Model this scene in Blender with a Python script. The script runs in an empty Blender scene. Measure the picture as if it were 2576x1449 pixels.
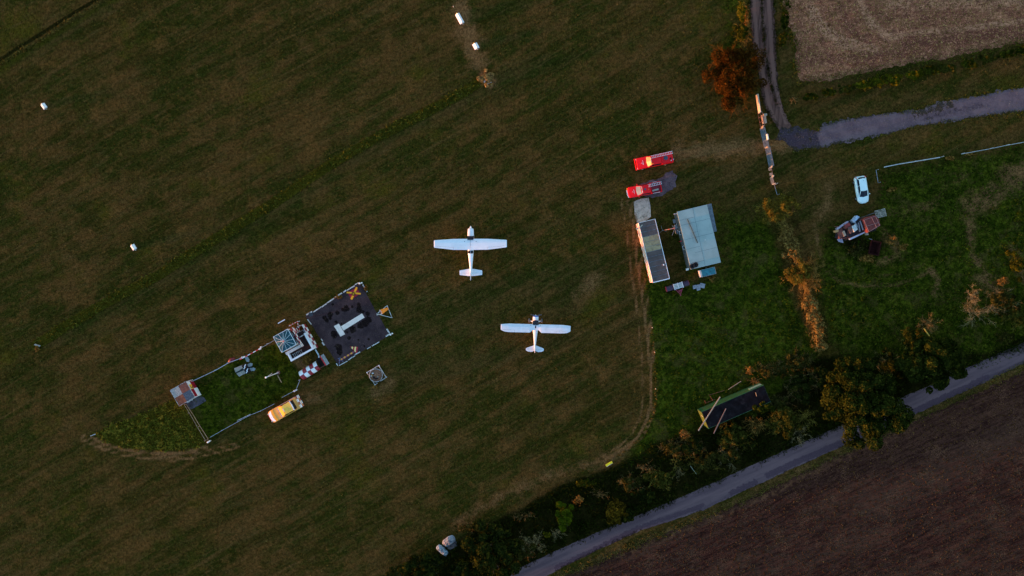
import bpy, bmesh, math, random
import numpy as np
from mathutils import Vector, Matrix

# ------------------------------------------------------------------ camera, sky, sun, exposure
SC = bpy.context.scene
H = 115.0                       # drone height, looking straight down
PXM = 16.32                     # photo units (2576 wide) per metre on the ground
W0, CX, CY = 2576.0, 1288.0, 724.5
cam_d = bpy.data.cameras.new("camera"); cam = bpy.data.objects.new("camera", cam_d)
SC.collection.objects.link(cam); SC.camera = cam
cam.location = (0, 0, H); cam.rotation_euler = (0, 0, 0)
cam_d.sensor_fit = 'HORIZONTAL'; cam_d.sensor_width = 36.0
cam_d.lens = 36.0 * H / (W0 / PXM)
cam_d.clip_start = 0.5; cam_d.clip_end = 12000

SUN_EL = math.radians(2.0)
SUN_AZ = math.atan2(-0.24, -1.0)          # direction towards the sun in the ground plane (from the left, a little below)
sun_dir = Vector((math.cos(SUN_AZ) * math.cos(SUN_EL), math.sin(SUN_AZ) * math.cos(SUN_EL), math.sin(SUN_EL)))
sd = bpy.data.lights.new("sun", 'SUN'); sun = bpy.data.objects.new("sun", sd)
SC.collection.objects.link(sun)
sd.energy = 1.3; sd.angle = math.radians(1.5); sd.color = (1.0, 0.34, 0.10)
sun.rotation_euler = sun_dir.to_track_quat('Z', 'Y').to_euler(); sun.location = (-60, -20, 40)

world = bpy.data.worlds.new("World"); SC.world = world; world.use_nodes = True
nt = world.node_tree
for n in list(nt.nodes): nt.nodes.remove(n)
wo = nt.nodes.new("ShaderNodeOutputWorld"); bg = nt.nodes.new("ShaderNodeBackground")
sky = nt.nodes.new("ShaderNodeTexSky"); sky.sky_type = 'NISHITA'; sky.sun_disc = False
sky.sun_elevation = SUN_EL
sky.sun_rotation = math.atan2(sun_dir.x, sun_dir.y)     # clockwise from +Y
sky.air_density = 1.0; sky.dust_density = 0.0; sky.ozone_density = 2.1
bg.inputs["Strength"].default_value = 0.15
nt.links.new(sky.outputs[0], bg.inputs[0]); nt.links.new(bg.outputs[0], wo.inputs[0])
SC.view_settings.view_transform = 'Standard'; SC.view_settings.look = 'None'
SC.view_settings.gamma = 1.0; SC.view_settings.exposure = 3.1

rng = np.random.default_rng(7); random.seed(7)
C = SC.collection

def P(px, py, z=0.0):
    """ground plan: photo units to metres, for a point seen at height z"""
    k = (H - z) / H / PXM
    return Vector(((px - CX) * k, (CY - py) * k, z))
def XY(px, py, z=0.0):
    p = P(px, py, z); return (p.x, p.y)

# ------------------------------------------------------------------ materials
MATS = {}
def N(nt, t, **kw):
    n = nt.nodes.new(t)
    for k, v in kw.items(): setattr(n, k, v)
    return n
TINT = (1, 1, 1)          # soil and leaf colours are balanced as a family
def mixc(nt, fac, a, b, mode='MIX'):
    m = N(nt, "ShaderNodeMix", data_type='RGBA', blend_type=mode)
    if isinstance(fac, (int, float)): m.inputs[0].default_value = fac
    else: nt.links.new(fac, m.inputs[0])
    for v, i in ((a, 6), (b, 7)):
        if isinstance(v, (tuple, list)): m.inputs[i].default_value = (v[0] * TINT[0], v[1] * TINT[1], v[2] * TINT[2], 1)
        else: nt.links.new(v, m.inputs[i])
    return m.outputs[2]
def math_(nt, op, a, b=None, c=None, clamp=False):
    m = N(nt, "ShaderNodeMath", operation=op); m.use_clamp = clamp
    for i, v in enumerate((a, b, c)):
        if v is None: continue
        if isinstance(v, (int, float)): m.inputs[i].default_value = v
        else: nt.links.new(v, m.inputs[i])
    return m.outputs[0]
def sstep(nt, v, lo, hi):
    m = N(nt, "ShaderNodeMapRange", interpolation_type='SMOOTHSTEP')
    nt.links.new(v, m.inputs[0]); m.inputs[1].default_value = lo; m.inputs[2].default_value = hi
    return m.outputs[0]
def noise(nt, vec, scale, detail=3, rough=0.55, dist=0.0):
    n = N(nt, "ShaderNodeTexNoise"); n.inputs["Scale"].default_value = scale
    n.inputs["Detail"].default_value = detail; n.inputs["Roughness"].default_value = rough
    n.inputs["Distortion"].default_value = dist
    nt.links.new(vec, n.inputs["Vector"]); return n.outputs[0]
def mapping(nt, vec, rot=0.0, scale=(1, 1, 1)):
    """turn the plan by rot first, then stretch"""
    m = N(nt, "ShaderNodeMapping"); m.inputs["Rotation"].default_value = (0, 0, rot); nt.links.new(vec, m.inputs[0])
    q = N(nt, "ShaderNodeMapping"); q.inputs["Scale"].default_value = scale; nt.links.new(m.outputs[0], q.inputs[0]); return q.outputs[0]
def base(name):
    m = bpy.data.materials.new(name); m.use_nodes = True
    t = m.node_tree; b = t.nodes["Principled BSDF"]
    return m, t, b
def M(name, col, rough=0.6, var=0.18, scale=2.5, metal=0.0, bump=0.0, dirt=None, dirt_amt=0.4, coat=0.0, spec=0.5):
    """worn painted / raw surface: two octaves of tone variation, optional dirt patches and bump"""
    if name in MATS: return MATS[name]
    m, t, b = base(name)
    geo = N(t, "ShaderNodeNewGeometry"); v = geo.outputs["Position"]
    n1 = noise(t, v, scale, 5, 0.65)
    lo = tuple(c * (1 - var) for c in col); hi = tuple(min(1, c * (1 + var)) for c in col)
    c = mixc(t, sstep(t, n1, 0.3, 0.7), lo, hi)
    if dirt is not None:
        n2 = noise(t, v, scale * 1.7, 6, 0.7, 0.4)
        c = mixc(t, sstep(t, n2, 0.62 - dirt_amt * 0.25, 0.78 - dirt_amt * 0.2), c, dirt)
    t.links.new(c, b.inputs["Base Color"])
    b.inputs["Roughness"].default_value = rough; b.inputs["Metallic"].default_value = metal
    b.inputs["Coat Weight"].default_value = coat; b.inputs["Coat Roughness"].default_value = 0.08
    b.inputs["Specular IOR Level"].default_value = spec
    if bump:
        bn = N(t, "ShaderNodeBump"); bn.inputs["Strength"].default_value = bump; bn.inputs["Distance"].default_value = 0.02
        t.links.new(noise(t, v, scale * 6, 4, 0.6), bn.inputs["Height"]); t.links.new(bn.outputs[0], b.inputs["Normal"])
    MATS[name] = m; return m
def leafmat(name, dark, light, tip=None, scale=1.2, tipw=0.62):
    """foliage: colour differs by clump and from leaf to leaf"""
    global TINT
    TINT = (1.35, 1.35, .62); m, t, b = base(name)
    geo = N(t, "ShaderNodeNewGeometry"); v = geo.outputs["Position"]
    n1 = noise(t, v, scale, 3, 0.6); n2 = noise(t, v, scale * 7, 2, 0.6)
    f = sstep(t, math_(t, 'ADD', math_(t, 'MULTIPLY', n1, 0.6), math_(t, 'MULTIPLY', n2, 0.4)), 0.38, 0.62)
    c = mixc(t, f, dark, light)
    if tip is not None:
        c = mixc(t, sstep(t, noise(t, v, scale * 2.3, 3, 0.6), tipw - 0.08, tipw + 0.08), c, tip)
    t.links.new(c, b.inputs["Base Color"]); b.inputs["Roughness"].default_value = 0.75
    b.inputs["Specular IOR Level"].default_value = 0.0; TINT = (1, 1, 1)
    MATS[name] = m; return m
def glassmat(name, col, rough=0.08):
    m, t, b = base(name)
    b.inputs["Base Color"].default_value = (*col, 1); b.inputs["Roughness"].default_value = rough
    b.inputs["Specular IOR Level"].default_value = 0.18
    MATS[name] = m; return m

WHITE = M("white_paint", (0.78, 0.78, 0.79), 0.4, 0.06, 1.5, coat=0.3)
PLANEW = M("aircraft_white", (0.80, 0.80, 0.82), 0.32, 0.05, 0.9, coat=0.4)
PLANEB = M("aircraft_pale_fabric", (0.70, 0.71, 0.75), 0.45, 0.07, 1.5)
OLDWHITE = M("weathered_white", (0.56, 0.56, 0.56), 0.7, 0.25, 3.0, dirt=(0.10, 0.08, 0.06), dirt_amt=0.8, bump=0.3)
MAROON = M("maroon_paint", (0.26, 0.006, 0.022), 0.45, 0.2, 2.0)
REDW = M("bright_red_paint", (0.75, 0.02, 0.025), 0.5, 0.2, 2.5, dirt=(0.2, 0.05, 0.04), dirt_amt=0.3)
TRUCKR = M("truck_red", (0.88, 0.003, 0.008), 0.4, 0.10, 1.2, coat=0.1, spec=0.25, dirt=(0.40, 0.01, 0.02), dirt_amt=0.2)
YEL = M("yellow_paint", (0.90, 0.48, 0.02), 0.5, 0.2, 3.0, dirt=(0.35, 0.2, 0.05), dirt_amt=0.3)
ORANGE = M("orange_fabric", (0.98, 0.24, 0.01), 0.7, 0.12, 4.0)
BLACK = M("black_rubber", (0.016, 0.012, 0.012), 0.8, 0.3, 6.0, spec=0.15)
DARKGL = glassmat("dark_glass", (0.010, 0.014, 0.026), 0.25)
GREYM = M("grey_metal", (0.30, 0.30, 0.32), 0.45, 0.2, 4.0, metal=0.6)
WOOD = M("weathered_wood", (0.34, 0.25, 0.18), 0.85, 0.3, 6.0, bump=0.4, dirt=(0.09, 0.07, 0.05))
TANWOOD = M("tan_wood", (0.30, 0.19, 0.10), 0.85, 0.3, 6.0, bump=0.4)
RUST = M("rusty_steel", (0.17, 0.045, 0.030), 0.85, 0.35, 4.0, bump=0.4, dirt=(0.05, 0.02, 0.015), dirt_amt=0.5)
DARKROOF = M("dark_roof_felt", (0.026, 0.015, 0.015), 0.9, 0.35, 2.0, bump=0.4, spec=0.1)
CONC = M("pale_concrete", (0.55, 0.38, 0.29), 0.9, 0.2, 1.2, bump=0.3, dirt=(0.22, 0.15, 0.10), dirt_amt=0.5)

# ------------------------------------------------------------------ mesh building
class MB:
    def __init__(s): s.v = []; s.f = []; s.m = []
    def add(s, vs, fs, mi=0):
        o = len(s.v); s.v += [tuple(p) for p in vs]; s.f += [tuple(i + o for i in f) for f in fs]
        s.m += ([mi] * len(fs) if isinstance(mi, int) else list(mi)); return s
    def box(s, c, d, rz=0.0, mi=0, taper=1.0, R=None):
        hx, hy, hz = d[0] / 2, d[1] / 2, d[2] / 2; vs = []
        for z, t in ((-hz, 1.0), (hz, taper)):
            for x, y in ((-hx, -hy), (hx, -hy), (hx, hy), (-hx, hy)):
                q = Vector((x * t, y * t, z))
                q = (R @ q) if R is not None else Matrix.Rotation(rz, 3, 'Z') @ q
                vs.append(q + Vector(c))
        return s.add(vs, [(3, 2, 1, 0), (4, 5, 6, 7), (0, 1, 5, 4), (1, 2, 6, 5), (2, 3, 7, 6), (3, 0, 4, 7)], mi)
    def bar(s, a, b, w, h, mi=0):
        """rectangular bar from a to b (width w, height h)"""
        a = Vector(a); b = Vector(b); d = (b - a); L = d.length
        if L < 1e-6: return s
        R = d.to_track_quat('X', 'Z').to_matrix()
        return s.box((a + b) / 2, (L, w, h), R=R, mi=mi)
    def tube(s, a, b, r0, r1=None, n=8, mi=0, cap=True):
        r1 = r0 if r1 is None else r1; a = Vector(a); b = Vector(b); d = b - a
        if d.length < 1e-6: return s
        Q = d.to_track_quat('Z', 'Y').to_matrix(); vs = []
        for p, r in ((a, r0), (b, r1)):
            for k in range(n):
                t = 2 * math.pi * k / n; vs.append(p + Q @ Vector((r * math.cos(t), r * math.sin(t), 0)))
        fs = [(k, (k + 1) % n, n + (k + 1) % n, n + k) for k in range(n)]
        if cap: fs += [tuple(range(n - 1, -1, -1)), tuple(range(n, 2 * n))]
        return s.add(vs, fs, mi)
    def prism(s, poly, z0, z1, mi=0, inset=0.0, mi_side=None):
        n = len(poly); cx = sum(p[0] for p in poly) / n; cy = sum(p[1] for p in poly) / n
        zt = z1 if callable(z1) else (lambda x, y: z1)
        top = [(cx + (x - cx) * (1 - inset), cy + (y - cy) * (1 - inset)) for x, y in poly]
        area = sum(poly[i][0] * poly[(i + 1) % n][1] - poly[(i + 1) % n][0] * poly[i][1] for i in range(n))
        vs = [(x, y, z0) for x, y in poly] + [(x, y, zt(x, y)) for x, y in top]
        up = tuple(range(n, 2 * n)); dn = tuple(range(n - 1, -1, -1))
        fs = [dn, up] + [(i, (i + 1) % n, n + (i + 1) % n, n + i) for i in range(n)]
        if area < 0: fs = [tuple(reversed(f)) for f in fs]
        ms = mi if mi_side is None else mi_side
        return s.add(vs, fs, [mi, mi] + [ms] * n)
    def loft(s, rings, cap=True, mi=0, closed=True):
        n = len(rings[0]); vs = [p for r in rings for p in r]; fs = []
        for j in range(len(rings) - 1):
            for i in range(n if closed else n - 1):
                a, b = j * n + i, j * n + (i + 1) % n; fs.append((a, b, b + n, a + n))
        if cap: fs += [tuple(range(n - 1, -1, -1)), tuple(range((len(rings) - 1) * n, len(rings) * n))]
        return s.add(vs, fs, mi)
    def grid(s, a, b, c, d, nu, nv, fn):
        """quad a-b-c-d cut nu (a->b) by nv (a->d); fn(i,j) gives the material slot"""
        a, b, c, d = map(Vector, (a, b, c, d)); vs = []
        for j in range(nv + 1):
            for i in range(nu + 1):
                u, v = i / nu, j / nv; vs.append((a * (1 - u) + b * u) * (1 - v) + (d * (1 - u) + c * u) * v)
        fs = []; ms = []
        for j in range(nv):
            for i in range(nu):
                k = j * (nu + 1) + i; fs.append((k, k + 1, k + nu + 2, k + nu + 1)); ms.append(fn(i, j))
        return s.add(vs, fs, ms)
    def build(s, name, mats, parent=None, smooth=False, bevel=0.0, fix=True):
        me = bpy.data.meshes.new(name); me.from_pydata(s.v, [], s.f)
        mats = mats if isinstance(mats, (list, tuple)) else [mats]
        for m in mats: me.materials.append(m)
        me.polygons.foreach_set("material_index", s.m)
        if fix:
            bm = bmesh.new(); bm.from_mesh(me)
            bmesh.ops.recalc_face_normals(bm, faces=bm.faces); bm.to_mesh(me); bm.free()
        if smooth: me.polygons.foreach_set("use_smooth", [True] * len(me.polygons))
        me.update(); o = bpy.data.objects.new(name, me); C.objects.link(o)
        if parent is not None: o.parent = parent
        if bevel:
            b = o.modifiers.new("bevel", 'BEVEL'); b.width = bevel; b.segments = 2; b.limit_method = 'ANGLE'
        return o
def tag(o, label, cat, group=None):
    o["label"] = label; o["category"] = cat
    if group: o["group"] = group
    return o
def thing(name, label, cat, loc=(0, 0, 0), rz=0.0, group=None):
    o = bpy.data.objects.new(name, None); C.objects.link(o)
    o.location = loc; o.rotation_euler = (0, 0, rz); o.empty_display_size = 0.5
    return tag(o, label, cat, group)
def copy_tree(o, parent=None):
    c = o.copy(); C.objects.link(c); c.parent = parent
    for ch in [x for x in bpy.data.objects if x.parent == o]: copy_tree(ch, c)
    return c
def frame(px, py, ang):
    """ground position and heading of a thing whose +X runs at ang degrees"""
    p = P(px, py); return (p.x, p.y, 0), math.radians(ang)
def loc_of(T, px, py, z=0.0):
    """photo point at height z, in the local axes of thing T"""
    p = P(px, py, z); c, s = math.cos(-T.rotation_euler.z), math.sin(-T.rotation_euler.z)
    x, y = p.x - T.location.x, p.y - T.location.y
    return Vector((x * c - y * s, x * s + y * c, z))
def raw_mesh(name, V, F, mat, parent=None):
    """V (n,3), F (m,3|4) numpy arrays, built fast"""
    me = bpy.data.meshes.new(name); k = F.shape[1]
    me.vertices.add(len(V)); me.vertices.foreach_set("co", V.astype(np.float32).ravel())
    me.loops.add(F.size); me.loops.foreach_set("vertex_index", F.astype(np.int32).ravel())
    me.polygons.add(len(F)); me.polygons.foreach_set("loop_start", np.arange(0, F.size, k, dtype=np.int32))
    me.polygons.foreach_set("loop_total", np.full(len(F), k, dtype=np.int32))
    me.update(calc_edges=True); me.materials.append(mat)
    o = bpy.data.objects.new(name, me); C.objects.link(o)
    if parent is not None: o.parent = parent
    return o

# ------------------------------------------------------------------ numpy noise and plan geometry
def vnoise(x, y, scale, seed=0):
    x = np.asarray(x) * scale + seed * 17.3; y = np.asarray(y) * scale + seed * 9.1
    xi = np.floor(x).astype(np.int64); yi = np.floor(y).astype(np.int64); fx = x - xi; fy = y - yi
    fx = fx * fx * (3 - 2 * fx); fy = fy * fy * (3 - 2 * fy)
    def h(a, b):
        n = (a * 374761393 + b * 668265263 + seed * 1442695) & 0x7fffffff
        n = ((n ^ (n >> 13)) * 1274126177) & 0x7fffffff
        return ((n ^ (n >> 16)) & 0xffff) / 65535.0
    return (h(xi, yi) * (1 - fx) + h(xi + 1, yi) * fx) * (1 - fy) + (h(xi, yi + 1) * (1 - fx) + h(xi + 1, yi + 1) * fx) * fy
def fbm(x, y, scale, seed=0, o=3):
    r = 0; a = 0.5; t = 0
    for k in range(o): r = r + a * vnoise(x, y, scale * 2 ** k, seed + k * 5); t += a; a *= 0.5
    return r / t
def W(pts): return np.array([XY(*p) for p in pts])
def dist_line(x, y, L):
    d = np.full(x.shape, 1e9)
    for (x0, y0), (x1, y1) in zip(L[:-1], L[1:]):
        dx, dy = x1 - x0, y1 - y0; t = np.clip(((x - x0) * dx + (y - y0) * dy) / (dx * dx + dy * dy + 1e-9), 0, 1)
        d = np.minimum(d, np.hypot(x - x0 - t * dx, y - y0 - t * dy))
    return d
def inside(x, y, L):
    r = np.zeros(x.shape, bool); n = len(L)
    for i in range(n):
        x0, y0 = L[i]; x1, y1 = L[(i + 1) % n]
        c = ((y0 > y) != (y1 > y)); r ^= c & (x < (x1 - x0) * (y - y0) / ((y1 - y0) if y1 != y0 else 1e-9) + x0)
    return r
def soft_poly(x, y, L, s):
    d = dist_line(x, y, np.vstack([L, L[:1]])); i = inside(x, y, L)
    return np.clip(0.5 + np.where(i, d, -d) / (2 * s), 0, 1)
def soft_line(x, y, L, w, s): return np.clip(0.5 + (w / 2 - dist_line(x, y, L)) / (2 * s), 0, 1)
from mathutils.geometry import delaunay_2d_cdt
# ------------------------------------------------------------------ plan of the ground
CURVE = W([(1592, 505), (1604, 560), (1618, 680), (1632, 770), (1641, 850), (1648, 930), (1650, 1000), (1642, 1050), (1618, 1098), (1580, 1130), (1530, 1160)])
FIELD_EDGE = [(1530, 1160), (1480, 1185), (1420, 1205), (1350, 1245), (1280, 1290), (1200, 1315), (1120, 1350), (1060, 1390), (980, 1449)]
LUSH = W([(1612, 640), (1700, 720), (1830, 700), (1840, 560), (1930, 560), (1960, 640), (2000, 780), (2060, 880), (2040, 960), (1900, 1040), (1760, 1080), (1640, 1150), (1560, 1180), (1620, 1098), (1650, 1020), (1650, 960), (1641, 850), (1630, 770)])
YARD = W([(1640, 480), (1950, 500), (1990, 700), (1900, 760), (1700, 720), (1640, 560)])
ROUGH = W([(2215, 430), (2400, 395), (2600, 355), (2600, 880), (2480, 920), (2200, 960), (2080, 860), (2050, 760), (2050, 640), (2090, 560), (2200, 540)])
UNDER = W([(1200, 1330), (1300, 1290), (1400, 1225), (1540, 1180), (1640, 1120), (1760, 1080), (1900, 1040), (2060, 900), (2250, 900), (2480, 890), (2600, 840), (2600, 870), (2482, 905), (2300, 985), (2102, 1080), (1900, 1170), (1744, 1240), (1493, 1346), (1287, 1440), (1200, 1480), (960, 1480), (1080, 1400)])
VERGE_S = W([(1400, 1452), (1600, 1368), (1770, 1300), (2003, 1190), (2152, 1120), (2350, 1030), (2600, 905)])
ENCL = W([(478, 955), (575, 915), (660, 876), (700, 862), (760, 950), (742, 985), (657, 1033), (597, 1059), (527, 1104), (468, 1015)])
TRI = W([(234, 1093), (300, 1062), (380, 1035), (440, 1005), (470, 1020), (520, 1108), (500, 1124), (420, 1133), (340, 1130), (280, 1116)])
STRIP = W([(92, 868), (150, 830), (200, 800), (300, 742), (400, 692), (480, 640), (560, 590), (640, 540), (700, 503), (770, 455), (850, 402), (940, 350), (1000, 318), (1100, 268), (1160, 235), (1205, 208)])
DITCH = W([(-30, 165), (0, 150), (60, 112), (130, 68), (190, 30), (250, -5), (300, -30)])
RING = W([(205, 1105), (240, 1122), (300, 1143), (370, 1155), (440, 1158), (500, 1150), (560, 1135), (600, 1125)])
RING2 = W([(232, 1098), (262, 1115), (320, 1131), (400, 1139), (470, 1137), (520, 1122)])
CTRK1 = CURVE + np.array([-0.75, 0]); CTRK2 = CURVE + np.array([-1.9, 0.1])
WORN = W([(1555, 1140), (1500, 1165), (1440, 1178), (1370, 1200), (1300, 1235), (1230, 1270), (1150, 1310)])
LOOP = W([(2050, 560), (2058, 620), (2075, 680), (2110, 708), (2170, 720), (2260, 716), (2330, 690)])
GREENEDGE = W([(1850, -10), (1848, 60), (1840, 110)])

def zones(x, y):
    n = fbm(x, y, 0.5, 3) - 0.5
    lush = np.maximum.reduce([soft_poly(x, y, LUSH, 2.2), 0.9 * soft_poly(x, y, ENCL, 0.4), 0.75 * soft_poly(x, y, ROUGH, 2.5),
                              0.45 * soft_poly(x, y, YARD, 2.5), 0.55 * soft_line(x, y, GREENEDGE, 5, 2)])
    dry = np.maximum.reduce([1.0 * soft_line(x, y, RING, .3, .3), 0.9 * soft_line(x, y, RING + np.array([.1, .75]), .25, .25), 0.95 * soft_line(x, y, CTRK1, .40, .25), 0.8 * soft_line(x, y, CTRK2, .35, .3), 0.95 * soft_line(x, y, CURVE, .2, .15),
                             0.62 * soft_line(x, y, WORN, 2.0, 2.0), 0.6 * soft_line(x, y, LOOP, .7, .4), 1.0 * soft_line(x, y, RING2, .35, .2),
                             0.6 * soft_line(x, y, VERGE_S, 1.0, 1.0),
                             0.8 * soft_line(x, y, W([(1700, 385), (1790, 378), (1900, 370), (1990, 362)]), 2.2, 2.0),
                             0.6 * soft_line(x, y, W([(1600, 470), (1610, 520)]), 2.5, 2.0),
                             0.7 * soft_line(x, y, W([(1160, 20), (1175, 90), (1200, 150)]), 3.5, 2.2),
                             0.85 * soft_line(x, y, W([(2500, 485), (2440, 520)]), 3.0, 2.5), 0.85 * soft_line(x, y, W([(2540, 450), (2600, 425)]), 3.5, 2.5), .7 * soft_line(x, y, W([(2230, 590), (2260, 640), (2210, 660)]), 1.6, 1.5), .9 * soft_line(x, y, W([(2340, 680), (2360, 705), (2350, 740)]), .9, .9), .5 * soft_line(x, y, LOOP + np.array([-.1, 1.6]), .5, .4), .85 * soft_line(x, y, W([(1214, 190), (1236, 208)]), 1.6, .7), .8 * soft_line(x, y, W([(2470, 700), (2520, 740)]), 2, 2), .8 * soft_line(x, y, W([(2540, 620), (2576, 700)]), 1.5, 2), .6 * soft_line(x, y, W([(2240, 540), (2330, 520), (2420, 440)]), 1.5, 2), .6 * soft_line(x, y, W([(2090, 470), (2080, 520), (2062, 560)]), 2, 1.5), .65 * soft_line(x, y, W([(1500, 700), (1460, 740)]), 2.5, 2), .6 * soft_line(x, y, W([(760, 1010), (800, 1000)]), 2.2, 1.6), .6 * soft_line(x, y, W([(980, 960), (940, 990)]), 2.2, 1.6),
                             0.85 * soft_line(x, y, W([(2440, 560), (2445, 640), (2490, 700)]), 0.9, 1.4),
                             0.7 * soft_line(x, y, W([(746, 905), (775, 925)]), 1.6, 1.2),
                             0.6 * soft_line(x, y, W([(700, 810), (740, 800)]), 1.0, 1.0)])
    dark = np.maximum.reduce([soft_poly(x, y, UNDER, 1.5), 1.0 * soft_line(x, y, DITCH, 0.5, 0.25), 0.75 * soft_line(x, y, STRIP + np.array([.35, -.65]), .35, .3),  # offset STRIP line paints a shadow along the long grass
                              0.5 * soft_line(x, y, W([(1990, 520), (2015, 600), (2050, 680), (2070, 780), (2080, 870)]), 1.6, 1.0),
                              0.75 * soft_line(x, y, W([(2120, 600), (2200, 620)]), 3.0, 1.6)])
    longg = np.maximum.reduce([0.95 * soft_line(x, y, STRIP, 1.5, .5), soft_poly(x, y, TRI, .3), 0.5 * soft_line(x, y, DITCH + np.array([0.5, -1.2]), 1.8, .7)])
    return lush, dry, dark, longg

# dense middle sheet with zone weights, coarse sheet out to the horizon around it (one mesh)
xs = np.concatenate([[-3500, -900, -300, -130], np.arange(-92, 92.01, 0.45), [130, 300, 900, 3500]])
ys = np.concatenate([[-3500, -900, -250, -90], np.arange(-56, 56.01, 0.45), [90, 250, 900, 3500]])
GX, GY = np.meshgrid(xs, ys); nx, ny = len(xs), len(ys)
V = np.stack([GX.ravel(), GY.ravel(), np.zeros(GX.size)], 1)
I = np.arange(nx * ny).reshape(ny, nx); F = np.stack([I[:-1, :-1].ravel(), I[:-1, 1:].ravel(), I[1:, 1:].ravel(), I[1:, :-1].ravel()], 1)

TINT = (2.7, 1.52, .80)
gm, t, b = base("airfield_grass")
geo = N(t, "ShaderNodeNewGeometry"); pos = geo.outputs["Position"]
att = N(t, "ShaderNodeAttribute"); att.attribute_name = "zone"
sep = N(t, "ShaderNodeSeparateColor"); t.links.new(att.outputs["Color"], sep.inputs[0])
r30 = mapping(t, pos, -math.radians(31), (0.06, 0.55, 1)); r30b = mapping(t, pos, -math.radians(29), (0.25, 2.2, 1))
big = noise(t, pos, 0.07, 4, 0.62); mid = noise(t, pos, 0.45, 4, 0.6); streak = noise(t, r30, 1.0, 4, 0.6, 0.3); streak2 = noise(t, r30b, 1.0, 3, 0.6)
fine = noise(t, pos, 3.4, 3, 0.75); grain = noise(t, pos, 13.0, 2, 0.8)
def pick(v, lo, hi, k): return math_(t, 'MULTIPLY', sstep(t, v, lo, hi), k)
wob = N(t, "ShaderNodeVectorMath", operation='ADD'); wn = N(t, "ShaderNodeTexNoise"); wn.inputs["Scale"].default_value = .014; wn.inputs["Detail"].default_value = 0; t.links.new(pos, wn.inputs["Vector"])
wsc = N(t, "ShaderNodeVectorMath", operation='SCALE'); wsc.inputs["Scale"].default_value = 7.0; t.links.new(wn.outputs["Color"], wsc.inputs[0])
t.links.new(pos, wob.inputs[0]); t.links.new(wsc.outputs[0], wob.inputs[1]); wp_ = wob.outputs[0]
mow = noise(t, mapping(t, wp_, -math.radians(30), (0.03, 0.95, 1)), 1.0, 4, 0.7); mow2 = noise(t, mapping(t, wp_, -math.radians(27), (0.02, 0.42, 1)), 1.0, 2, 0.5)
speck = noise(t, pos, 2.3, 6, 0.82, .3); speck2 = noise(t, pos, 6.5, 3, 0.8)
f1 = sstep(t, math_(t, 'ADD', math_(t, 'MULTIPLY', big, 0.40), math_(t, 'ADD', math_(t, 'MULTIPLY', streak, 0.35), math_(t, 'MULTIPLY', mid, 0.25))), 0.43, 0.57)
c = mixc(t, f1, (0.0115, 0.0195, 0.0055), (0.0345, 0.0290, 0.0145))           # green-olive to dead brown
c = mixc(t, sstep(t, noise(t, pos, 0.11, 3, 0.6), 0.55, 0.72), c, (0.0235, 0.0300, 0.0070))
c = mixc(t, pick(noise(t, pos, .16, 5, .7), .53, .64, .6), c, (0.0085, 0.0155, 0.0040))
c = mixc(t, pick(mow2, .53, .64, .60), c, (0.0085, 0.0145, 0.0040)); c = mixc(t, pick(mow, .56, .70, .55), c, (0.046, 0.040, 0.022)); c = mixc(t, pick(mow, .44, .32, .55), c, (0.0085, 0.0120, 0.0035))
c = mixc(t, pick(noise(t, pos, .27, 6, .75), .52, .64, .55), c, (0.050, 0.039, 0.019)); c = mixc(t, pick(noise(t, pos, .8, 6, .8), .54, .66, .6), c, (0.0080, 0.0130, 0.0030)); c = mixc(t, pick(noise(t, pos, 1.3, 6, .85), .55, .66, .4), c, (0.056, 0.047, 0.026))
c = mixc(t, math_(t, 'MULTIPLY', sstep(t, streak2, 0.52, 0.72), 0.45), c, (0.042, 0.038, 0.023))
hue = noise(t, pos, 1.15, 3, 0.7)
c = mixc(t, math_(t, 'MULTIPLY', sstep(t, hue, 0.56, 0.75), 0.4), c, (0.046, 0.034, 0.019))
ragg = math_(t, 'SUBTRACT', math_(t, 'ADD', math_(t, 'MULTIPLY', mid, 0.6), math_(t, 'MULTIPLY', fine, 0.5)), 0.55)
def wz(o, k=1.1, lo=0.30, hi=0.62): return sstep(t, math_(t, 'ADD', o, math_(t, 'MULTIPLY', ragg, k)), lo, hi)
lushc = mixc(t, sstep(t, noise(t, pos, 1.1, 4, 0.7), 0.4, 0.62), (0.0060, 0.0150, 0.0020), (0.0230, 0.0440, 0.0060))
lushc = mixc(t, pick(noise(t, pos, .2, 5, .7), .52, .62, .8), lushc, (0.0045, 0.0110, 0.0018))
lushc = mixc(t, pick(noise(t, pos, .35, 6, .8), .54, .64, .7), lushc, (0.036, 0.046, 0.012))
lushc = mixc(t, sstep(t, noise(t, pos, 0.33, 5, 0.7), 0.52, 0.62), lushc, (0.022, 0.030, 0.011))
lushc = mixc(t, math_(t, 'MULTIPLY', sstep(t, noise(t, pos, 2.6, 3, 0.7), 0.60, 0.70), 0.7), lushc, (0.045, 0.062, 0.014))
c = mixc(t, wz(sep.outputs[0]), c, lushc)
c = mixc(t, wz(sep.outputs[1], 1.3, 0.25, 0.65), c, (0.070, 0.056, 0.037))
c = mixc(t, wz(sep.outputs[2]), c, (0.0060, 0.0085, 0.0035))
c = mixc(t, wz(att.outputs["Alpha"], 0.8), c, (0.020, 0.026, 0.005))
gr = math_(t, 'ADD', 0.18, math_(t, 'ADD', math_(t, 'MULTIPLY', sstep(t, speck, .36, .66), 0.85), math_(t, 'MULTIPLY', sstep(t, speck2, .34, .68), 0.75)))
hs = N(t, "ShaderNodeHueSaturation"); t.links.new(c, hs.inputs["Color"]); t.links.new(gr, hs.inputs["Value"])
t.links.new(hs.outputs[0], b.inputs["Base Color"]); b.inputs["Roughness"].default_value = 0.95
b.inputs["Specular IOR Level"].default_value = 0.0
bn = N(t, "ShaderNodeBump"); bn.inputs["Strength"].default_value = 0.10; bn.inputs["Distance"].default_value = 0.04
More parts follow.
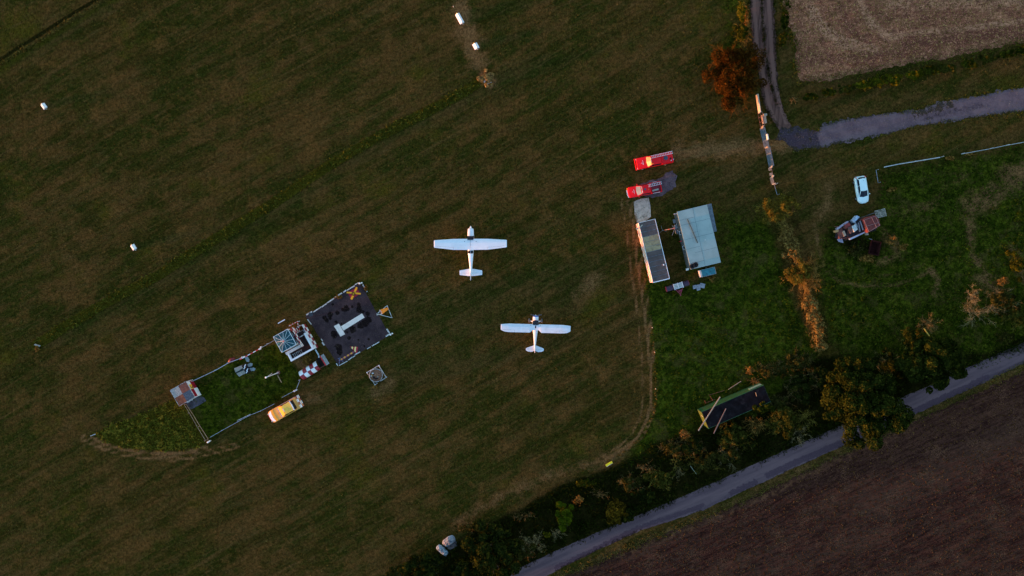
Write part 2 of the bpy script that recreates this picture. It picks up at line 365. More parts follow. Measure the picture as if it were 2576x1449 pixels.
t.links.new(math_(t, 'ADD', fine, math_(t, 'MULTIPLY', grain, 0.4)), bn.inputs["Height"]); t.links.new(bn.outputs[0], b.inputs["Normal"])
GRASS = gm; TINT = (1, 1, 1)
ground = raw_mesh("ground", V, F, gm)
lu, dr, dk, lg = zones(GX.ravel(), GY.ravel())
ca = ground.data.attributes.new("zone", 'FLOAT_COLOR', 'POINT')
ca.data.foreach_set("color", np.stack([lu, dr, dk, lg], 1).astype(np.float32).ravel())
ground["kind"] = "structure"

# ------------------------------------------------------------------ overlay sheets with ragged edges
def ragged(pts, step=0.25, amp=0.18, seed=1, keep=None):
    L = np.array(pts, float); out = []; n = len(L)
    for i in range(n):
        a, b_ = L[i], L[(i + 1) % n]; d = b_ - a; ln = np.hypot(*d); k = max(1, int(ln / step)); nrm = np.array([-d[1], d[0]]) / (ln + 1e-9)
        for j in range(k):
            p = a + d * j / k; q = (fbm(np.array([p[0]]), np.array([p[1]]), 1.3, seed, 4)[0] - 0.5) * 2 * amp * 1.3
            q += (rng.random() - .5) * amp * 0.35
            out.append(tuple(p + nrm * q))
    return out
def sheet(name, pts, z, mat, amp=0.15, step=0.25, seed=1, kind="structure", grid=None, zone=None):
    poly = ragged(pts, step, amp, seed) if amp else [tuple(p) for p in pts]
    area = sum(poly[i - 1][0] * poly[i][1] - poly[i][0] * poly[i - 1][1] for i in range(len(poly)))
    if area < 0: poly = poly[::-1]
    pin = []
    if grid:
        A_ = np.array(poly); gx, gy = np.meshgrid(np.arange(max(A_[:, 0].min(), -92), min(A_[:, 0].max(), 92), grid), np.arange(max(A_[:, 1].min(), -52), min(A_[:, 1].max(), 52), grid))
        gx, gy = gx.ravel(), gy.ravel(); k_ = inside(gx, gy, A_); gx, gy = gx[k_], gy[k_]; k_ = dist_line(gx, gy, np.vstack([A_, A_[:1]])) > grid * .4
        pin = [Vector((a, b)) for a, b in zip(gx[k_], gy[k_])]
    vs, _e, fs, *_r = delaunay_2d_cdt([Vector(p) for p in poly] + pin, [], [list(range(len(poly)))], 1, 1e-5)
    me = bpy.data.meshes.new(name); me.from_pydata([(v.x, v.y, z) for v in vs], [], [tuple(f) for f in fs]); me.materials.append(mat)
    if len(me.polygons) and me.polygons[0].normal.z < 0: me.flip_normals()
    if zone:
        xx = np.array([v.x for v in vs]); yy = np.array([v.y for v in vs]); zz = zone(xx, yy)
        at_ = me.attributes.new("zone", 'FLOAT_COLOR', 'POINT'); at_.data.foreach_set("color", np.stack(list(zz) + [np.zeros_like(xx)] * (4 - len(zz)), 1).astype(np.float32).ravel())
    o = bpy.data.objects.new(name, me); C.objects.link(o)
    if kind: o["kind"] = kind
    return o
def groundmat(name, fn, bump=0.4, dist=0.03, rough=0.95):
    m, t, b = base(name); geo = N(t, "ShaderNodeNewGeometry"); v = geo.outputs["Position"]
    c, h = fn(t, v); t.links.new(c, b.inputs["Base Color"]); b.inputs["Roughness"].default_value = rough
    b.inputs["Specular IOR Level"].default_value = 0.0
    bn = N(t, "ShaderNodeBump"); bn.inputs["Strength"].default_value = bump; bn.inputs["Distance"].default_value = dist
    t.links.new(h, bn.inputs["Height"]); t.links.new(bn.outputs[0], b.inputs["Normal"]); return m

def zn(t):
    a = N(t, "ShaderNodeAttribute"); a.attribute_name = "zone"; s_ = N(t, "ShaderNodeSeparateColor"); t.links.new(a.outputs["Color"], s_.inputs[0]); return s_.outputs
def f_asphalt(t, v):
    a = noise(t, mapping(t, v, -math.radians(24), (0.10, 0.9, 1)), 1.0, 4, 0.6); g = noise(t, v, 14, 3, 0.8); m_ = noise(t, v, 0.6, 4, 0.65)
    c = mixc(t, sstep(t, a, 0.35, 0.65), (0.066, 0.063, 0.079), (0.105, 0.098, 0.112))
    z = zn(t); rg = math_(t, 'SUBTRACT', noise(t, v, 1.3, 5, .75), .5)
    c = mixc(t, math_(t, 'MULTIPLY', sstep(t, math_(t, 'ADD', z[0], math_(t, 'MULTIPLY', rg, 1.2)), .35, .60), 0.85), c, (0.046, 0.042, 0.060))
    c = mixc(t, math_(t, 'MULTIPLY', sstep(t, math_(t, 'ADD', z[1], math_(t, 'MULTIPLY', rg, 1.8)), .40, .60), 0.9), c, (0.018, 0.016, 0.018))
    c = mixc(t, math_(t, 'MULTIPLY', sstep(t, m_, 0.60, 0.70), 0.4), c, (0.050, 0.046, 0.056))
    c = mixc(t, math_(t, 'MULTIPLY', sstep(t, noise(t, v, 5, 4, .9), 0.50, 0.68), 0.35), c, (0.14, 0.135, 0.145)); return c, g
def f_gravel(t, v):
    z = zn(t); g = noise(t, v, 5, 4, 0.9); m_ = noise(t, v, 0.5, 5, 0.75); q = noise(t, v, 1.1, 6, 0.8)
    c = mixc(t, sstep(t, m_, 0.35, 0.65), (0.078, 0.070, 0.086), (0.125, 0.112, 0.124))
    c = mixc(t, math_(t, 'MULTIPLY', sstep(t, math_(t, 'ADD', z[0], math_(t, 'SUBTRACT', q, .5)), 0.35, 0.65), 0.9), c, (0.028, 0.028, 0.040))
    c = mixc(t, math_(t, 'MULTIPLY', sstep(t, math_(t, 'ADD', z[1], math_(t, 'MULTIPLY', math_(t, 'SUBTRACT', q, .5), 2.5)), 0.42, 0.60), 0.9), c, (0.026, 0.026, 0.014))
    c = mixc(t, math_(t, 'MULTIPLY', sstep(t, g, 0.52, 0.66), 0.5), c, (0.17, 0.155, 0.165)); return c, g
def f_track(t, v):
    g = noise(t, v, 8, 3, 0.8); s = noise(t, mapping(t, v, math.radians(7), (2.6, 0.16, 1)), 1.0, 3, 0.6, 0.3)
    z = zn(t); q = noise(t, v, 1.5, 6, .8)
    c = mixc(t, sstep(t, s, 0.35, 0.62), (0.040, 0.034, 0.036), (0.080, 0.066, 0.066))
    c = mixc(t, math_(t, 'MULTIPLY', sstep(t, math_(t, 'ADD', z[0], math_(t, 'SUBTRACT', q, .5)), .35, .65), .85), c, (0.105, 0.088, 0.088))
    c = mixc(t, math_(t, 'MULTIPLY', sstep(t, math_(t, 'ADD', z[1], math_(t, 'MULTIPLY', math_(t, 'SUBTRACT', q, .5), 2)), .40, .60), .9), c, (0.014, 0.016, 0.009))
    c = mixc(t, math_(t, 'MULTIPLY', sstep(t, g, 0.55, 0.7), 0.3), c, (0.14, 0.12, 0.12)); return c, math_(t, 'ADD', g, s)
def f_stubble(t, v):
    a = noise(t, v, 0.16, 4, 0.6, 1.5); g = noise(t, mapping(t, v, math.radians(20), (2.4, 4.2, 1)), 1.0, 4, 0.9, 0.8); w = noise(t, mapping(t, v, -math.radians(10), (0.10, 0.6, 1)), 1.0, 3, 0.6, 1.2)
    z = zn(t); q = noise(t, v, .9, 6, .8)
    c = mixc(t, sstep(t, math_(t, 'ADD', math_(t, 'MULTIPLY', a, 0.62), math_(t, 'MULTIPLY', w, 0.38)), 0.44, 0.60), (0.058, 0.038, 0.031), (0.084, 0.066, 0.050))
    c = mixc(t, math_(t, 'MULTIPLY', sstep(t, math_(t, 'ADD', z[0], math_(t, 'MULTIPLY', math_(t, 'SUBTRACT', q, .5), 1.6)), .3, .7), .8), c, (0.120, 0.108, 0.090))
    c = mixc(t, math_(t, 'MULTIPLY', sstep(t, math_(t, 'ADD', z[1], math_(t, 'MULTIPLY', math_(t, 'SUBTRACT', q, .5), 1.6)), .3, .65), .92), c, (0.030, 0.018, 0.018))
    fr_n = noise(t, mapping(t, v, -math.radians(9), (0.35, 2.3, 1)), 1.0, 5, .8, .8)
    c = mixc(t, math_(t, 'MULTIPLY', sstep(t, fr_n, .51, .59), .8), c, (0.030, 0.019, 0.018))
    c = mixc(t, math_(t, 'MULTIPLY', sstep(t, noise(t, v, .28, 6, .75, 1.0), .52, .62), .6), c, (0.040, 0.026, 0.023))
    c = mixc(t, math_(t, 'MULTIPLY', sstep(t, fr_n, .46, .36), .45), c, (0.135, 0.108, 0.084))
    c = mixc(t, math_(t, 'MULTIPLY', sstep(t, noise(t, v, 1.5, 6, 0.9, 0.9), 0.50, 0.57), 0.85), c, (0.026, 0.017, 0.017))
    c = mixc(t, math_(t, 'MULTIPLY', sstep(t, noise(t, v, 2.3, 6, 0.9, 1.2), 0.53, 0.60), 0.8), c, (0.18, 0.145, 0.12)); return c, math_(t, 'ADD', g, math_(t, 'MULTIPLY', noise(t, v, 3.0, 3, 0.8), 0.8))
def f_plough(t, v):
    r = mapping(t, v, -math.radians(25), (0.35, 2.6, 1)); rows = noise(t, r, 1.0, 4, 0.75, 0.3); g = noise(t, v, 5.0, 4, 0.9); a = noise(t, v, 0.14, 3, 0.6)
    r2 = noise(t, mapping(t, v, -math.radians(25), (0.05, 0.5, 1)), 1.0, 3, 0.6)
    c = mixc(t, sstep(t, rows, 0.38, 0.62), (0.015, 0.0085, 0.0085), (0.040, 0.025, 0.022)); z = zn(t); zq = math_(t, 'SUBTRACT', noise(t, v, 1.2, 6, .85), .5)
    c = mixc(t, math_(t, 'MULTIPLY', sstep(t, r2, 0.45, 0.66), 0.6), c, (0.056, 0.037, 0.028))
    c = mixc(t, math_(t, 'MULTIPLY', sstep(t, noise(t, v, 1.9, 6, 0.88), 0.50, 0.58), 0.75), c, (0.0085, 0.0055, 0.0060))
    c = mixc(t, math_(t, 'MULTIPLY', sstep(t, math_(t, 'ADD', z[0], math_(t, 'MULTIPLY', zq, 2.2)), .40, .62), .75), c, (0.080, 0.052, 0.032)); c = mixc(t, math_(t, 'MULTIPLY', sstep(t, math_(t, 'ADD', z[1], math_(t, 'MULTIPLY', zq, 2)), .3, .8), .35), c, (0.056, 0.042, 0.034))
    pt = noise(t, v, 0.30, 4, 0.7)
    c = mixc(t, math_(t, 'MULTIPLY', sstep(t, math_(t, 'ADD', g, math_(t, 'MULTIPLY', pt, 0.5)), 0.80, 0.92), 0.85), c, (0.105, 0.072, 0.048)); return c, math_(t, 'ADD', rows, g)
def f_apron(t, v):
    g = noise(t, v, 12, 3, 0.85); m_ = noise(t, v, 0.55, 4, 0.65); d = noise(t, v, 0.42, 3, 0.5, 0.6)
    c = mixc(t, sstep(t, m_, 0.35, 0.65), (0.021, 0.021, 0.031), (0.040, 0.038, 0.052))
    z = zn(t); c = mixc(t, math_(t, 'MULTIPLY', sstep(t, math_(t, 'ADD', z[0], math_(t, 'MULTIPLY', math_(t, 'SUBTRACT', noise(t, v, 1.6, 5, .7), .5), 1.6)), 0.40, 0.56), 0.92), c, (0.0035, 0.0035, 0.0045))
    c = mixc(t, math_(t, 'MULTIPLY', sstep(t, g, 0.55, 0.78), 0.75), c, (0.16, 0.15, 0.155)); return c, g

TINT = (1.45, .93, .82)
ASPH = groundmat("old_asphalt", f_asphalt, 0.3, 0.01, 0.85); TINT = (1.45, .98, .9); GRAV = groundmat("loose_gravel", f_gravel, 0.5, 0.02)
TINT = (2.0, 1.12, .82); TRACKM = groundmat("compacted_track", f_track, 0.5, 0.04); TINT = (4.3, 2.1, 1.3); STUB = groundmat("stubble_soil", f_stubble, 0.8, 0.10)
TINT = (1.8, 1.1, .82); PLOUGH = groundmat("ploughed_soil", f_plough, 0.8, 0.10); TINT = (1.7, 1.05, .8); APRON = groundmat("tarred_chippings", f_apron, 0.4, 0.015); TINT = (1, 1, 1)

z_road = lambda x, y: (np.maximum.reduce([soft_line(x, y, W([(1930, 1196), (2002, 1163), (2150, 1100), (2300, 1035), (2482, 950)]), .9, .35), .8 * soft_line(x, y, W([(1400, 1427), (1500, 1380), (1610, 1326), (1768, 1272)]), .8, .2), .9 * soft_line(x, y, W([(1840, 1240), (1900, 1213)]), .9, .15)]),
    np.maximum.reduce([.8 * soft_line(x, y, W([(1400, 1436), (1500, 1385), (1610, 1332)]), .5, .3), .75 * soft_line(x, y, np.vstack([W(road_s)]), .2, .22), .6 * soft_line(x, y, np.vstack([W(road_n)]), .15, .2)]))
z_plough = lambda x, y: (np.maximum.reduce([.75 * soft_line(x, y, W([(1560, 1400), (1700, 1345), (1869, 1276), (2165, 1132), (2300, 1075)]), .8, .8), .7 * soft_line(x, y, W([(2300, 1195), (2330, 1190)]), 1.5, 1.2), .6 * soft_line(x, y, W([(2330, 1040), (2600, 925)]), .8, .8)]),
    np.maximum(soft_line(x, y, W([(2200, 1260), (2400, 1170), (2600, 1080)]), 6, 4), .7 * soft_line(x, y, W([(1900, 1440), (2200, 1330)]), 4, 3)))
z_stub = lambda x, y: (np.maximum.reduce([soft_line(x, y, W([(2040, 20), (2060, 60), (2081, 81), (2127, 108), (2155, 116), (2200, 124)]), 1.6, .9), soft_line(x, y, W([(2230, 94), (2295, 84), (2360, 80), (2425, 74), (2600, 48)]), .9, .7), .9 * soft_line(x, y, W([(2155, -20), (2166, 6), (2180, 40), (2198, 65), (2225, 84), (2262, 94)]), 1.4, .8), .6 * soft_line(x, y, W([(1975, -10), (1995, 60), (2010, 110)]), 1.2, .8), .7 * soft_line(x, y, W([(2230, 10), (2400, 5), (2560, 0)]), 3, 2)]),
    np.maximum.reduce([.9 * soft_line(x, y, W([(2100, -20), (2117, 19), (2133, 65), (2158, 92), (2185, 104)]), .9, .6), .8 * soft_line(x, y, W([(2270, 108), (2330, 102), (2430, 94), (2576, 78)]), 2.2, 1.0), .7 * soft_line(x, y, W([(2040, 150), (2150, 145), (2240, 140), (2350, 128)]), 2.4, 1.5), .6 * soft_line(x, y, W([(2240, 45), (2330, 38), (2450, 35)]), 2, 1.5)]))
z_track = lambda x, y: (np.maximum(soft_line(x, y, W([(1895, -20), (1901, 60), (1905, 120), (1920, 190), (1934, 262), (1950, 305)]), .5, .25), soft_line(x, y, W([(1932, -20), (1938, 60), (1940, 120), (1947, 190), (1962, 262), (1978, 310)]), .55, .25)),
    np.maximum.reduce([.9 * soft_line(x, y, W([(1915, -20), (1918, 40), (1922, 110), (1934, 180), (1946, 240), (1954, 268)]), .35, .3), .95 * soft_line(x, y, W([(1946, -20), (1950, 97), (1957, 210), (1974, 285)]), .3, .35), .95 * soft_line(x, y, W([(1885, -20), (1891, 97), (1908, 190), (1919, 259), (1938, 292)]), .3, .35)]))
z_drive = lambda x, y: (np.maximum(soft_poly(x, y, W([(1950, 310), (2055, 322), (2058, 345), (2070, 380), (1990, 390), (1950, 350)]), .6), .55 * soft_line(x, y, W([(2320, 300), (2420, 275), (2470, 265)]), 1.6, .8)),
    np.maximum.reduce([.75 * soft_line(x, y, W([(2302, 285), (2330, 280), (2390, 262)]), 1.6, .8), 1.0 * soft_line(x, y, W([(1950, 350), (1968, 365), (2000, 380), (2060, 376)]), 1.1, .7), .5 * soft_line(x, y, W([(1985, 335), (2040, 350)]), 1.5, 1.0), .5 * soft_line(x, y, W([(2330, 300), (2400, 285)]), .8, .6), .3 * soft_line(x, y, W([(2000, 318), (2058, 328)]), .5, .5), .95 * soft_line(x, y, W([(1962, 348), (1968, 322), (2000, 318), (2058, 328), (2070, 312), (2113, 302), (2200, 289), (2301, 278), (2350, 262), (2400, 250), (2480, 235), (2600, 212)]), .3, .35), .95 * soft_line(x, y, W([(2600, 276), (2450, 296), (2307, 319), (2240, 334), (2165, 350), (2100, 362), (2040, 378), (1995, 384), (1978, 366), (1962, 348)]), .4, .4)]))
road_n = [(1180, 1487), (1287, 1438), (1390, 1389), (1493, 1344), (1610, 1294), (1744, 1237), (1860, 1185), (1980, 1130), (2102, 1076), (2230, 1017), (2360, 960), (2482, 903), (2620, 840)]
road_s = [(2620, 893), (2482, 960), (2300, 1043), (2151, 1108), (2002, 1175), (1900, 1222), (1769, 1283), (1690, 1310), (1610, 1335), (1500, 1385), (1399, 1436), (1330, 1474), (1300, 1487)]
sheet("road", W(road_n + road_s), 0.008, ASPH, 0.10, 0.2, 2, grid=.4, zone=z_road)
sheet("ploughed_field", W([(1330, 1500), (1407, 1453), (1520, 1405), (1650, 1352), (1869, 1262), (2165, 1118), (2300, 1060), (2430, 1000), (2640, 908), (2900, 900), (2900, 1900), (1300, 1900)]), 0.012, PLOUGH, 0.30, 0.3, 3, grid=.6, zone=z_plough)
sheet("stubble_field", W([(1962, -60), (1966, 0), (1985, 60), (2003, 120), (2000, 170), (2013, 205), (2090, 200), (2180, 183), (2279, 163), (2360, 150), (2470, 128), (2640, 92), (2900, 60), (2900, -400), (1950, -400)]), 0.012, STUB, 0.35, 0.3, 4, grid=.6, zone=z_stub)
sheet("dirt_track", W([(1884, -60), (1886, 0), (1891, 97), (1908, 190), (1919, 259), (1938, 292), (1955, 318), (1962, 345), (1990, 360), (2004, 345), (1990, 318), (1974, 285), (1958, 225), (1953, 130), (1950, 60), (1947, 0), (1946, -60)]), 0.006, TRACKM, 0.20, 0.2, 5, grid=.3, zone=z_track)
sheet("gravel_drive", W([(1968, 322), (2000, 318), (2058, 328), (2070, 312), (2113, 302), (2200, 289), (2301, 278), (2350, 262), (2400, 250), (2480, 235), (2640, 206), (2640, 272), (2576, 280), (2450, 296), (2307, 319), (2240, 334), (2165, 350), (2100, 362), (2062, 374), (2030, 372), (2004, 380), (1985, 368), (1970, 356), (1950, 352), (1955, 342)]), 0.010, GRAV, 0.38, 0.15, 6, grid=.4, zone=z_drive)
sheet("gravel_patch", W([(1585, 478), (1620, 462), (1650, 450), (1690, 432), (1704, 442), (1700, 470), (1672, 486), (1640, 498), (1610, 494)]), 0.006, GRAV, 0.30, 0.2, 7, grid=.4, zone=lambda x, y: (0.45 + 0 * x, .15 + 0 * x))
# verge mud beside the road
sheet("concrete_slab", W([(1594, 507), (1612, 500), (1632, 497), (1636, 520), (1637, 545), (1620, 560), (1603, 563), (1596, 540)]), 0.03, CONC, 0.05, 0.2, 9)
sheet("doorstep_pad", W([(466, 1012), (500, 992), (516, 1000), (519, 1008), (490, 1026), (476, 1030)]), 0.01, M("purple_grey_concrete", (0.085, 0.07, 0.085), 0.95, 0.3, 2.5, bump=0.5), 0.12, 0.2, 10)

# centre ridges of grass in the dirt track are part of the tall grass below

# ------------------------------------------------------------------ grass blades (nobody could count them)
def blades(name, L, dens, mat, h=(0.15, 0.4), w=0.05, width=None, clump=0.5, lean=0.5, seed=1, thr=None, keepout=(), sc=0.9, label=None):
    """blades inside polygon L (width None) or along line L"""
    r = np.random.default_rng(seed)
    pad = (width or 0) + .3; x0, y0 = L.min(0) - pad; x1, y1 = L.max(0) + pad
    n = int((x1 - x0) * (y1 - y0) * dens); x = r.uniform(x0, x1, n); y = r.uniform(y0, y1, n)
    if width is None: k = soft_poly(x, y, L, 0.5) > r.random(n) * 0.9 + 0.05
    else: k = soft_line(x, y, L, width, width * 0.35) > r.random(n) * 0.9 + 0.05
    cl = fbm(x, y, sc, seed, 3); k &= cl > r.random(n) * clump + (thr if thr is not None else 0.25)
    for Q in keepout: k &= ~inside(x, y, Q)
    x, y, cl = x[k], y[k], cl[k]; n = len(x)
    ang = r.uniform(0, 2 * np.pi, n); hh = r.uniform(h[0], h[1], n) * (0.5 + cl); ww = w * r.uniform(0.5, 1.4, n)
    la = r.uniform(0, 2 * np.pi, n); ll = hh * r.uniform(0.2, 1.0, n) * lean * 1.6
    dx, dy = np.cos(ang) * ww, np.sin(ang) * ww; cx = np.cos(la) * ll; cy = np.sin(la) * ll
    z = np.zeros(n); A = np.stack([x - dx, y - dy, z], 1); B = np.stack([x + dx, y + dy, z], 1)
    Cc = np.stack([x + cx * .5 + dx * .8, y + cy * .5 + dy * .8, hh * .65], 1); D = np.stack([x + cx * .5 - dx * .8, y + cy * .5 - dy * .8, hh * .65], 1)
    E = np.stack([x + cx * 1.1, y + cy * 1.1, hh], 1)
    V = np.stack([A, B, Cc, D, E], 1).reshape(-1, 3); i = np.arange(n)[:, None] * 5
    F = np.concatenate([i + np.array([0, 1, 2]), i + np.array([0, 2, 3]), i + np.array([3, 2, 4])], 0)
    o = raw_mesh(name, V, F, mat); o["kind"] = "stuff"
    o["category"] = "grass"; o["label"] = label or "long rough grass"
    return o
G_STRIP = leafmat("strip_grass", (0.020, 0.025, 0.006), (0.080, 0.080, 0.022), (0.15, 0.12, 0.036), 0.9, 0.60)
G_TRI = leafmat("gone_over_grass", (0.034, 0.042, 0.010), (0.110, 0.105, 0.026), (0.19, 0.145, 0.040), 0.8, 0.56)
G_LUSH = leafmat("lush_grass", (0.010, 0.020, 0.003), (0.034, 0.054, 0.007), (0.070, 0.080, 0.016), 0.8, 0.60)
G_ROUGH = leafmat("rough_weeds", (0.010, 0.019, 0.003), (0.034, 0.050, 0.007), (0.075, 0.080, 0.016), 0.5, 0.58)
G_DRY = leafmat("dead_grass", (0.070, 0.034, 0.014), (0.17, 0.085, 0.038), (0.25, 0.14, 0.07), 1.5, 0.55)
G_UNDER = leafmat("dark_undergrowth", (0.005, 0.008, 0.002), (0.018, 0.021, 0.006), (0.050, 0.042, 0.016), 0.7, 0.64)
G_TAN = leafmat("bleached_grass", (0.05, 0.040, 0.018), (0.12, 0.085, 0.040), None, 1.2)
B1 = W([(1600, 562), (1647, 548), (1684, 700), (1640, 714)]); B2 = W([(1700, 534), (1790, 511), (1815, 660), (1740, 682)])
B3 = W([(1755, 1030), (1915, 962), (1940, 1010), (1780, 1080)])
blades("long_grass_strip", STRIP, 170, G_STRIP, (0.10, 0.30), 0.05, 1.3, 0.9, 0.8, 11, label="dark ribbon of long unmown grass running diagonally across the mown field")
blades("overgrown_corner_grass", TRI, 110, G_TRI, (0.12, 0.34), 0.05, None, 0.35, 0.8, 12, label="pointed patch of long yellow-green grass below the chequered hut")
blades("enclosure_grass", ENCL, 60, G_LUSH, (0.06, 0.18), 0.04, None, 0.5, 0.6, 13, label="green grass inside the fenced enclosure")
blades("lush_grass", LUSH, 50, G_LUSH, (0.05, 0.17), 0.06, None, 0.5, 0.8, 14, keepout=(B1, B2, B3), label="lush green grass between the curved mown edge and the hedge")
blades("weedy_grass", ROUGH, 40, G_ROUGH, (0.07, 0.24), 0.07, None, 0.5, 0.8, 15, label="rough weedy grass around the abandoned machine and below the white rail")
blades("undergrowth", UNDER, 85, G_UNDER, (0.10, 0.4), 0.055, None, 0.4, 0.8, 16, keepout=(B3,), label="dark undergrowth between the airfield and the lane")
blades("verge_grass", VERGE_S, 90, G_TAN, (0.08, 0.25), 0.05, 0.9, 0.5, 0.8, 17, label="bleached grass verge between the lane and the ploughed field")
blades("ditch_grass", DITCH + np.array([0.35, -0.6]), 170, G_TAN, (0.08, 0.25), 0.05, 0.6, 0.6, 0.7, 18, label="grassy bank beside the narrow ditch in the upper left corner")
blades("mown_edge_grass", CURVE, 120, G_TAN, (0.06, 0.2), 0.04, 0.35, 0.5, 0.8, 19, label="thin bleached grass line along the curved mown edge")
blades("track_grass", W([(1915, -10), (1920, 60), (1924, 120), (1934, 190), (1946, 240), (1960, 268)]), 160, G_UNDER, (0.04, 0.15), 0.06, 0.55, 0.5, 0.8, 20, thr=.2, label="strip of grass between the wheel ruts of the dirt track")

DRIVE_N = W([(2000, 318), (2058, 328), (2070, 312), (2113, 302), (2200, 289), (2301, 278), (2350, 262), (2400, 250), (2480, 235), (2640, 206)])
DRIVE_S = W([(2640, 272), (2576, 280), (2450, 296), (2307, 319), (2240, 334), (2165, 350), (2100, 362), (2040, 378), (1995, 384)])
TRK_E = W([(1946, -20), (1950, 60), (1953, 130), (1958, 225), (1974, 285), (1990, 318)]); TRK_W = W([(1885, -20), (1891, 97), (1908, 190), (1919, 259), (1938, 292), (1955, 318)])
for nm_, ln_, lb_, sd_ in (("drive_edge_grass", DRIVE_N, "short grass creeping over the upper edge of the gravel drive", 31), ("drive_edge_grass", DRIVE_S, "short grass creeping over the lower edge of the gravel drive", 32),
                     ("track_edge_grass", TRK_E, "short grass along the right edge of the dirt track", 33), ("track_edge_grass", TRK_W, "short grass along the left edge of the dirt track", 34)):
    blades(nm_, ln_, 170, G_UNDER if "track" in nm_ else G_STRIP, (0.03, 0.12), 0.055, 0.7, 0.85, 0.8, sd_, label=lb_)
blades("field_edge_grass", W([(1407, 1453), (1520, 1405), (1650, 1352), (1869, 1262), (2165, 1118), (2300, 1060), (2430, 1000), (2640, 908)]), 120, G_TAN, (0.05, 0.18), 0.05, 0.8, 0.8, 0.8, 35, label="sparse tan grass on the edge of the ploughed field")

FIELD_S = W([(1300, 1480), (1407, 1455), (1520, 1407), (1650, 1354), (1869, 1264), (2165, 1120), (2300, 1062), (2430, 1002), (2600, 925), (2600, 1470)])
FIELD_N = W([(1966, -20), (1985, 60), (2003, 120), (2000, 170), (2013, 203), (2090, 198), (2180, 181), (2279, 161), (2360, 148), (2470, 126), (2600, 100), (2600, -20)])
ROADP = W(road_n + road_s); SQP = W([(903.7, 710.6), (769.1, 795.1), (850.9, 919.1), (981.1, 841.7)])
DRIVEP = np.vstack([DRIVE_N, DRIVE_S, W([(1950, 345)])]); TRKP = np.vstack([TRK_W, TRK_E[::-1]])
FRAME = W([(-25, -25), (2600, -25), (2600, 1475), (-25, 1475)])
G_MOWN = leafmat("mown_grass_blades", (.012, .016, .005), (.060, .050, .022), (.12, .092, .052), .8, .58)
blades("mown_grass", FRAME, 17, G_MOWN, (0.02, 0.07), 0.045, None, 0.75, 1.6, 41, thr=.1, keepout=(FIELD_S, FIELD_N, ROADP, SQP, DRIVEP, TRKP, LUSH, UNDER), label="short mown grass covering the airfield")
def clods(name, L, dens, size, mat, seed, label, flat=.6, long_=1.0, cat="soil clods", thr=.25):
    """loose lumps of soil or straw: small irregular pyramids"""
    r = np.random.default_rng(seed); x0, y0 = L.min(0); x1, y1 = L.max(0); n = int((x1 - x0) * (y1 - y0) * dens)
    x = r.uniform(x0, x1, n); y = r.uniform(y0, y1, n); k = inside(x, y, L) & (fbm(x, y, .8, seed, 3) > r.random(n) * .8 + thr - .2); x, y = x[k], y[k]; n = len(x)
    s = size * r.uniform(.35, 1.4, n) ** 1.3; a = r.uniform(0, 2 * np.pi, n); V = []
    for q in range(4):
        t_ = a + q * np.pi / 2 + r.uniform(-.4, .4, n); m_ = s * r.uniform(.6, 1.2, n) * (long_ if q % 2 == 0 else 1); V.append(np.stack([x + np.cos(t_) * m_, y + np.sin(t_) * m_, np.full(n, .012)], 1))
    V.append(np.stack([x + r.uniform(-.3, .3, n) * s, y + r.uniform(-.3, .3, n) * s, .012 + s * flat * r.uniform(.5, 1.3, n)], 1))
    V = np.stack(V, 1).reshape(-1, 3); i = np.arange(n)[:, None] * 5
    F = np.concatenate([i + np.array([q, (q + 1) % 4, 4]) for q in range(4)], 0)
    o = raw_mesh(name, V, F, mat); o["kind"] = "stuff"; o["category"] = cat; o["label"] = label; return o
CL_D = leafmat("dark_clods", (.022, .0078, .0070), (.066, .028, .023), (.14, .066, .046), 1.1, .62)
CL_S = leafmat("stubble_clods", (.060, .024, .022), (.20, .090, .066), (.36, .19, .14), 1.1, .60)
CL_G = leafmat("loose_stones", (.08, .050, .070), (.16, .10, .13), (.30, .19, .24), 2.0, .60)
clods("soil_clods", FIELD_S, 15, .10, CL_D, 51, "dark clods lying over the ploughed field")
clods("stubble_pieces", FIELD_N, 34, .085, CL_S, 52, "clods and straw pieces scattered over the stubble field", .6, 1.6)
clods("loose_stones", DRIVEP, 22, .045, CL_G, 53, "small loose stones on the gravel drive", .6, 1.0, "stones")
clods("loose_chippings", SQP, 22, .028, CL_G, 54, "pale chippings scattered over the black signal square", .5, 1.0, "stones")
blades("stubble_edge_grass", W([(1968, -20), (1985, 60), (2003, 120), (2000, 170), (2013, 205), (2090, 200), (2180, 183), (2279, 163), (2360, 150), (2470, 128), (2600, 100)]), 130, G_STRIP, (0.05, 0.22), 0.05, 1.3, 0.8, 0.9, 36, label="ragged weedy grass along the edge of the stubble field")
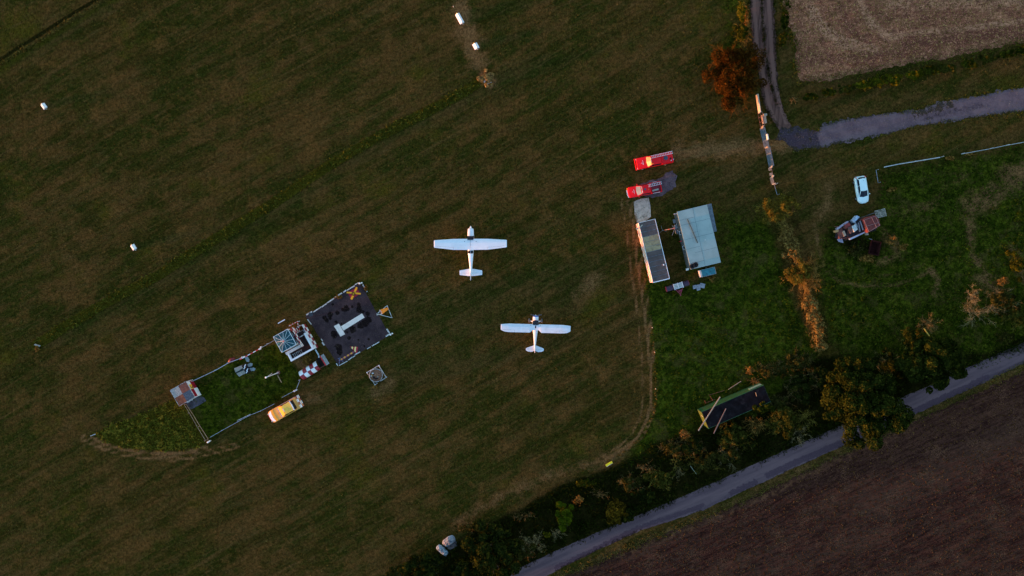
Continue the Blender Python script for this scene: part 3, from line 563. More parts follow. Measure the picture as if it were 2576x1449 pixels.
# ------------------------------------------------------------------ vehicles' shared pieces
def wheel(parent, x, y, r, w, name="wheel", hub=None):
    T = MB().tube((x, y - w / 2, r), (x, y + w / 2, r), r, n=20).build(name, BLACK, parent, smooth=False)
    s = 1 if y > 0 else -1
    MB().tube((x, y + s * w / 2, r), (x, y + s * (w / 2 + 0.012), r), r * 0.55, n=14).build("hub_cap", hub or GREYM, T)
    return T
def rounded(x0, x1, w, rf, rr, bow=0.0, n=5):
    """plan outline of a vehicle, nose at +x; rf/rr corner radii front/rear; bow = how far the nose bulges"""
    pts = []
    for (cx, cy, r, a0) in ((x1 - rf, w / 2 - rf, rf, 0), (x0 + rr, w / 2 - rr, rr, 90), (x0 + rr, -w / 2 + rr, rr, 180), (x1 - rf, -w / 2 + rf, rf, 270)):
        for k in range(n):
            a = math.radians(a0 + 90 * k / (n - 1)); x = cx + r * math.cos(a); y = cy + r * math.sin(a)
            if x > x1 - rf - 1e-6: x += bow * (1 - (2 * y / w) ** 2)
            pts.append((x, y))
    # add side stations so that heights can follow the hood line
    out = []
    for i, p in enumerate(pts):
        q = pts[(i + 1) % len(pts)]; out.append(p); d = math.hypot(q[0] - p[0], q[1] - p[1])
        k = int(d / 0.3)
        for j in range(1, k + 1): out.append((p[0] + (q[0] - p[0]) * j / (k + 1), p[1] + (q[1] - p[1]) * j / (k + 1)))
    return out
def shell(mb, out, levels, mi=0):
    """stack of the outline at given (height fn, inset) levels, capped with a fan strip"""
    cx = sum(p[0] for p in out) / len(out)
    rings = []
    for zf, ins in levels:
        r = []
        for x, y in out:
            l = math.hypot(x - cx, y) + 1e-9; k = 1 - ins / max(l, .5)
            sx = cx + (x - cx) * (1 - ins / max(abs(x - cx), 0.6) * min(1, abs(x - cx) / 0.6)); sy = y * (1 - ins / max(abs(y), 0.35) * min(1, abs(y) / .35))
            r.append((sx, sy, zf(sx) if callable(zf) else zf))
        rings.append(r)
    mb.loft(rings, cap=False, mi=mi)
    # cap: bridge left and right sides through the centre line
    top = rings[-1]; o = len(mb.v); n = len(top)
    mb.v += [tuple(p) for p in top]
    cz = [(p[0], 0.0, (levels[-1][0](p[0]) if callable(levels[-1][0]) else levels[-1][0]) + 0.03) for p in top]
    mb.v += cz
    for i in range(n):
        j = (i + 1) % n; mb.f.append((o + i, o + j, o + n + j, o + n + i)); mb.m.append(mi)
    return mb
def lerp(pts):
    def f(x):
        for (x0, z0), (x1, z1) in zip(pts[:-1], pts[1:]):
            if x <= x1: return z0 + (z1 - z0) * (max(x, x0) - x0) / (x1 - x0)
        return pts[-1][1]
    return f

# ------------------------------------------------------------------ light aircraft
def wing(mb, secs, mi=0):
    """secs: (x, y_le, y_te, z_mid, thick)"""
    rings = []
    for x, yl, yt, z, th in secs:
        c = yl - yt; prof = [(0, 0), (0.04, .38), (0.15, .75), (0.35, 1.0), (0.65, .7), (1, .04), (0.65, -.25), (0.3, -.4), (0.06, -.3)]
        rings.append([(x, yl - c * u, z + th * v) for u, v in prof])
    return mb.loft(rings, mi=mi)
def ring(y, w, zt, zb, n=14, sq=0.65):
    r = []
    for k in range(n):
        a = 2 * math.pi * k / n; cx, cz = math.cos(a), math.sin(a)
        cx = math.copysign(abs(cx) ** sq, cx); cz = math.copysign(abs(cz) ** sq, cz)
        r.append((w / 2 * cx, y, (zt + zb) / 2 + (zt - zb) / 2 * cz))
    return r
DARKLINE = M("panel_gap", (0.16, 0.16, 0.20), 0.6, 0.1)
# --- the larger aeroplane with straight-edged tapering wings
o = P(1183.5, 600.8, 2.1)
A = thing("light_aircraft", "larger white high-wing aeroplane with white pointed spinner and square-cut tapered wings", "aeroplane", (o.x, o.y, 0), math.radians(0.3), "light aircraft parked on the grass")
f = MB().loft([ring(1.60, .80, 1.62, .95), ring(1.52, .88, 1.66, .90), ring(1.0, .98, 1.68, .80), ring(.42, 1.02, 1.72, .72), ring(.30, 1.04, 1.75, .72), ring(-.15, 1.02, 2.12, .70), ring(-1.0, 1.0, 2.16, .72),
               ring(-1.7, .92, 2.05, .80), ring(-2.25, .84, 1.88, .92), ring(-3.4, .58, 1.68, 1.05), ring(-4.6, .36, 1.56, 1.12), ring(-5.5, .16, 1.46, 1.18)]).build("fuselage", PLANEW, A, smooth=True)
sp = MB().loft([[(r * math.cos(a), y, 1.33 + r * math.sin(a)) for a in [2 * math.pi * k / 12 for k in range(12)]] for y, r in ((1.62, .20), (1.75, .17), (1.9, .10), (2.03, .01))]).build("spinner", PLANEW, A, smooth=True)
pr = MB()
for s in (1, -1): pr.box((s * .48, 1.70, 1.33 + s * .18), (.86, .03, .13), R=Matrix.Rotation(-.36, 3, 'Y'))
pr.build("propeller", [BLACK], sp)
ws = MB().add([(-.50, .46, 1.75), (.50, .46, 1.75), (.50, .28, 1.92), (.45, -.16, 2.36), (-.45, -.16, 2.36), (-.50, .28, 1.92)], [(0, 1, 2, 5), (5, 2, 3, 4)])
ws.add([(-.45, -.16, 2.36), (.45, -.16, 2.36), (.45, -.17, 2.2), (-.45, -.17, 2.2)], [(0, 1, 2, 3)])
ws.add([(.50, .40, 1.70), (.52, -.15, 1.72), (.50, -.15, 2.12), (.46, -.10, 2.19), (.48, .28, 1.82)], [(0, 1, 2, 3, 4)])
ws.add([(-.50, .40, 1.70), (-.52, -.15, 1.72), (-.50, -.15, 2.12), (-.46, -.10, 2.19), (-.48, .28, 1.82)], [(4, 3, 2, 1, 0)])
ws.build("windscreen", DARKGL, A)
for s in (1, -1):
    w_ = wing(MB(), [(s * .02, .0, -1.68, 2.20, .12), (s * .50, .0, -1.68, 2.20, .13), (s * 2.6, -.02, -1.66, 2.27, .12), (s * 5.38, -.20, -1.33, 2.36, .08), (s * 5.5, -.24, -1.27, 2.36, .03)]).build("wing", PLANEW, A, smooth=False)
    MB().bar((s * 2.55, -1.30, 2.345), (s * 5.2, -1.10, 2.405), .012, .006).bar((s * 2.55, -1.30, 2.345), (s * 2.55, -1.64, 2.31), .012, .006).build("aileron_gap", DARKLINE, w_)
    MB().tube((s * .87, -.42, 2.32), (s * .87, -.42, 2.345), .05, n=10).build("fuel_cap", BLACK, w_)
    MB().tube((s * .48, -.35, .85), (s * 2.4, -.45, 2.2), .04, n=8).build("wing_strut", PLANEW, A)
    MB().bar((s * .42, -.6, .85), (s * 1.12, -.68, .22), .12, .03).build("landing_gear_leg", PLANEW, A)
    MB().tube((s * 1.08, -.68, .2), (s * 1.24, -.68, .2), .2, n=16).build("wheel", BLACK, A)
    st = wing(MB(), [(s * .05, -4.48, -5.62, 1.40, .035), (s * .5, -4.56, -5.60, 1.40, .035), (s * 1.66, -4.76, -5.46, 1.40, .028), (s * 1.72, -4.80, -5.42, 1.40, .01)]).build("tailplane", PLANEW, A)
    MB().bar((s * .2, -5.18, 1.437), (s * 1.55, -5.16, 1.432), .014, .006).build("elevator_gap", DARKLINE, st)
    MB().bar((s * .06, -5.95, 1.62), (s * .32, -6.22, 1.30), .012, .012).build("static_wick", GREYM, A)
wing(MB(), [(5.35, -.18, -1.30, 2.36, .09), (5.37, -.18, -1.30, 2.36, .09)])
MB().tube((0, 1.1, .2), (0, 1.1, .9), .035, n=8).build("nose_gear_leg", GREYM, A)
MB().tube((-.07, 1.1, .18), (.07, 1.1, .18), .18, n=16).build("wheel", BLACK, A)
fin = MB().loft([[(-.025, -3.1, 1.66), (.025, -3.1, 1.66), (.03, -5.75, 1.45), (-.03, -5.75, 1.45)], [(-.035, -4.35, 1.78), (.035, -4.35, 1.78), (.035, -5.85, 1.70), (-.035, -5.85, 1.70)], [(-.03, -5.35, 2.66), (.03, -5.35, 2.66), (.03, -6.05, 2.60), (-.03, -6.05, 2.60)]]).build("fin", PLANEW, A)
MB().loft([[(-.03, -5.76, 1.30), (.03, -5.76, 1.30), (.02, -6.0, 1.30), (-.02, -6.0, 1.30)], [(-.03, -6.06, 2.58), (.03, -6.06, 2.58), (.015, -6.32, 2.5), (-.015, -6.32, 2.5)]]).build("rudder", PLANEW, A)
for s in (1, -1):
    MB().add([(s * .045, -1.78, 2.09), (s * .34, -1.80, 2.055), (s * .42, -1.95, 1.95), (s * .36, -2.20, 1.905), (s * .045, -2.24, 1.955)], [(0, 1, 2, 3, 4) if s < 0 else (4, 3, 2, 1, 0)]).build("rear_window", DARKGL, A)
MB().tube((.0, -.9, 2.2), (.0, -.9, 2.5), .012, n=6).build("radio_aerial", GREYM, A)

# --- the smaller tail-dragger
o = P(1347.6, 815.6, 2.0)
B = thing("light_aircraft", "smaller high-wing aeroplane with blue nose, fat tyres, roof slot window and rounded tail", "aeroplane", (o.x, o.y, 0), math.radians(-1.5), "light aircraft parked on the grass")
BLUE = M("blue_cowl", (0.012, 0.09, 0.38), 0.3, 0.1, 2.0, coat=.4)
MB().loft([ring(.50, .92, 1.78, .78), ring(.10, .98, 1.92, .70), ring(-.2, .96, 2.06, .68), ring(-.6, .92, 2.06, .64), ring(-1.0, .84, 1.93, .62), ring(-1.5, .64, 1.68, .62), ring(-2.6, .40, 1.30, .62), ring(-3.6, .22, 1.02, .60), ring(-4.25, .10, .90, .62)]).build("fuselage", PLANEB, B, smooth=True)
MB().loft([ring(1.18, .80, 1.66, .98), ring(1.05, .86, 1.70, .90), ring(.50, .90, 1.77, .79)]).build("engine_cowling", PLANEW, B, smooth=True)
MB().loft([ring(1.27, .62, 1.58, 1.05), ring(1.24, .78, 1.66, .98), ring(1.10, .865, 1.71, .90)]).build("nose_ring", BLUE, B, smooth=True)
sp = MB().tube((0, 1.27, 1.34), (0, 1.42, 1.36), .13, .03, n=12).build("spinner", PLANEW, B, smooth=True)
pr = MB(); pr.box((.46, 1.36, 1.27), (.88, .04, .12), R=Matrix.Rotation(.16, 3, 'Z') @ Matrix.Rotation(.15, 3, 'Y')); pr.box((-.40, 1.36, 1.43), (.80, .04, .12), R=Matrix.Rotation(-.1, 3, 'Z') @ Matrix.Rotation(.15, 3, 'Y')); pr.build("propeller", GREYM, sp)
ws = MB().add([(-.43, .52, 1.79), (0, .60, 1.82), (.43, .52, 1.79), (.47, .25, 1.92), (.44, -.10, 2.24), (-.44, -.10, 2.24), (-.47, .25, 1.92), (0, .25, 2.04)], [(0, 1, 7, 6), (1, 2, 3, 7), (7, 3, 4, 5), (6, 7, 5)])
ws.add([(.47, .45, 1.74), (.49, -.6, 1.70), (.48, -.6, 1.98), (.45, 0, 2.04)], [(0, 1, 2, 3)]); ws.add([(-.47, .45, 1.74), (-.49, -.6, 1.70), (-.48, -.6, 1.98), (-.45, 0, 2.04)], [(3, 2, 1, 0)])
ws.build("windscreen", DARKGL, B)
for s in (1, -1):
    w_ = wing(MB(), [(s * .02, .0, -.92, 2.12, .09), (s * .46, .0, -.92, 2.12, .10), (s * .88, .0, -1.28, 2.13, .11), (s * 4.1, .0, -1.28, 2.20, .10), (s * 4.75, -.06, -1.20, 2.21, .08), (s * 5.15, -.11, -1.02, 2.22, .06), (s * 5.27, -.12, -.92, 2.22, .02)]).build("wing", PLANEB, B)
    MB().bar((s * 3.2, -.95, 2.275), (s * 4.95, -.90, 2.262), .014, .006).bar((s * 3.2, -.95, 2.275), (s * 3.2, -1.24, 2.235), .014, .006).build("aileron_gap", DARKLINE, w_)
    MB().tube((s * .5, -.2, .80), (s * 2.3, -.3, 2.08), .035, n=8).build("wing_strut", PLANEB, B)
    MB().bar((s * .40, .35, .85), (s * .90, .42, .34), .16, .04).build("landing_gear_leg", PLANEB, B)
    wl = MB().tube((s * .88, .46, .33), (s * 1.06, .46, .33), .33, n=20).build("wheel", M("grey_tyre", (.10, .10, .11), .8, .2), B)
    MB().tube((s * 1.06, .46, .33), (s * 1.075, .46, .33), .15, n=14).build("hub_cap", WHITE, wl)
    st = wing(MB(), [(s * .04, -3.25, -4.12, .93, .03), (s * .5, -3.42, -4.30, .93, .03), (s * 1.05, -3.62, -4.24, .93, .025), (s * 1.32, -3.74, -4.10, .93, .02), (s * 1.36, -3.82, -4.0, .93, .01)]).build("tailplane", PLANEB, B)
    MB().bar((s * .12, -3.86, .965), (s * 1.2, -3.86, .957), .014, .006).build("elevator_gap", DARKLINE, st)
    MB().tube((s * .74, -.18, 2.235), (s * .74, -.18, 2.25), .04, n=8).build("fuel_cap", BLACK, w_)
MB().loft([[(-.025, -3.1, 1.12), (.025, -3.1, 1.12), (.025, -4.0, .88), (-.025, -4.0, .88)], [(-.025, -3.55, 1.55), (.025, -3.55, 1.55), (.02, -4.0, 1.75), (-.02, -4.0, 1.75)]]).build("fin", PLANEB, B)
MB().loft([[(-.025, -4.02, .62), (.025, -4.02, .62), (.02, -4.45, .75), (-.02, -4.45, .75)], [(-.025, -4.02, 1.75), (.025, -4.02, 1.75), (.015, -4.38, 1.65), (-.015, -4.38, 1.65)]]).build("rudder", YEL if False else PLANEB, B)
MB().tube((-.05, -4.1, .1), (.05, -4.1, .1), .1, n=12).build("tail_wheel", BLACK, B)
MB().bar((0, -3.7, .62), (0, -4.1, .15), .04, .02).build("tail_spring", GREYM, B)
MB().box((0, -.40, 2.235), (.16, .42, .02)).build("roof_window", DARKGL, B, bevel=.02)

# ------------------------------------------------------------------ pickups with ladders
def ladder(T, name, p0, p1, w, n, mat, parent=None, th=.035):
    p0 = Vector(p0); p1 = Vector(p1); d = (p1 - p0).normalized(); s = Vector((-d.y, d.x, 0)).normalized() * w / 2; m = MB()
    m.bar(p0 + s, p1 + s, th, th * 1.6); m.bar(p0 - s, p1 - s, th, th * 1.6)
    for k in range(n):
        q = p0 + (p1 - p0) * ((k + .6) / n); m.bar(q + s * .9, q - s * .9, th, th * .8)
    return m.build(name, mat, parent)
LIME = M("windscreen_reflection", (0.36, 0.25, 0.07), 0.4, 0.2, 2.0)  # warm reflection on the glass is painted as its base colour
BLUEGL = M("pale_glass", (0.30, 0.30, 0.24), 0.2, 0.12, 1.5)
AMBER = M("amber_lens", (0.9, 0.38, 0.02), 0.2, 0.1)
BRIGHT = M("chrome_cap", (0.8, 0.78, 0.8), 0.2, 0.1, metal=.8)
def lettering(mb, x, y, z, length, h, seed, along='y'):
    """row of small capital-like strokes"""
    r = random.Random(seed); n = 7; s = length / n
    for k in range(n):
        c = y - length / 2 + (k + .5) * s
        mb.box((x, c - s * .28, z), (h, s * .22, .006)); 
        if r.random() < .8: mb.box((x + h * .38, c + .0, z), (h * .22, s * .5, .006))
        if r.random() < .6: mb.box((x - h * .38, c + .0, z), (h * .22, s * .5, .006))
        if r.random() < .6: mb.box((x, c + s * .22, z), (h, s * .2, .006))
    return mb

fr = P(1645.5, 404, 0.9)
T1 = thing("pickup_truck", "longer red fire pickup with ladder, round black cover and amber beacon", "pickup truck", (fr.x, fr.y, 0), math.radians(180 + 11.3), "red fire pickups with roof ladders")
z1 = lerp([(-2.9, .98), (.55, 1.0), (.9, 1.02), (2.2, .93), (2.75, .88)])
out = rounded(-2.86, 2.72, 1.74, .14, .10, .03)
shell(MB(), out, [(.35, .05), (.62, 0), (lambda x: z1(x) - .10, 0), (z1, .05)]).build("body", TRUCKR, T1)
MB().box((2.84, 0, .52), (.16, 1.80, .22)).build("front_bumper", TRUCKR, T1, bevel=.02)
MB().box((2.76, 0, .74), (.035, 1.5, .16)).build("grille", BLACK, T1)
cab = MB().loft([[(1.10, -.78, 1.02), (1.22, 0, 1.02), (1.10, .78, 1.02), (-1.0, .82, 1.02), (-1.0, -.82, 1.02)], [(.55, -.62, 1.62), (.62, 0, 1.64), (.55, .62, 1.62), (-.92, .66, 1.62), (-.92, -.66, 1.62)]]).build("cab", TRUCKR, T1)
MB().add([(1.13, -.72, 1.06), (1.24, 0, 1.06), (1.13, .72, 1.06), (.63, .58, 1.605), (.70, 0, 1.62), (.63, -.58, 1.605)], [(0, 1, 4, 5), (1, 2, 3, 4)]).build("windscreen", LIME, T1)
MB().add([(1.0, -.80, 1.08), (-.85, -.825, 1.08), (-.85, -.69, 1.56), (.52, -.66, 1.56)], [(0, 1, 2, 3)]).build("side_window", DARKGL, T1)
MB().add([(1.0, .80, 1.08), (-.85, .825, 1.08), (-.85, .69, 1.56), (.52, .66, 1.56)], [(3, 2, 1, 0)]).build("side_window", DARKGL, T1)
MB().loft([[(-1.02, -.84, 1.0), (-1.02, .84, 1.0), (-2.84, .84, 1.0), (-2.84, -.84, 1.0)], [(-1.02, -.78, 1.42), (-1.02, .78, 1.42), (-2.80, .78, 1.36), (-2.80, -.78, 1.36)]]).build("rear_canopy", TRUCKR, T1, bevel=.03)
MB().tube((.62, -.52, 1.66), (.62, .52, 1.66), .04, n=8).build("light_bar", OLDWHITE, T1)
MB().tube((.66, .40, 1.63), (.66, .40, 1.80), .11, .08, n=14).tube((.42, .52, 1.63), (.42, .52, 1.74), .06, n=10).build("amber_beacon", AMBER, T1)
ladder(T1, "ladder", (.52, -.50, 1.70), (-2.86, -.60, 1.62), .36, 13, WHITE, T1)
MB().tube((-1.70, .02, 1.40), (-1.70, .02, 1.47), .33, n=24).build("round_cover", M("dark_cover", (.045, .055, .08), .7, .2), T1)
MB().tube((-2.45, .55, 1.38), (-2.45, .55, 1.55), .10, .07, n=12).build("cylinder_cap", BRIGHT, T1)
MB().tube((-2.88, .42, .75), (-2.88, .42, 1.15), .10, .09, n=12).build("cylinder_cap", BRIGHT, T1)
MB().tube((-2.40, .22, 1.37), (-2.40, .22, 1.42), .13, n=14).build("hatch", BLACK, T1)
for c_ in ((-2.25, -.10, 1.40), (-2.62, -.22, 1.40), (-1.0, -.32, 1.43)): MB().box(c_, (.09, .08, .07)).build("red_lamp", REDW, T1)
lettering(MB(), 1.75, 0, 1.008, .74, .14, 5).build("hood_lettering", WHITE, T1)
MB().tube((2.02, .02, .985), (1.90, .02, .995), .05, .01, n=6).build("hood_emblem", WHITE, T1)
for s in (1, -1):
    MB().box((2.72, s * .70, .76), (.05, .22, .16)).build("headlight", M("lamp_glass", (.7, .68, .6), .15, .1), T1)
    wheel(T1, 1.85, s * .80, .36, .22); wheel(T1, -1.75, s * .80, .36, .22)
    MB().bar((-.98, s * .86, 1.15), (-2.80, s * .86, 1.10), .02, .05).build("side_rail", TRUCKR, T1)

fr = P(1621, 477.2, 0.9)
T2 = thing("pickup_truck", "shorter red fire pickup with open load bed and pale blue windscreen, beside the concrete slab", "pickup truck", (fr.x, fr.y, 0), math.radians(180 + 11.0), "red fire pickups with roof ladders")
z2 = lerp([(-2.6, .96), (.3, .98), (.9, 1.0), (2.0, .92), (2.6, .84)])
out = rounded(-.98, 2.52, 1.66, .28, .06, .05)
shell(MB(), out, [(.35, .06), (.62, 0), (lambda x: z2(x) - .12, 0), (z2, .07)]).build("body", TRUCKR, T2)
MB().loft([[(1.15, -.74, .99), (1.28, 0, .99), (1.15, .74, .99), (-.95, .76, .99), (-.95, -.76, .99)], [(.50, -.60, 1.52), (.58, 0, 1.54), (.50, .60, 1.52), (-.82, .62, 1.52), (-.82, -.62, 1.52)]]).build("cab", TRUCKR, T2)
MB().add([(1.19, -.68, 1.03), (1.31, 0, 1.03), (1.19, .68, 1.03), (.60, .56, 1.505), (.67, 0, 1.52), (.60, -.56, 1.505)], [(0, 1, 4, 5), (1, 2, 3, 4)]).build("windscreen", M("grey_windscreen", (.17, .20, .19), .3, .15), T2)
for s in (1, -1):
    MB().add([(1.0, s * .765, 1.05), (-.80, s * .775, 1.05), (-.75, s * .66, 1.46), (.5, s * .645, 1.46)], [(0, 1, 2, 3) if s < 0 else (3, 2, 1, 0)]).build("side_window", DARKGL, T2)
    MB().box((1.0, s * .93, 1.06), (.12, .20, .14)).build("wing_mirror", TRUCKR, T2, bevel=.02)
    wheel(T2, 1.70, s * .76, .34, .22); wheel(T2, -1.70, s * .76, .34, .22)
    MB().box((2.56, s * .62, .70), (.10, .26, .14)).build("headlight", AMBER if s < 0 else M("lamp_glass", (.7, .68, .6), .15, .1), T2)
bed = MB(); bed.box((-1.75, 0, .66), (1.62, 1.50, .10), mi=1)
for s in (1, -1): bed.box((-1.75, s * .80, .88), (1.62, .06, .50))
bed.box((-2.56, 0, .88), (.06, 1.54, .50)); bed.box((-.97, 0, .98), (.06, 1.66, .66)); bed.build("load_bed", [TRUCKR, MAROON], T2)
MB().box((-1.62, .38, 1.0), (1.0, .26, .06), rz=.06).build("bed_locker", BLUEGL, T2, bevel=.02)
ladder(T2, "ladder", (-.55, -.38, 1.62), (-2.68, -.48, 1.50), .34, 8, WHITE, T2)
MB().tube((.46, -.55, 1.58), (.46, .55, 1.58), .04, n=8).build("light_bar", OLDWHITE, T2)
MB().tube((.0, .02, 1.53), (.0, .02, 1.56), .17, n=20).build("roof_hatch", M("dark_cover", (.045, .055, .08), .7, .2), T2)
MB().box((2.63, .0, .62), (.10, .92, .20)).build("number_plate", WHITE, T2, bevel=.01)
lettering(MB(), 1.62, 0, 1.0, .66, .12, 9).build("hood_lettering", WHITE, T2)
MB().tube((1.88, .0, .975), (1.76, .0, .985), .045, .01, n=6).build("hood_emblem", WHITE, T2)
MB().tube((-1.15, .82, 1.16), (-2.25, .82, 1.12), .025, n=6).build("bed_rail", WHITE, T2)
MB().tube((-1.4, -.84, 1.16), (-2.0, -.84, 1.12), .025, n=6).build("bed_rail", WHITE, T2)
MB().tube((-.55, .12, 1.52), (-.55, .12, 1.60), .045, n=8).build("amber_beacon", AMBER, T2)

# ------------------------------------------------------------------ yellow off-roader
fr = P(717, 1030.2, 0.9)
T3 = thing("off_road_car", "yellow follow-me car with white hood front and chequered board across its tail", "car", (fr.x, fr.y, 0), math.radians(180 + 29.6))
OCH = M("ochre_paint", (0.90, 0.38, 0.075), 0.5, 0.12, 2.0, spec=.3, dirt=(.6, .28, .09), dirt_amt=.3)
YBR = M("yellow_windscreen_glare", (0.62, 0.36, 0.035), 0.5, 0.05, 2.0, spec=.2)  # windscreen glass: reflected low sun put into an opaque yellow
ORG = M("orange_yellow_paint", (0.95, 0.36, 0.02), 0.45, 0.1, 2.0, spec=.3)
YRF = M("yellow_roof", (0.95, 0.52, 0.06), 0.5, 0.12, 2.0, dirt=(.4, .26, .06), dirt_amt=.4)
z3 = lerp([(-2.6, .98), (0.2, 1.02), (.7, 1.03), (1.9, .97), (2.3, .90), (2.65, .80)])
out = rounded(-2.45, 2.58, 1.92, .35, .08, .10)
shell(MB(), out, [(.38, .08), (.62, 0), (lambda x: z3(x) - .10, 0), (z3, .05)]).build("body", OCH, T3)
def patch(x0, x1, w0, w1, dz, n=8):
    m = MB()
    for i in range(n):
        ya, yb = -1 + 2 * i / n, -1 + 2 * (i + 1) / n
        bx = lambda y: .12 * (1 - y * y)
        m.add([(x0 + bx(ya), ya * w0, z3(x0) + dz + .03 * (1 - abs(ya))), (x0 + bx(yb), yb * w0, z3(x0) + dz + .03 * (1 - abs(yb))), (x1 + bx(yb), yb * w1, z3(x1) + dz + .02 * (1 - abs(yb))), (x1 + bx(ya), ya * w1, z3(x1) + dz + .02 * (1 - abs(ya)))], [(0, 3, 2, 1)])
    return m
patch(2.02, 2.50, .90, .66, .02).build("white_hood_band", WHITE, T3)
patch(1.62, 2.015, .91, .90, .02).build("orange_hood_band", ORG, T3)
MB().box((2.68, 0, .60), (.10, 1.50, .22)).build("front_bumper", REDW, T3, bevel=.03)
for s in (1, -1): MB().tube((2.60, s * .60, .78), (2.68, s * .60, .78), .11, n=12).build("headlight", M("lamp_glass", (.7, .68, .6), .15, .1), T3)
MB().loft([[(.72, -.84, 1.04), (.72, .84, 1.04), (-1.55, .86, 1.04), (-1.55, -.86, 1.04)], [(-.02, -.66, 1.68), (-.02, .66, 1.68), (-1.40, .70, 1.70), (-1.40, -.70, 1.70)]]).build("cab", OCH, T3)
MB().add([(.78, -.76, 1.075), (.78, .76, 1.075), (.06, .64, 1.695), (.06, -.64, 1.695)], [(0, 1, 2, 3)]).build("windscreen", YBR, T3)
MB().bar((.86, -.76, 1.07), (.86, .76, 1.07), .16, .03).build("windscreen_surround", M("faded_pink", (.70, .42, .34), .6, .3, 6), T3)
for s in (1, -1):
    for a, b_ in ((.45, -.35), (-.45, -1.3)):
        MB().add([(a + .05, s * .86, 1.10), (b_, s * .868, 1.10), (b_ + .03, s * .745, 1.60), (a - .38 if a > 0 else a, s * .74, 1.60)], [(0, 1, 2, 3) if s < 0 else (3, 2, 1, 0)]).build("side_window", DARKGL, T3)
    wheel(T3, 1.70, s * .88, .38, .24); wheel(T3, -1.55, s * .88, .38, .24)
    MB().box((.55, s * 1.02, 1.12), (.10, .16, .16)).build("wing_mirror", BLACK, T3)
    MB().bar((.4, s * .94, 1.06), (-2.4, s * .94, 1.04), .05, .04).build("side_rail", M("faded_pink", (.70, .42, .34), .6, .3, 6) if s < 0 else YRF, T3)
MB().loft([[(.0, -.70, 1.70), (.0, .70, 1.70), (-1.32, .74, 1.72), (-1.45, 0, 1.72), (-1.32, -.74, 1.72)], [(-.03, -.66, 1.75), (-.03, .66, 1.75), (-1.28, .70, 1.77), (-1.40, 0, 1.78), (-1.28, -.70, 1.77)]]).build("roof", YRF, T3)
MB().add([(-1.60, -.80, 1.10), (-1.60, .80, 1.10), (-1.49, .66, 1.64), (-1.49, -.66, 1.64)], [(3, 2, 1, 0)]).build("rear_window", DARKGL, T3)
bar_ = MB()
for k in range(6): bar_.box((-1.50 - .05 * (1 - abs(k - 2.5) / 2.5), -.66 + k * .264, 1.80), (.16, .22, .12), rz=.06 * (k - 2.5))
bar_.build("light_bar", WHITE, T3, bevel=.02)
MB().box((-.08, -.02, 1.80), (.08, .52, .08)).build("roof_light", WHITE, T3, bevel=.01)
MB().tube((1.22, .12, 1.05), (1.22, .12, 1.11), .06, n=10).build("amber_beacon", ORANGE, T3)
MB().box((-2.05, 0, 1.06), (.72, 1.72, .04)).build("rear_deck", OCH, T3)
MB().box((-1.72, 0, 1.12), (.12, 1.36, .10)).build("rear_equipment", BLACK, T3)
MB().grid((-2.30, -.96, 1.14), (-2.30, .96, 1.14), (-2.78, .96, .58), (-2.78, -.96, .58), 4, 2, lambda i, j: (i + j) % 2).build("chequered_board", [MAROON, WHITE], T3)
MB().box((-2.46, 0, .62), (.50, 1.78, .30)).build("rear_bumper", OCH, T3)
lettering(MB(), 2.12, -.05, .985, .60, .05, 3).build("hood_lettering", M("ink", (.04, .03, .07), .6), T3)
MB().tube((2.36, .0, .93), (2.26, .0, .95), .05, .02, n=6).build("hood_emblem", M("ink", (.04, .03, .07), .6), T3)

# ------------------------------------------------------------------ white hatchback
fr = P(2168.5, 476.8, 0.8)
T4 = thing("hatchback_car", "white hatchback parked on the grass near the white rail", "car", (fr.x, fr.y, 0), math.radians(-81))
CARW = M("car_white", (0.70, 0.84, 0.82), 0.3, 0.04, 1.0, coat=.4)
z4 = lerp([(-2.1, .95), (-1.6, 1.0), (.6, .98), (1.2, .90), (2.0, .72), (2.15, .64)])
out = rounded(-2.06, 2.02, 1.76, .62, .38, .10)
shell(MB(), out, [(.28, .08), (.55, 0), (lambda x: z4(x) - .14, .0), (z4, .10)]).build("body", CARW, T4, smooth=True)
MB().loft([[(1.05, -.66, .95), (1.18, 0, .95), (1.05, .66, .95), (-1.80, .66, 1.0), (-1.90, 0, 1.0), (-1.80, -.66, 1.0)], [(.20, -.52, 1.43), (.26, 0, 1.45), (.20, .52, 1.43), (-1.50, .52, 1.43), (-1.56, 0, 1.44), (-1.50, -.52, 1.43)]]).build("window_glass", DARKGL, T4)
MB().loft([[(.24, -.55, 1.435), (.30, 0, 1.455), (.24, .55, 1.435), (-1.56, .55, 1.435), (-1.64, 0, 1.445), (-1.56, -.55, 1.435)], [(.16, -.50, 1.475), (.20, 0, 1.49), (.16, .50, 1.475), (-1.50, .50, 1.475), (-1.56, 0, 1.485), (-1.50, -.50, 1.475)]]).build("roof", CARW, T4)
for s in (1, -1):
    for pa_, pb_, pw_ in (((1.06, s * .665, .955), (.20, s * .535, 1.445), .07), ((-1.82, s * .665, 1.0), (-1.52, s * .53, 1.44), .10), ((-.55, s * .69, .98), (-.60, s * .545, 1.43), .05)): MB().bar(pa_, pb_, pw_, .04).build("window_pillar", CARW, T4)
    wheel(T4, 1.25, s * .80, .31, .2); wheel(T4, -1.25, s * .80, .31, .2)
    MB().box((.82, s * .93, 1.0), (.13, .18, .12)).build("wing_mirror", CARW, T4, bevel=.03)
    MB().box((1.80, s * .60, .70), (.30, .26, .12), rz=-s * .5).build("headlight", M("lamp_glass", (.7, .68, .6), .15, .1), T4, bevel=.03)
    MB().box((-1.86, s * .72, .95), (.22, .12, .18), rz=s * .4).build("tail_light", REDW, T4, bevel=.02)
MB().tube((-1.2, .08, 1.48), (-1.32, .08, 1.60), .012, n=6).build("roof_aerial", BLACK, T4)
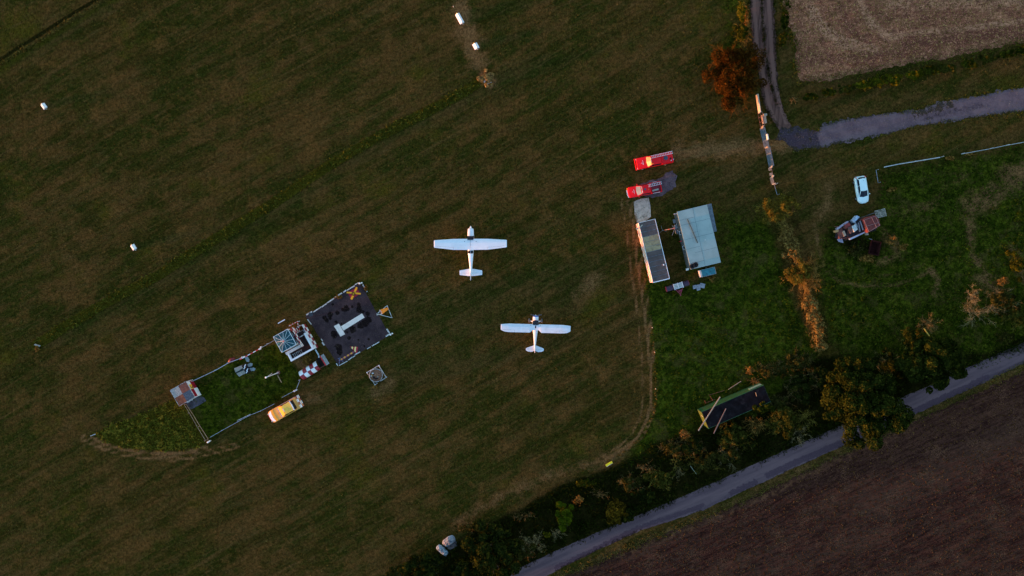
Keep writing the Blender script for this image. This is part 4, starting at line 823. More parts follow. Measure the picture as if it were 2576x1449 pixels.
# ------------------------------------------------------------------ chequered hut
def local_poly(T, pts, z): return [loc_of(T, px, py, z) for px, py in pts]
DROOF = M("brown_roof_square", (0.19, 0.052, 0.032), 0.9, 0.35, 3.0, bump=.4)
DROOF2 = M("rusty_roof_square", (0.25, 0.060, 0.026), 0.9, 0.4, 2.5, bump=.4, dirt=(.05, .02, .02))
MOTL = M("mottled_roof_square", (0.50, 0.40, 0.34), 0.9, 0.3, 7.0, bump=.4, dirt=(.12, .11, .12), dirt_amt=.8)
MOTD = M("dark_mottled_roof_square", (0.14, 0.17, 0.20), 0.9, 0.7, 7.0, bump=.4, dirt=(.035, .05, .075), dirt_amt=1.2)
cw = P(459.4 + 0.0, 990.4, 2.55); # roof centre
HUT = thing("chequered_hut", "small hut with maroon and white chequered walls, patched roof and a yellow C sign", "hut", (cw.x, cw.y, 0), math.radians(29.8))
hx = 1.27; hz = 2.52
ck = lambda i, j: (i + j) % 2
w_ = MB()
w_.grid((hx, -hx, 0), (hx, hx, 0), (hx, hx, hz), (hx, -hx, hz), 2, 2, lambda i, j: (i + j + 0) % 2)
w_.grid((hx, hx, 0), (-hx, hx, 0), (-hx, hx, hz), (hx, hx, hz), 2, 2, lambda i, j: (i + j + 1) % 2)
w_.grid((-hx, hx, 0), (-hx, -hx, 0), (-hx, -hx, hz), (-hx, hx, hz), 2, 2, ck)
w_.grid((-hx, -hx, 0), (hx, -hx, 0), (hx, -hx, hz), (-hx, -hx, hz), 2, 2, lambda i, j: (i + j + 1) % 2)
w_.build("walls", [WHITE, MAROON], HUT, fix=False)
rf = MB().grid((-hx - .08, -hx - .08, hz + .06), (hx + .08, -hx - .08, hz + .06), (hx + .08, hx + .08, hz + .06), (-hx - .08, hx + .08, hz + .06), 2, 2, lambda i, j: {(0, 0): 1, (1, 0): 3, (0, 1): 2, (1, 1): 0}[(i, j)])
rf.build("roof", [DROOF, DROOF2, MOTL, MOTD], HUT, fix=False)
tr = MB(); e = hx + .10
for a, b_ in (((-e, -e), (e, -e)), ((e, -e), (e, e)), ((e, e), (-e, e)), ((-e, e), (-e, -e))): tr.bar((*a, hz + .02), (*b_, hz + .02), .04, .12)
tr.build("roof_edge", OLDWHITE, HUT)
MB().box((.25, -hx - .16, hz - .25), (1.0, .26, .05)).build("porch_roof", OLDWHITE, HUT)
sg = MB().box((hx + .05, .38, 1.72), (.04, .72, .80)).build("sign_board", YEL, HUT)
INK = M("ink", (.04, .03, .07), .6)
cs = MB()
for k in range(11):
    a0 = math.radians(50 + k * 26); a1 = math.radians(50 + (k + 1) * 26) if k < 10 else None
    if a1 is None: break
    cs.bar((hx + .078, .38 + .21 * math.cos(a0), 1.72 + .27 * math.sin(a0)), (hx + .078, .38 + .21 * math.cos(a1), 1.72 + .27 * math.sin(a1)), .012, .15)
cs.build("letter", INK, sg)
MB().bar((hx + .03, hx + .06, 0.02), (hx + .03, hx + .06, hz), .06, .06).bar((hx + .03, -hx - .06, 0.02), (hx + .03, -hx - .06, hz), .06, .06).build("corner_post", WHITE, HUT)

# ------------------------------------------------------------------ control tower with glass top
c0 = P(745, 880, 0)
TW = thing("control_tower", "watch tower with glass pyramid roof above red and white chequered walls", "tower", (c0.x, c0.y, 0), math.radians(29))
L = lambda px, py, z: loc_of(TW, px, py, z)
zd = 2.2
# deck block
pSW, pSE, pNE = L(733.4, 907.8, zd), L(786.7, 875.7, zd), L(754.5, 840.5, zd)
x0, x1 = pSW.x, pSE.x; y0 = (pSW.y + pSE.y) / 2; y1 = y0 + 3.3
MB().box(((x0 + x1) / 2, (y0 + y1) / 2, .85), (x1 - x0 - .1, y1 - y0 - .1, 1.7)).build("lower_storey", OLDWHITE, TW)
MB().box(((x0 + x1) / 2, (y0 + y1) / 2, 1.72), (x1 - x0 - .2, y1 - y0 - .2, .05)).build("deck_floor", DARKROOF, TW)
pp = MB(); pp.box(((x0 + x1) / 2, y0, zd - .25), (x1 - x0 + .24, .26, .56)); pp.build("south_parapet", WHITE, TW)
MB().box((x1 - .02, (y0 + y1 - .5) / 2, zd - .25), (.26, y1 - y0 - .8, .56)).build("east_parapet", WHITE, TW)
MB().box((x0 + .02, y0 + .62, zd - .25), (.24, .98, .56)).build("west_parapet", WHITE, TW)
ew = MB().grid((x1 + .22, y0 - .12, 0), (x1 + .22, y1 + .7, 0), (x1 + .22, y1 + .7, 1.85), (x1 + .22, y0 - .12, 1.85), 7, 2, ck)
ew.grid((x1 + .14, y1 + .7, 0), (x1 + .14, y0 - .12, 0), (x1 + .14, y0 - .12, 1.85), (x1 + .14, y1 + .7, 1.85), 7, 2, ck)
ew.add([(x1 + .14, y0 - .12, 1.85), (x1 + .22, y0 - .12, 1.85), (x1 + .22, y1 + .7, 1.85), (x1 + .14, y1 + .7, 1.85)], [(0, 1, 2, 3)], 1)
ew.build("chequered_screen", [MAROON, WHITE], TW, fix=False)
# glazed cabin
ze = 4.8; q = [L(688.4, 848.2, ze), L(710.9, 884.5, ze), L(743.4, 865.7, ze), L(722.9, 829.9, ze)]
cx = sum(p.x for p in q) / 4; cy = sum(p.y for p in q) / 4; hw = 1.16; hd = 1.24
ap = L(713.4, 858.2, 5.5); cz0, cz1 = 0, 3.75
cwall = MB()
cwall.grid((cx + hw, cy - hd, 0), (cx + hw, cy + hd, 0), (cx + hw, cy + hd, cz1), (cx + hw, cy - hd, cz1), 4, 6, ck)
cwall.grid((cx + hw, cy + hd, 0), (cx - hw, cy + hd, 0), (cx - hw, cy + hd, cz1), (cx + hw, cy + hd, cz1), 4, 6, ck)
cwall.grid((cx - hw, cy + hd, 0), (cx - hw, cy - hd, 0), (cx - hw, cy - hd, cz1), (cx - hw, cy + hd, cz1), 1, 1, lambda i, j: 1)
cwall.grid((cx - hw, cy - hd, 0), (cx + hw, cy - hd, 0), (cx + hw, cy - hd, cz1), (cx - hw, cy - hd, cz1), 1, 1, lambda i, j: 1)
cwall.build("cabin_walls", [MAROON, WHITE], TW, fix=False)
e2 = MB().grid((cx + hw + .30, cy - hd - .7, 2.75), (cx + hw + .30, cy + hd + .1, 2.75), (cx + hw + .30, cy + hd + .1, 3.85), (cx + hw + .30, cy - hd - .7, 3.85), 6, 2, ck)
e2.grid((cx + hw + .24, cy + hd + .1, 2.75), (cx + hw + .24, cy - hd - .7, 2.75), (cx + hw + .24, cy - hd - .7, 3.85), (cx + hw + .24, cy + hd + .1, 3.85), 6, 2, ck)
e2.build("balcony_screen", [MAROON, WHITE], TW, fix=False)
MB().box((cx + .1, cy - hd - .42, 2.95), (hw * 2 + .5, .40, .5)).build("balcony", M("cream_paint", (.60, .54, .52), .6, .12, 3), TW)
MB().box((cx, cy, cz1 + .02), (hw * 2 - .1, hd * 2 - .1, .06)).build("cabin_floor", M("dark_blue_floor", (.02, .04, .065), .8, .2), TW)
gl, t_, b_ = base("tower_glass")
b_.inputs["Base Color"].default_value = (.09, .27, .34, 1); b_.inputs["Roughness"].default_value = .06
b_.inputs["Transmission Weight"].default_value = .75; b_.inputs["IOR"].default_value = 1.08
cor = [(-hw - .06, -hd - .06), (hw + .06, -hd - .06), (hw + .06, hd + .06), (-hw - .06, hd + .06)]
gm_ = MB()
for i in range(4):
    a, c = cor[i], cor[(i + 1) % 4]
    gm_.add([(cx + a[0], cy + a[1], ze), (cx + c[0], cy + c[1], ze), (ap.x, ap.y, 5.45)], [(0, 1, 2)])
gm_.build("glass_roof", gl, TW, fix=False)
gs = MB()
for i in range(4):
    a, c = cor[i], cor[(i + 1) % 4]; k = .93
    gs.add([(cx + a[0] * k, cy + a[1] * k, cz1 + .05), (cx + c[0] * k, cy + c[1] * k, cz1 + .05), (cx + c[0] * k, cy + c[1] * k, ze - .03), (cx + a[0] * k, cy + a[1] * k, ze - .03)], [(0, 1, 2, 3)])
gs.build("cabin_window", gl, TW, fix=False)
rb = MB(); apx = Vector((ap.x, ap.y, 5.47))
for i in range(4):
    a, c = cor[i], cor[(i + 1) % 4]
    for tt in (0, 1 / 3, 2 / 3):
        rb.bar((cx + a[0] * (1 - tt) + c[0] * tt, cy + a[1] * (1 - tt) + c[1] * tt, ze + .02), apx, .024, .03)
    rb.bar((cx + a[0], cy + a[1], ze), (cx + c[0], cy + c[1], ze), .06, .07)
rb.build("roof_ribs", WHITE, TW)
MB().tube(apx, apx + Vector((0, 0, .25)), .10, .07, n=12).build("roof_finial", REDW, TW)
for i in range(4): MB().bar((cx + cor[i][0] * .95, cy + cor[i][1] * .95, cz1), (cx + cor[i][0] * .95, cy + cor[i][1] * .95, ze), .07, .07).build("cabin_post", WHITE, TW)
MB().box((cx - .35, cy + .45, cz1 + .45), (.45, .5, .7)).build("cabin_desk", M("pale_blue_panel", (.25, .55, .68), .5), TW)
# yard north of the deck: striped barrier, leaning sheet, posts
n1 = L(755, 838, 1.2); n2 = L(747.9, 809.1, 1.2); n3 = L(728, 819.5, 1.2)
br = MB()
for a, c, n in ((n1, n2, 7), (n2, n3, 6)):
    for k in range(n): br.bar(a.lerp(c, k / n), a.lerp(c, (k + .98) / n), .05, .14, mi=k % 2)
br.build("striped_rail", [REDW, WHITE], TW)
MB().tube((n2.x, n2.y, 0), (n2.x, n2.y, 1.35), .05, n=8).tube((n3.x, n3.y, 0), (n3.x, n3.y, 1.3), .05, n=8).tube((n1.x, n1.y, 0), (n1.x, n1.y, 1.3), .05, n=8).build("rail_post", WHITE, TW)
for px, py, ln in ((759.4, 845, .85), (751.3, 820.5, .55)):
    p = L(px, py, 1.9); MB().box((p.x, p.y, 1.9), (ln, .14, .12)).bar((p.x, p.y, 0), (p.x, p.y, 1.9), .08, .08).build("cross_beam", OLDWHITE, TW)
p = [L(735.5, 832, .3), L(747, 861, .3), L(744, 864, 2.3), L(733.5, 839, 2.3)]
MB().add(p + [v + Vector((.06, .03, 0)) for v in p], [(0, 1, 2, 3), (7, 6, 5, 4), (0, 4, 5, 1), (2, 6, 7, 3), (1, 5, 6, 2), (3, 7, 4, 0)]).build("leaning_panel", M("frosted_panel", (.42, .50, .55), .4, .25, 3), TW)
# things lying on the deck
LD = thing("ladder", "metal ladder lying on the dark deck of the watch tower", "ladder", (0, 0, 0))
pa, pb = P(737, 896.5, 1.95), P(760.5, 883.3, 1.95); ladder(LD, "rails_and_rungs", pa, pb, .55, 6, OLDWHITE, LD, .04)
LD.location = (pa.x, pa.y, 1.75)
for ch in LD.children: ch.location = (-pa.x, -pa.y, -1.75)
pa, pb = P(729.5, 892, 2.1), P(736, 904, 2.1); tag(MB().bar(pa, pb, .08, .08).build("white_batten", WHITE), "short white batten inside the corner of the tower deck", "batten")

# ------------------------------------------------------------------ signal square
sq = [(903.7, 710.6), (769.1, 795.1), (850.9, 919.1), (981.1, 841.7)]
BLOT = [(905, 655, 32), (935, 690, 30), (985, 610, 38), (985, 660, 25), (1085, 580, 32), (1165, 535, 25), (1215, 520, 42), (1300, 495, 20), (1395, 470, 30), (1400, 540, 45), (1450, 570, 30), (1520, 600, 32), (1535, 680, 40), (1490, 730, 55), (1420, 765, 45), (1310, 820, 48), (1230, 860, 18), (1255, 945, 26), (1040, 890, 50), (1110, 1080, 50), (1120, 1160, 40), (1385, 970, 16), (1540, 960, 18), (1020, 455, 20), (1070, 715, 20), (1150, 740, 14), (1330, 1110, 20), (1470, 1060, 15)]
def z_sq(x, y):
    r = np.zeros_like(x)
    for a, b_, q_ in BLOT:
        cx_, cy_ = XY((980 + a / 3.813) / 1.4907, (1020 + b_ / 3.813) / 1.4907); r = np.maximum(r, np.clip(1.25 - np.hypot(x - cx_, y - cy_) / (q_ / 5.684 / PXM * 1.35), 0, 1))
    return (r, 0 * x)
sheet("signal_square_ground", W(sq), 0.014, APRON, 0.10, 0.25, 21, grid=.18, zone=z_sq)
KERB = thing("signal_square_kerb", "broken white painted kerb boards around the black signal square", "kerb", tuple(P(876, 817)), 0)
rr = random.Random(4)
KB = M("flaking_white_board", (.66, .62, .56), .85, .25, 5.0, dirt=(.14, .10, .07), dirt_amt=.7, bump=.5)
edges = [(0, 1, .92), (1, 2, .55), (2, 3, .82), (3, 0, .65)]
for i, j, keep in edges:
    a, c = P(*sq[i]), P(*sq[j]); d = (c - a); ln = d.length; d.normalize(); nrm = Vector((-d.y, d.x, 0)); s = 0.1
    while s < ln - .3:
        l = rr.uniform(.35, 1.5)
        if rr.random() < keep:
            off = rr.uniform(-.10, .10); p0 = a + d * s + nrm * off; p1 = a + d * min(s + l, ln) + nrm * (off + rr.uniform(-.06, .06)); zz = Vector((0, 0, .05))
            p0 -= KERB.location; p1 -= KERB.location
            MB().bar(p0 + zz, p1 + zz, rr.uniform(.10, .22), .09).build("kerb_board", KB, KERB)
        s += l + rr.uniform(.03, .25)
p0, p1 = P(896, 718), P(905, 712)
def zpoly(name, pts, z0, z1, mat, parent=None, mi=0): return MB().prism([(p.x, p.y) for p in pts], z0, z1).build(name, mat, parent)
# landing T
SIG = thing("landing_marker", "large white T laid on the black signal square", "ground signal", tuple(P(875, 818)))
def rel(T, pts): return [P(*p) - Vector(T.location) for p in pts]
zpoly("stem", rel(SIG, [(910.8, 788.4), (917.4, 798.6), (864.6, 831.4), (858.0, 821.0)]), .03, .12, M("grey_white_board", (.84, .66, .56), .8, .08, 2.0, dirt=(.62, .5, .42), dirt_amt=.3), SIG)
zpoly("crossbar", rel(SIG, [(852.7, 814.1), (840.4, 820.1), (857.1, 846.5), (868.5, 840.8)]), .03, .14, M("grey_white_board", (.5, .5, .54)), SIG)
# red square with yellow saltire
RS = thing("ground_signal", "maroon square board with yellow diagonal cross and a tyre on its centre", "ground signal", tuple(P(891, 738.5)))
cr = rel(RS, [(872.5, 735.6), (898, 722.6), (907.8, 739.0), (884, 753.2)])
zpoly("board", [c * .93 for c in cr], .03, .07, M("maroon_board", (.36, .012, .035), .7, .2, 5, spec=.2), RS)
YB = M("yellow_board", (.90, .34, .02), .7, .2, 5, spec=.1, dirt=(.5, .25, .03), dirt_amt=.3)
MB().bar(cr[0] * 1.0 + Vector((0, 0, .09)), cr[2] * 1.0 + Vector((0, 0, .09)), .26, .03).bar(cr[1] + Vector((0, 0, .093)), cr[3] + Vector((0, 0, .093)), .30, .04).build("cross", YB, RS)
ty = MB()
ty.loft([[(.17 * math.cos(a) + .0, .17 * math.sin(a), .13 + 0) for a in [2 * math.pi * k / 16 for k in range(16)]], [(.23 * math.cos(a), .23 * math.sin(a), .2) for a in [2 * math.pi * k / 16 for k in range(16)]], [(.27 * math.cos(a), .27 * math.sin(a), .16) for a in [2 * math.pi * k / 16 for k in range(16)]], [(.27 * math.cos(a), .27 * math.sin(a), .115) for a in [2 * math.pi * k / 16 for k in range(16)]]], cap=False)
tyo = ty.build("tyre", BLACK); tyo.location = P(889.5, 739.3); tag(tyo, "small black tyre lying on the yellow cross of the maroon board", "tyre")
# striped triangle
TRG = thing("ground_signal", "red and yellow striped triangle on the signal square", "ground signal", tuple(P(893, 878)))
a, b_, c_ = [P(*p) - TRG.location for p in ((880.8, 871.8), (900.7, 872.5), (898.1, 890.1))]
m = MB(); n = 5; zt = Vector((0, 0, .09))
for k in range(n):
    u0, u1 = k / n, (k + 1) / n; e0, e1 = a.lerp(b_, u0), a.lerp(b_, u1); g0, g1 = a.lerp(c_, u0), a.lerp(c_, u1)
    # stripes run down from the top edge: cut the triangle by lines parallel to b-c
    m.add([g0 + zt, g1 + zt, e1 + zt, e0 + zt], [(0, 1, 2, 3)] if k else [(1, 2, 3)], k % 2)
m.add([a + zt, b_ + zt, c_ + zt, a * .99, b_ * .99, c_ * .99], [(0, 3, 4, 1), (1, 4, 5, 2), (2, 5, 3, 0)], 0)
m.build("striped_board", [M("red_board", (.42, .015, .03), .7, .25, 5), M("pale_yellow_board", (.90, .62, .20), .7, .2, 5)], TRG)
# striped bar
SB = thing("striped_bar", "long low orange and purple striped bar on the signal square", "barrier bar", tuple(P(872, 896)))
a, b_ = P(890.5, 884.8) - SB.location, P(852.7, 907.7) - SB.location
m = MB()
for k in range(9): m.bar(a.lerp(b_, k / 9) + Vector((0, 0, .08)), a.lerp(b_, (k + .97) / 9) + Vector((0, 0, .08)), .24, .10, mi=k % 2)
m.build("beam", [M("faded_purple", (.26, .07, .10), .8, .3, 5), M("faded_orange", (.75, .30, .04), .8, .3, 5)], SB)
cr_ = P(856, 906) ; tag(MB().bar(cr_ + Vector((-.35, .3, .1)), cr_ + Vector((.5, -.2, .1)), .12, .06).bar(cr_ + Vector((.0, .45, .14)), cr_ + Vector((-.15, -.6, .14)), .12, .05).build("ground_cross", M("slate_blue_board", (.10, .10, .16), .8, .3, 5)), "small slate blue cross near the bottom corner of the signal square", "ground signal")
tag(MB().tube(P(781.5, 791, .06), P(781.5, 791, .10), .34, n=24).build("disc", M("dark_lid", (.03, .03, .04), .7, .3, 4)), "dark round lid in the left corner of the signal square", "lid")

# ------------------------------------------------------------------ white double markers (reused)
def marker(px, py, ang, label):
    T = thing("marker_post", label, "marker post", (*XY(px, py), 0), math.radians(ang), "white double knob marker posts")
    for x, r in ((-.16, .15), (.17, .12)):
        MB().loft([[(x + rr_ * math.cos(a), rr_ * math.sin(a), z) for a in [2 * math.pi * k / 12 for k in range(12)]] for z, rr_ in ((0, r * .8), (.35, r * .9), (.45, r), (.56, r * .8), (.62, r * .3))]).build("knob", WHITE, T, smooth=True)
    MB().bar((-.3, 0, .30), (.3, 0, .30), .05, .06).build("strap", GREYM, T)
    return T
marker(908.4, 712.3, 14, "white double marker post at the top corner of the signal square")
marker(985.5, 839.9, 30, "white double marker post at the right corner of the signal square")
marker(744.7, 981.6, 28, "white double marker post on the fence above the yellow car")
marker(527.9, 1109.5, 32, "white double marker post at the bottom corner of the enclosure")
marker(614.4, 897.5, 18, "white double marker post at the lower end of the striped pole")
marker(657.2, 875.0, 60, "white double marker post at the upper end of the striped pole")
tag(MB().bar(P(912.4, 715.9, .1), P(923.9, 734.3, .1), .14, .14).build("white_plank", OLDWHITE), "white plank on the grass outside the top corner of the signal square", "plank")
tag(MB().bar(P(699.5, 813.5, .1), P(716.5, 804, .1), .12, .14).build("white_plank", WHITE), "white plank on bare ground above the watch tower", "plank")
tag(MB().bar(P(793.2, 879, .3), P(801.5, 893, .3), .16, .2).bar(P(801.8, 894, .3), P(802.5, 899.5, .3), .16, .18).build("white_plank", M("white_blue_plank", (.5, .58, .62), .6, .15)), "bent white plank between the watch tower and the striped shelter", "plank")

# ------------------------------------------------------------------ windsock
b0 = P(961.8, 789.6)
WS = thing("windsock", "bright orange windsock on a white mast beside the signal square", "windsock", tuple(b0))
top = P(946.9, 790.6, 4.6) - b0; mst = MB().tube((0, 0, 0), (0, 0, 4.6), .06, .045, n=10).build("mast", WHITE, WS)
ctr = P(958.2, 785, 3.3) - b0; tip = P(975.8, 775.8, 2.9) - b0
rings = []; d = (tip - ctr); Q = d.to_track_quat('Z', 'Y').to_matrix()
for u, r in ((0, .38), (.05, .37), (.35, .31), (.7, .23), (1.0, .16)):
    rings.append([ctr + d * u + Vector((0, 0, -.12 * u * u)) + Q @ Vector((r * math.cos(a), r * math.sin(a), 0)) for a in [2 * math.pi * k / 18 for k in range(18)]])
so = MB().loft(rings, cap=False).build("sock", ORANGE, WS, smooth=True)
sm = so.modifiers.new("thickness", 'SOLIDIFY'); sm.thickness = .01
hoop = MB(); R0 = rings[0]
for k in range(18): hoop.tube(R0[k], R0[(k + 1) % 18], .02, n=5, cap=False)
hoop.tube((0, 0, 3.3), R0[9], .02, n=6).tube((0, 0, 3.3), R0[0], .02, n=6); hoop.build("hoop", WHITE, WS)
fr_ = [P(974.1, 768.8, .35) - b0, P(986.1, 799.4, .35) - b0, P(947.5, 789.8, .35) - b0]; fm = MB()
for i in range(3): fm.tube(fr_[i], fr_[(i + 1) % 3], .045, n=8); fm.tube((fr_[i].x, fr_[i].y, 0), fr_[i], .05, n=8)
fm.build("ground_frame", OLDWHITE, WS)

# ------------------------------------------------------------------ striped half-barrel shelter
cW, cE = P(760, 944.2), P(802.5, 917.8); ax = (cE - cW); Ls = ax.length; ang = math.atan2(ax.y, ax.x)
SH = thing("barrel_shelter", "half-barrel corrugated shelter chequered in maroon and white", "shelter", tuple(cW), ang)
m = MB(); nr = 48; R_ = .72
prof = [(math.cos(a), math.sin(a)) for a in [math.pi * k / 16 for k in range(17)]]
Lr = Ls + .05
for i in range(nr):
    xa, xb = Lr * i / nr, Lr * (i + 1) / nr
    ra = R_ + (.018 if i % 2 else -.0); rb_ = R_ + (.0 if i % 2 else .018)
    for k in range(16):
        p, q_ = prof[k], prof[k + 1]; side = 0 if k < 8 else 1
        m.add([(xa, ra * p[0] * -1, .35 + ra * p[1] * 1.1), (xb, rb_ * p[0] * -1, .35 + rb_ * p[1] * 1.1), (xb, rb_ * q_[0] * -1, .35 + rb_ * q_[1] * 1.1), (xa, ra * q_[0] * -1, .35 + ra * q_[1] * 1.1)], [(0, 1, 2, 3)], (int(i * 5 / nr) + side + 1) % 2)
m.add([(0, -R_, 0), (Lr, -R_, 0), (Lr, -R_, .36), (0, -R_, .36)], [(0, 1, 2, 3)], 1); m.add([(0, R_, 0), (Lr, R_, 0), (Lr, R_, .36), (0, R_, .36)], [(3, 2, 1, 0)], 0)
m.build("barrel_roof", [WHITE, MAROON], SH, fix=False)
endp = [(-R_, 0)] + [(-R_ * p[0], .35 + R_ * 1.1 * p[1]) for p in prof] + [(R_, 0)]
MB().add([(.02, y, z) for y, z in endp], [tuple(range(len(endp)))]).build("end_wall", MAROON, SH)
MB().add([(Lr - .25, y * .98, z * .98) for y, z in endp], [tuple(range(len(endp)))]).build("end_wall", BLACK, SH)
tag(MB().box((0, 0, .02), (1.35, 1.5, .03), rz=0).build("enclosure_dark_sheet", BLACK), "black sheet standing for the dark frame enclosure at the open end of the striped shelter", "mat")  # flat black sheet added for the dark inside of the open-frame enclosure
mt = bpy.data.objects["enclosure_dark_sheet"]; pm = P(811, 908); mt.location = (pm.x, pm.y, .01); mt.rotation_euler = (0, 0, ang)
BN = thing("slatted_bench", "pale slatted bench with red edge beside the striped shelter", "bench", tuple(P(818.5, 904.5)), ang)
s_ = MB()
for k in range(4): s_.box((-.12 + k * .13, 0, .48 + .0 * k), (.09, 1.75, .03))
s_.build("seat", M("pale_slat", (.40, .37, .34), .8, .2, 6), BN); MB().box((-.30, .02, .46), (.14, 1.7, .06)).build("red_board", REDW, BN)
for sy in (-1, 1): MB().box((0, sy * .7, .23), (.5, .06, .44)).build("leg", WOOD, BN)
tag(MB().bar(P(804, 926.5, .4), P(824, 915.5, .4), .07, .10).bar(P(804, 926.5, 0), P(804, 926.5, .4), .06, .06).bar(P(824, 915.5, 0), P(824, 915.5, .4), .06, .06).build("low_rail", M("red_brown_wood", (.20, .07, .05), .8, .3)), "low red-brown rail between the striped shelter and the slatted bench", "rail")

# ------------------------------------------------------------------ round basin in a white square frame
bc = P(946.6, 943.6)
TK = thing("round_basin", "round metal basin with brown contents inside the square of white rails", "basin", tuple(bc))
NR = 28
def circ(r, z, ox=0, oy=0): return [(ox + r * math.cos(2 * math.pi * k / NR), oy + r * math.sin(2 * math.pi * k / NR), z) for k in range(NR)]
MB().loft([circ(1.02, 0), circ(1.04, .50), circ(.98, .52), circ(.97, .18)], cap=False).build("wall", M("pale_metal", (.62, .62, .62), .45, .35, 3.0, metal=.3, dirt=(.12, .07, .05), dirt_amt=.8), TK)
MB().loft([circ(.96, .19), circ(.5, .22), circ(.01, .24)], cap=False).build("bottom", M("brown_rubble", (.30, .13, .065), .9, .4, 5.0, bump=.8, dirt=(.03, .018, .016), dirt_amt=.6), TK)
for x, y, sx, sy, mt_ in ((-.5, .32, .14, .26, WHITE), (-.62, .02, .14, .1, YEL), (-.75, -.12, .16, .14, WHITE), (.30, -.22, .2, .14, BLUEGL), (-.35, .12, .2, .08, DARKROOF), (.1, -.5, .5, .2, DARKROOF), (-.30, -.35, .36, .3, BLACK)):
    MB().box((x, y, .27), (sx, sy, .08), rz=x * 3).build("scrap_piece", mt_, TK)
WF = thing("rail_square", "square of low white rails standing around the round basin", "rail", tuple(bc))
cs_ = [P(*p, .45) - bc for p in ((952.6, 919.5), (971.4, 949.2), (943.3, 967.9), (922.9, 937.2))]
for i in range(4):
    a, c = cs_[i], cs_[(i + 1) % 4]; m = MB()
    if i == 2: m.tube(a.lerp(c, .02), a.lerp(c, .38), .05, n=8); m.tube(a.lerp(c, .82), a.lerp(c, .98), .06, n=8)
    elif i == 1: m.tube(a, a.lerp(c, .5), .055, n=8); m.tube(a.lerp(c, .78), c, .05, n=8)
    else: m.tube(a, c, .05 if i else .065, n=8)
    m.build("rail", OLDWHITE, WF)
    MB().tube((a.x, a.y, 0), (a.x, a.y, .5), .06, n=8).build("post", WHITE, WF)

# ------------------------------------------------------------------ enclosure fences, boards, flagpole
def rail_fence(name, label, pts, z, r, mat, posts=None, cat="fence", mats=None, n=1, postmat=None):
    o_ = P(*pts[0]); T = thing(name, label, cat, tuple(o_)); m = MB()
    for a, c in zip(pts[:-1], pts[1:]):
        pa, pc = P(*a, z) - o_, P(*c, z) - o_
        for k in range(n): m.bar(pa.lerp(pc, k / n), pa.lerp(pc, (k + .97) / n), r * 2, r * 2.4, mi=k % 2 if mats else 0)
    m.build("rail", mats or mat, T)
    for a in (posts if posts is not None else pts):
        p = P(*a) - o_; MB().bar(p, p + Vector((0, 0, z + .08)), .08, .08).build("post", postmat or mat, T)
    return T
GRW = M("grey_white_rail", (.36, .38, .42), .7, .25, 4.0)
rail_fence("rail_fence", "thin grey rail fence from the chequered hut up to the red dome", [(487, 957.5), (516, 944), (545, 930), (576, 912), (600, 903.5), (612, 898)], .7, .04, GRW, posts=[(487, 957.5), (545, 930), (576, 912)])
rail_fence("striped_pole", "red and white striped barrier pole along the enclosure edge", [(603, 905), (657, 875.5)], .85, .055, None, mats=[REDW, WHITE], n=8, cat="barrier pole", postmat=WHITE, posts=[(612, 900)])
rail_fence("rail_fence", "thin wire-like rail from the striped pole to the watch tower", [(659, 874), (690, 856)], .7, .02, GRW, posts=[(675, 864)])
rail_fence("rail_fence", "thin rail from the striped shelter down to the white double post", [(755, 955), (744.7, 981)], .7, .025, GRW, posts=[(755, 955)])
rail_fence("rail_fence", "short rail running left from the double post above the yellow car", [(742, 982), (713, 998)], .6, .025, GRW, posts=[(713, 998)])
rail_fence("rail_fence", "long low rail fence between enclosure and mown field left of the yellow car", [(690, 1016), (657, 1033), (629, 1044.5), (600, 1060), (560, 1082), (527, 1101)], .45, .022, GRW, posts=[(657, 1033), (629, 1044.5), (600, 1060), (560, 1082)])
tag(MB().bar(P(630, 1042, .2), P(597, 1058, .2), .07, .07).build("white_plank", OLDWHITE), "thin white plank lying along the lower enclosure fence", "plank")
rail_fence("rail_fence", "double tan rail running from the hut down to the bottom corner post", [(468, 1017), (485, 1042), (503, 1072), (524, 1105)], .5, .03, TANWOOD, posts=[(468, 1017), (503, 1072), (524, 1105)])
rail_fence("rail_fence", "outer weathered rail parallel to the double tan rail below the hut", [(463, 1017), (476, 1038), (497, 1075), (517, 1108)], .35, .022, WOOD, posts=[(476, 1038), (517, 1108)])
dm = P(583.3, 906); dome = MB()
dome.loft([[(1.0 * r * math.cos(a), .55 * r * math.sin(a), z) for a in [2 * math.pi * k / 18 for k in range(18)]] for z, r in ((0, .62), (.12, .62), (.30, .5), (.42, .3), (.46, .05))])
do = dome.build("red_boat_cover", M("deep_red_cover", (.15, .004, .015), .5, .2, 3), smooth=True); do.location = dm; do.rotation_euler = (0, 0, math.radians(30)); tag(do, "dark red oval cover lying against the thin grey fence", "cover")
PB = thing("panel_pair", "two grey-blue boards side by side on the enclosure grass", "boards", tuple(P(608, 932)))
for pts in ([(590.8, 926.2), (612.0, 917.2), (614.5, 924.5), (594.5, 936.5)], [(596.5, 939), (616.2, 930.5), (622.4, 936.8), (603.6, 946.9)]):
    zpoly("board", rel(PB, pts), .25, .32, M("grey_blue_board", (.26, .24, .20), .8, .25, 5), PB)
zpoly("dark_gap_strip", rel(PB, [(594.5, 936.8), (614.8, 925), (616.4, 930), (596.8, 938.7)]), .05, .18, M("dark_green_strip", (.02, .035, .035), .8), PB)  # dark strip filling the gap between the two boards
p = P(621, 927)
CRt = thing("zebra_frame", "small black frame with white stripes beside the grey-blue boards", "frame", tuple(p), math.radians(-60))
MB().box((0, 0, .20), (1.5, .75, .40)).build("body", BLACK, CRt, bevel=.04)
for k, x in enumerate((-.55, -.25, .25, .55)): MB().box((x * .9, .12 * (-1) ** k, .415), (.12, .42, .03), rz=.5).build("white_stripe", WHITE, CRt)
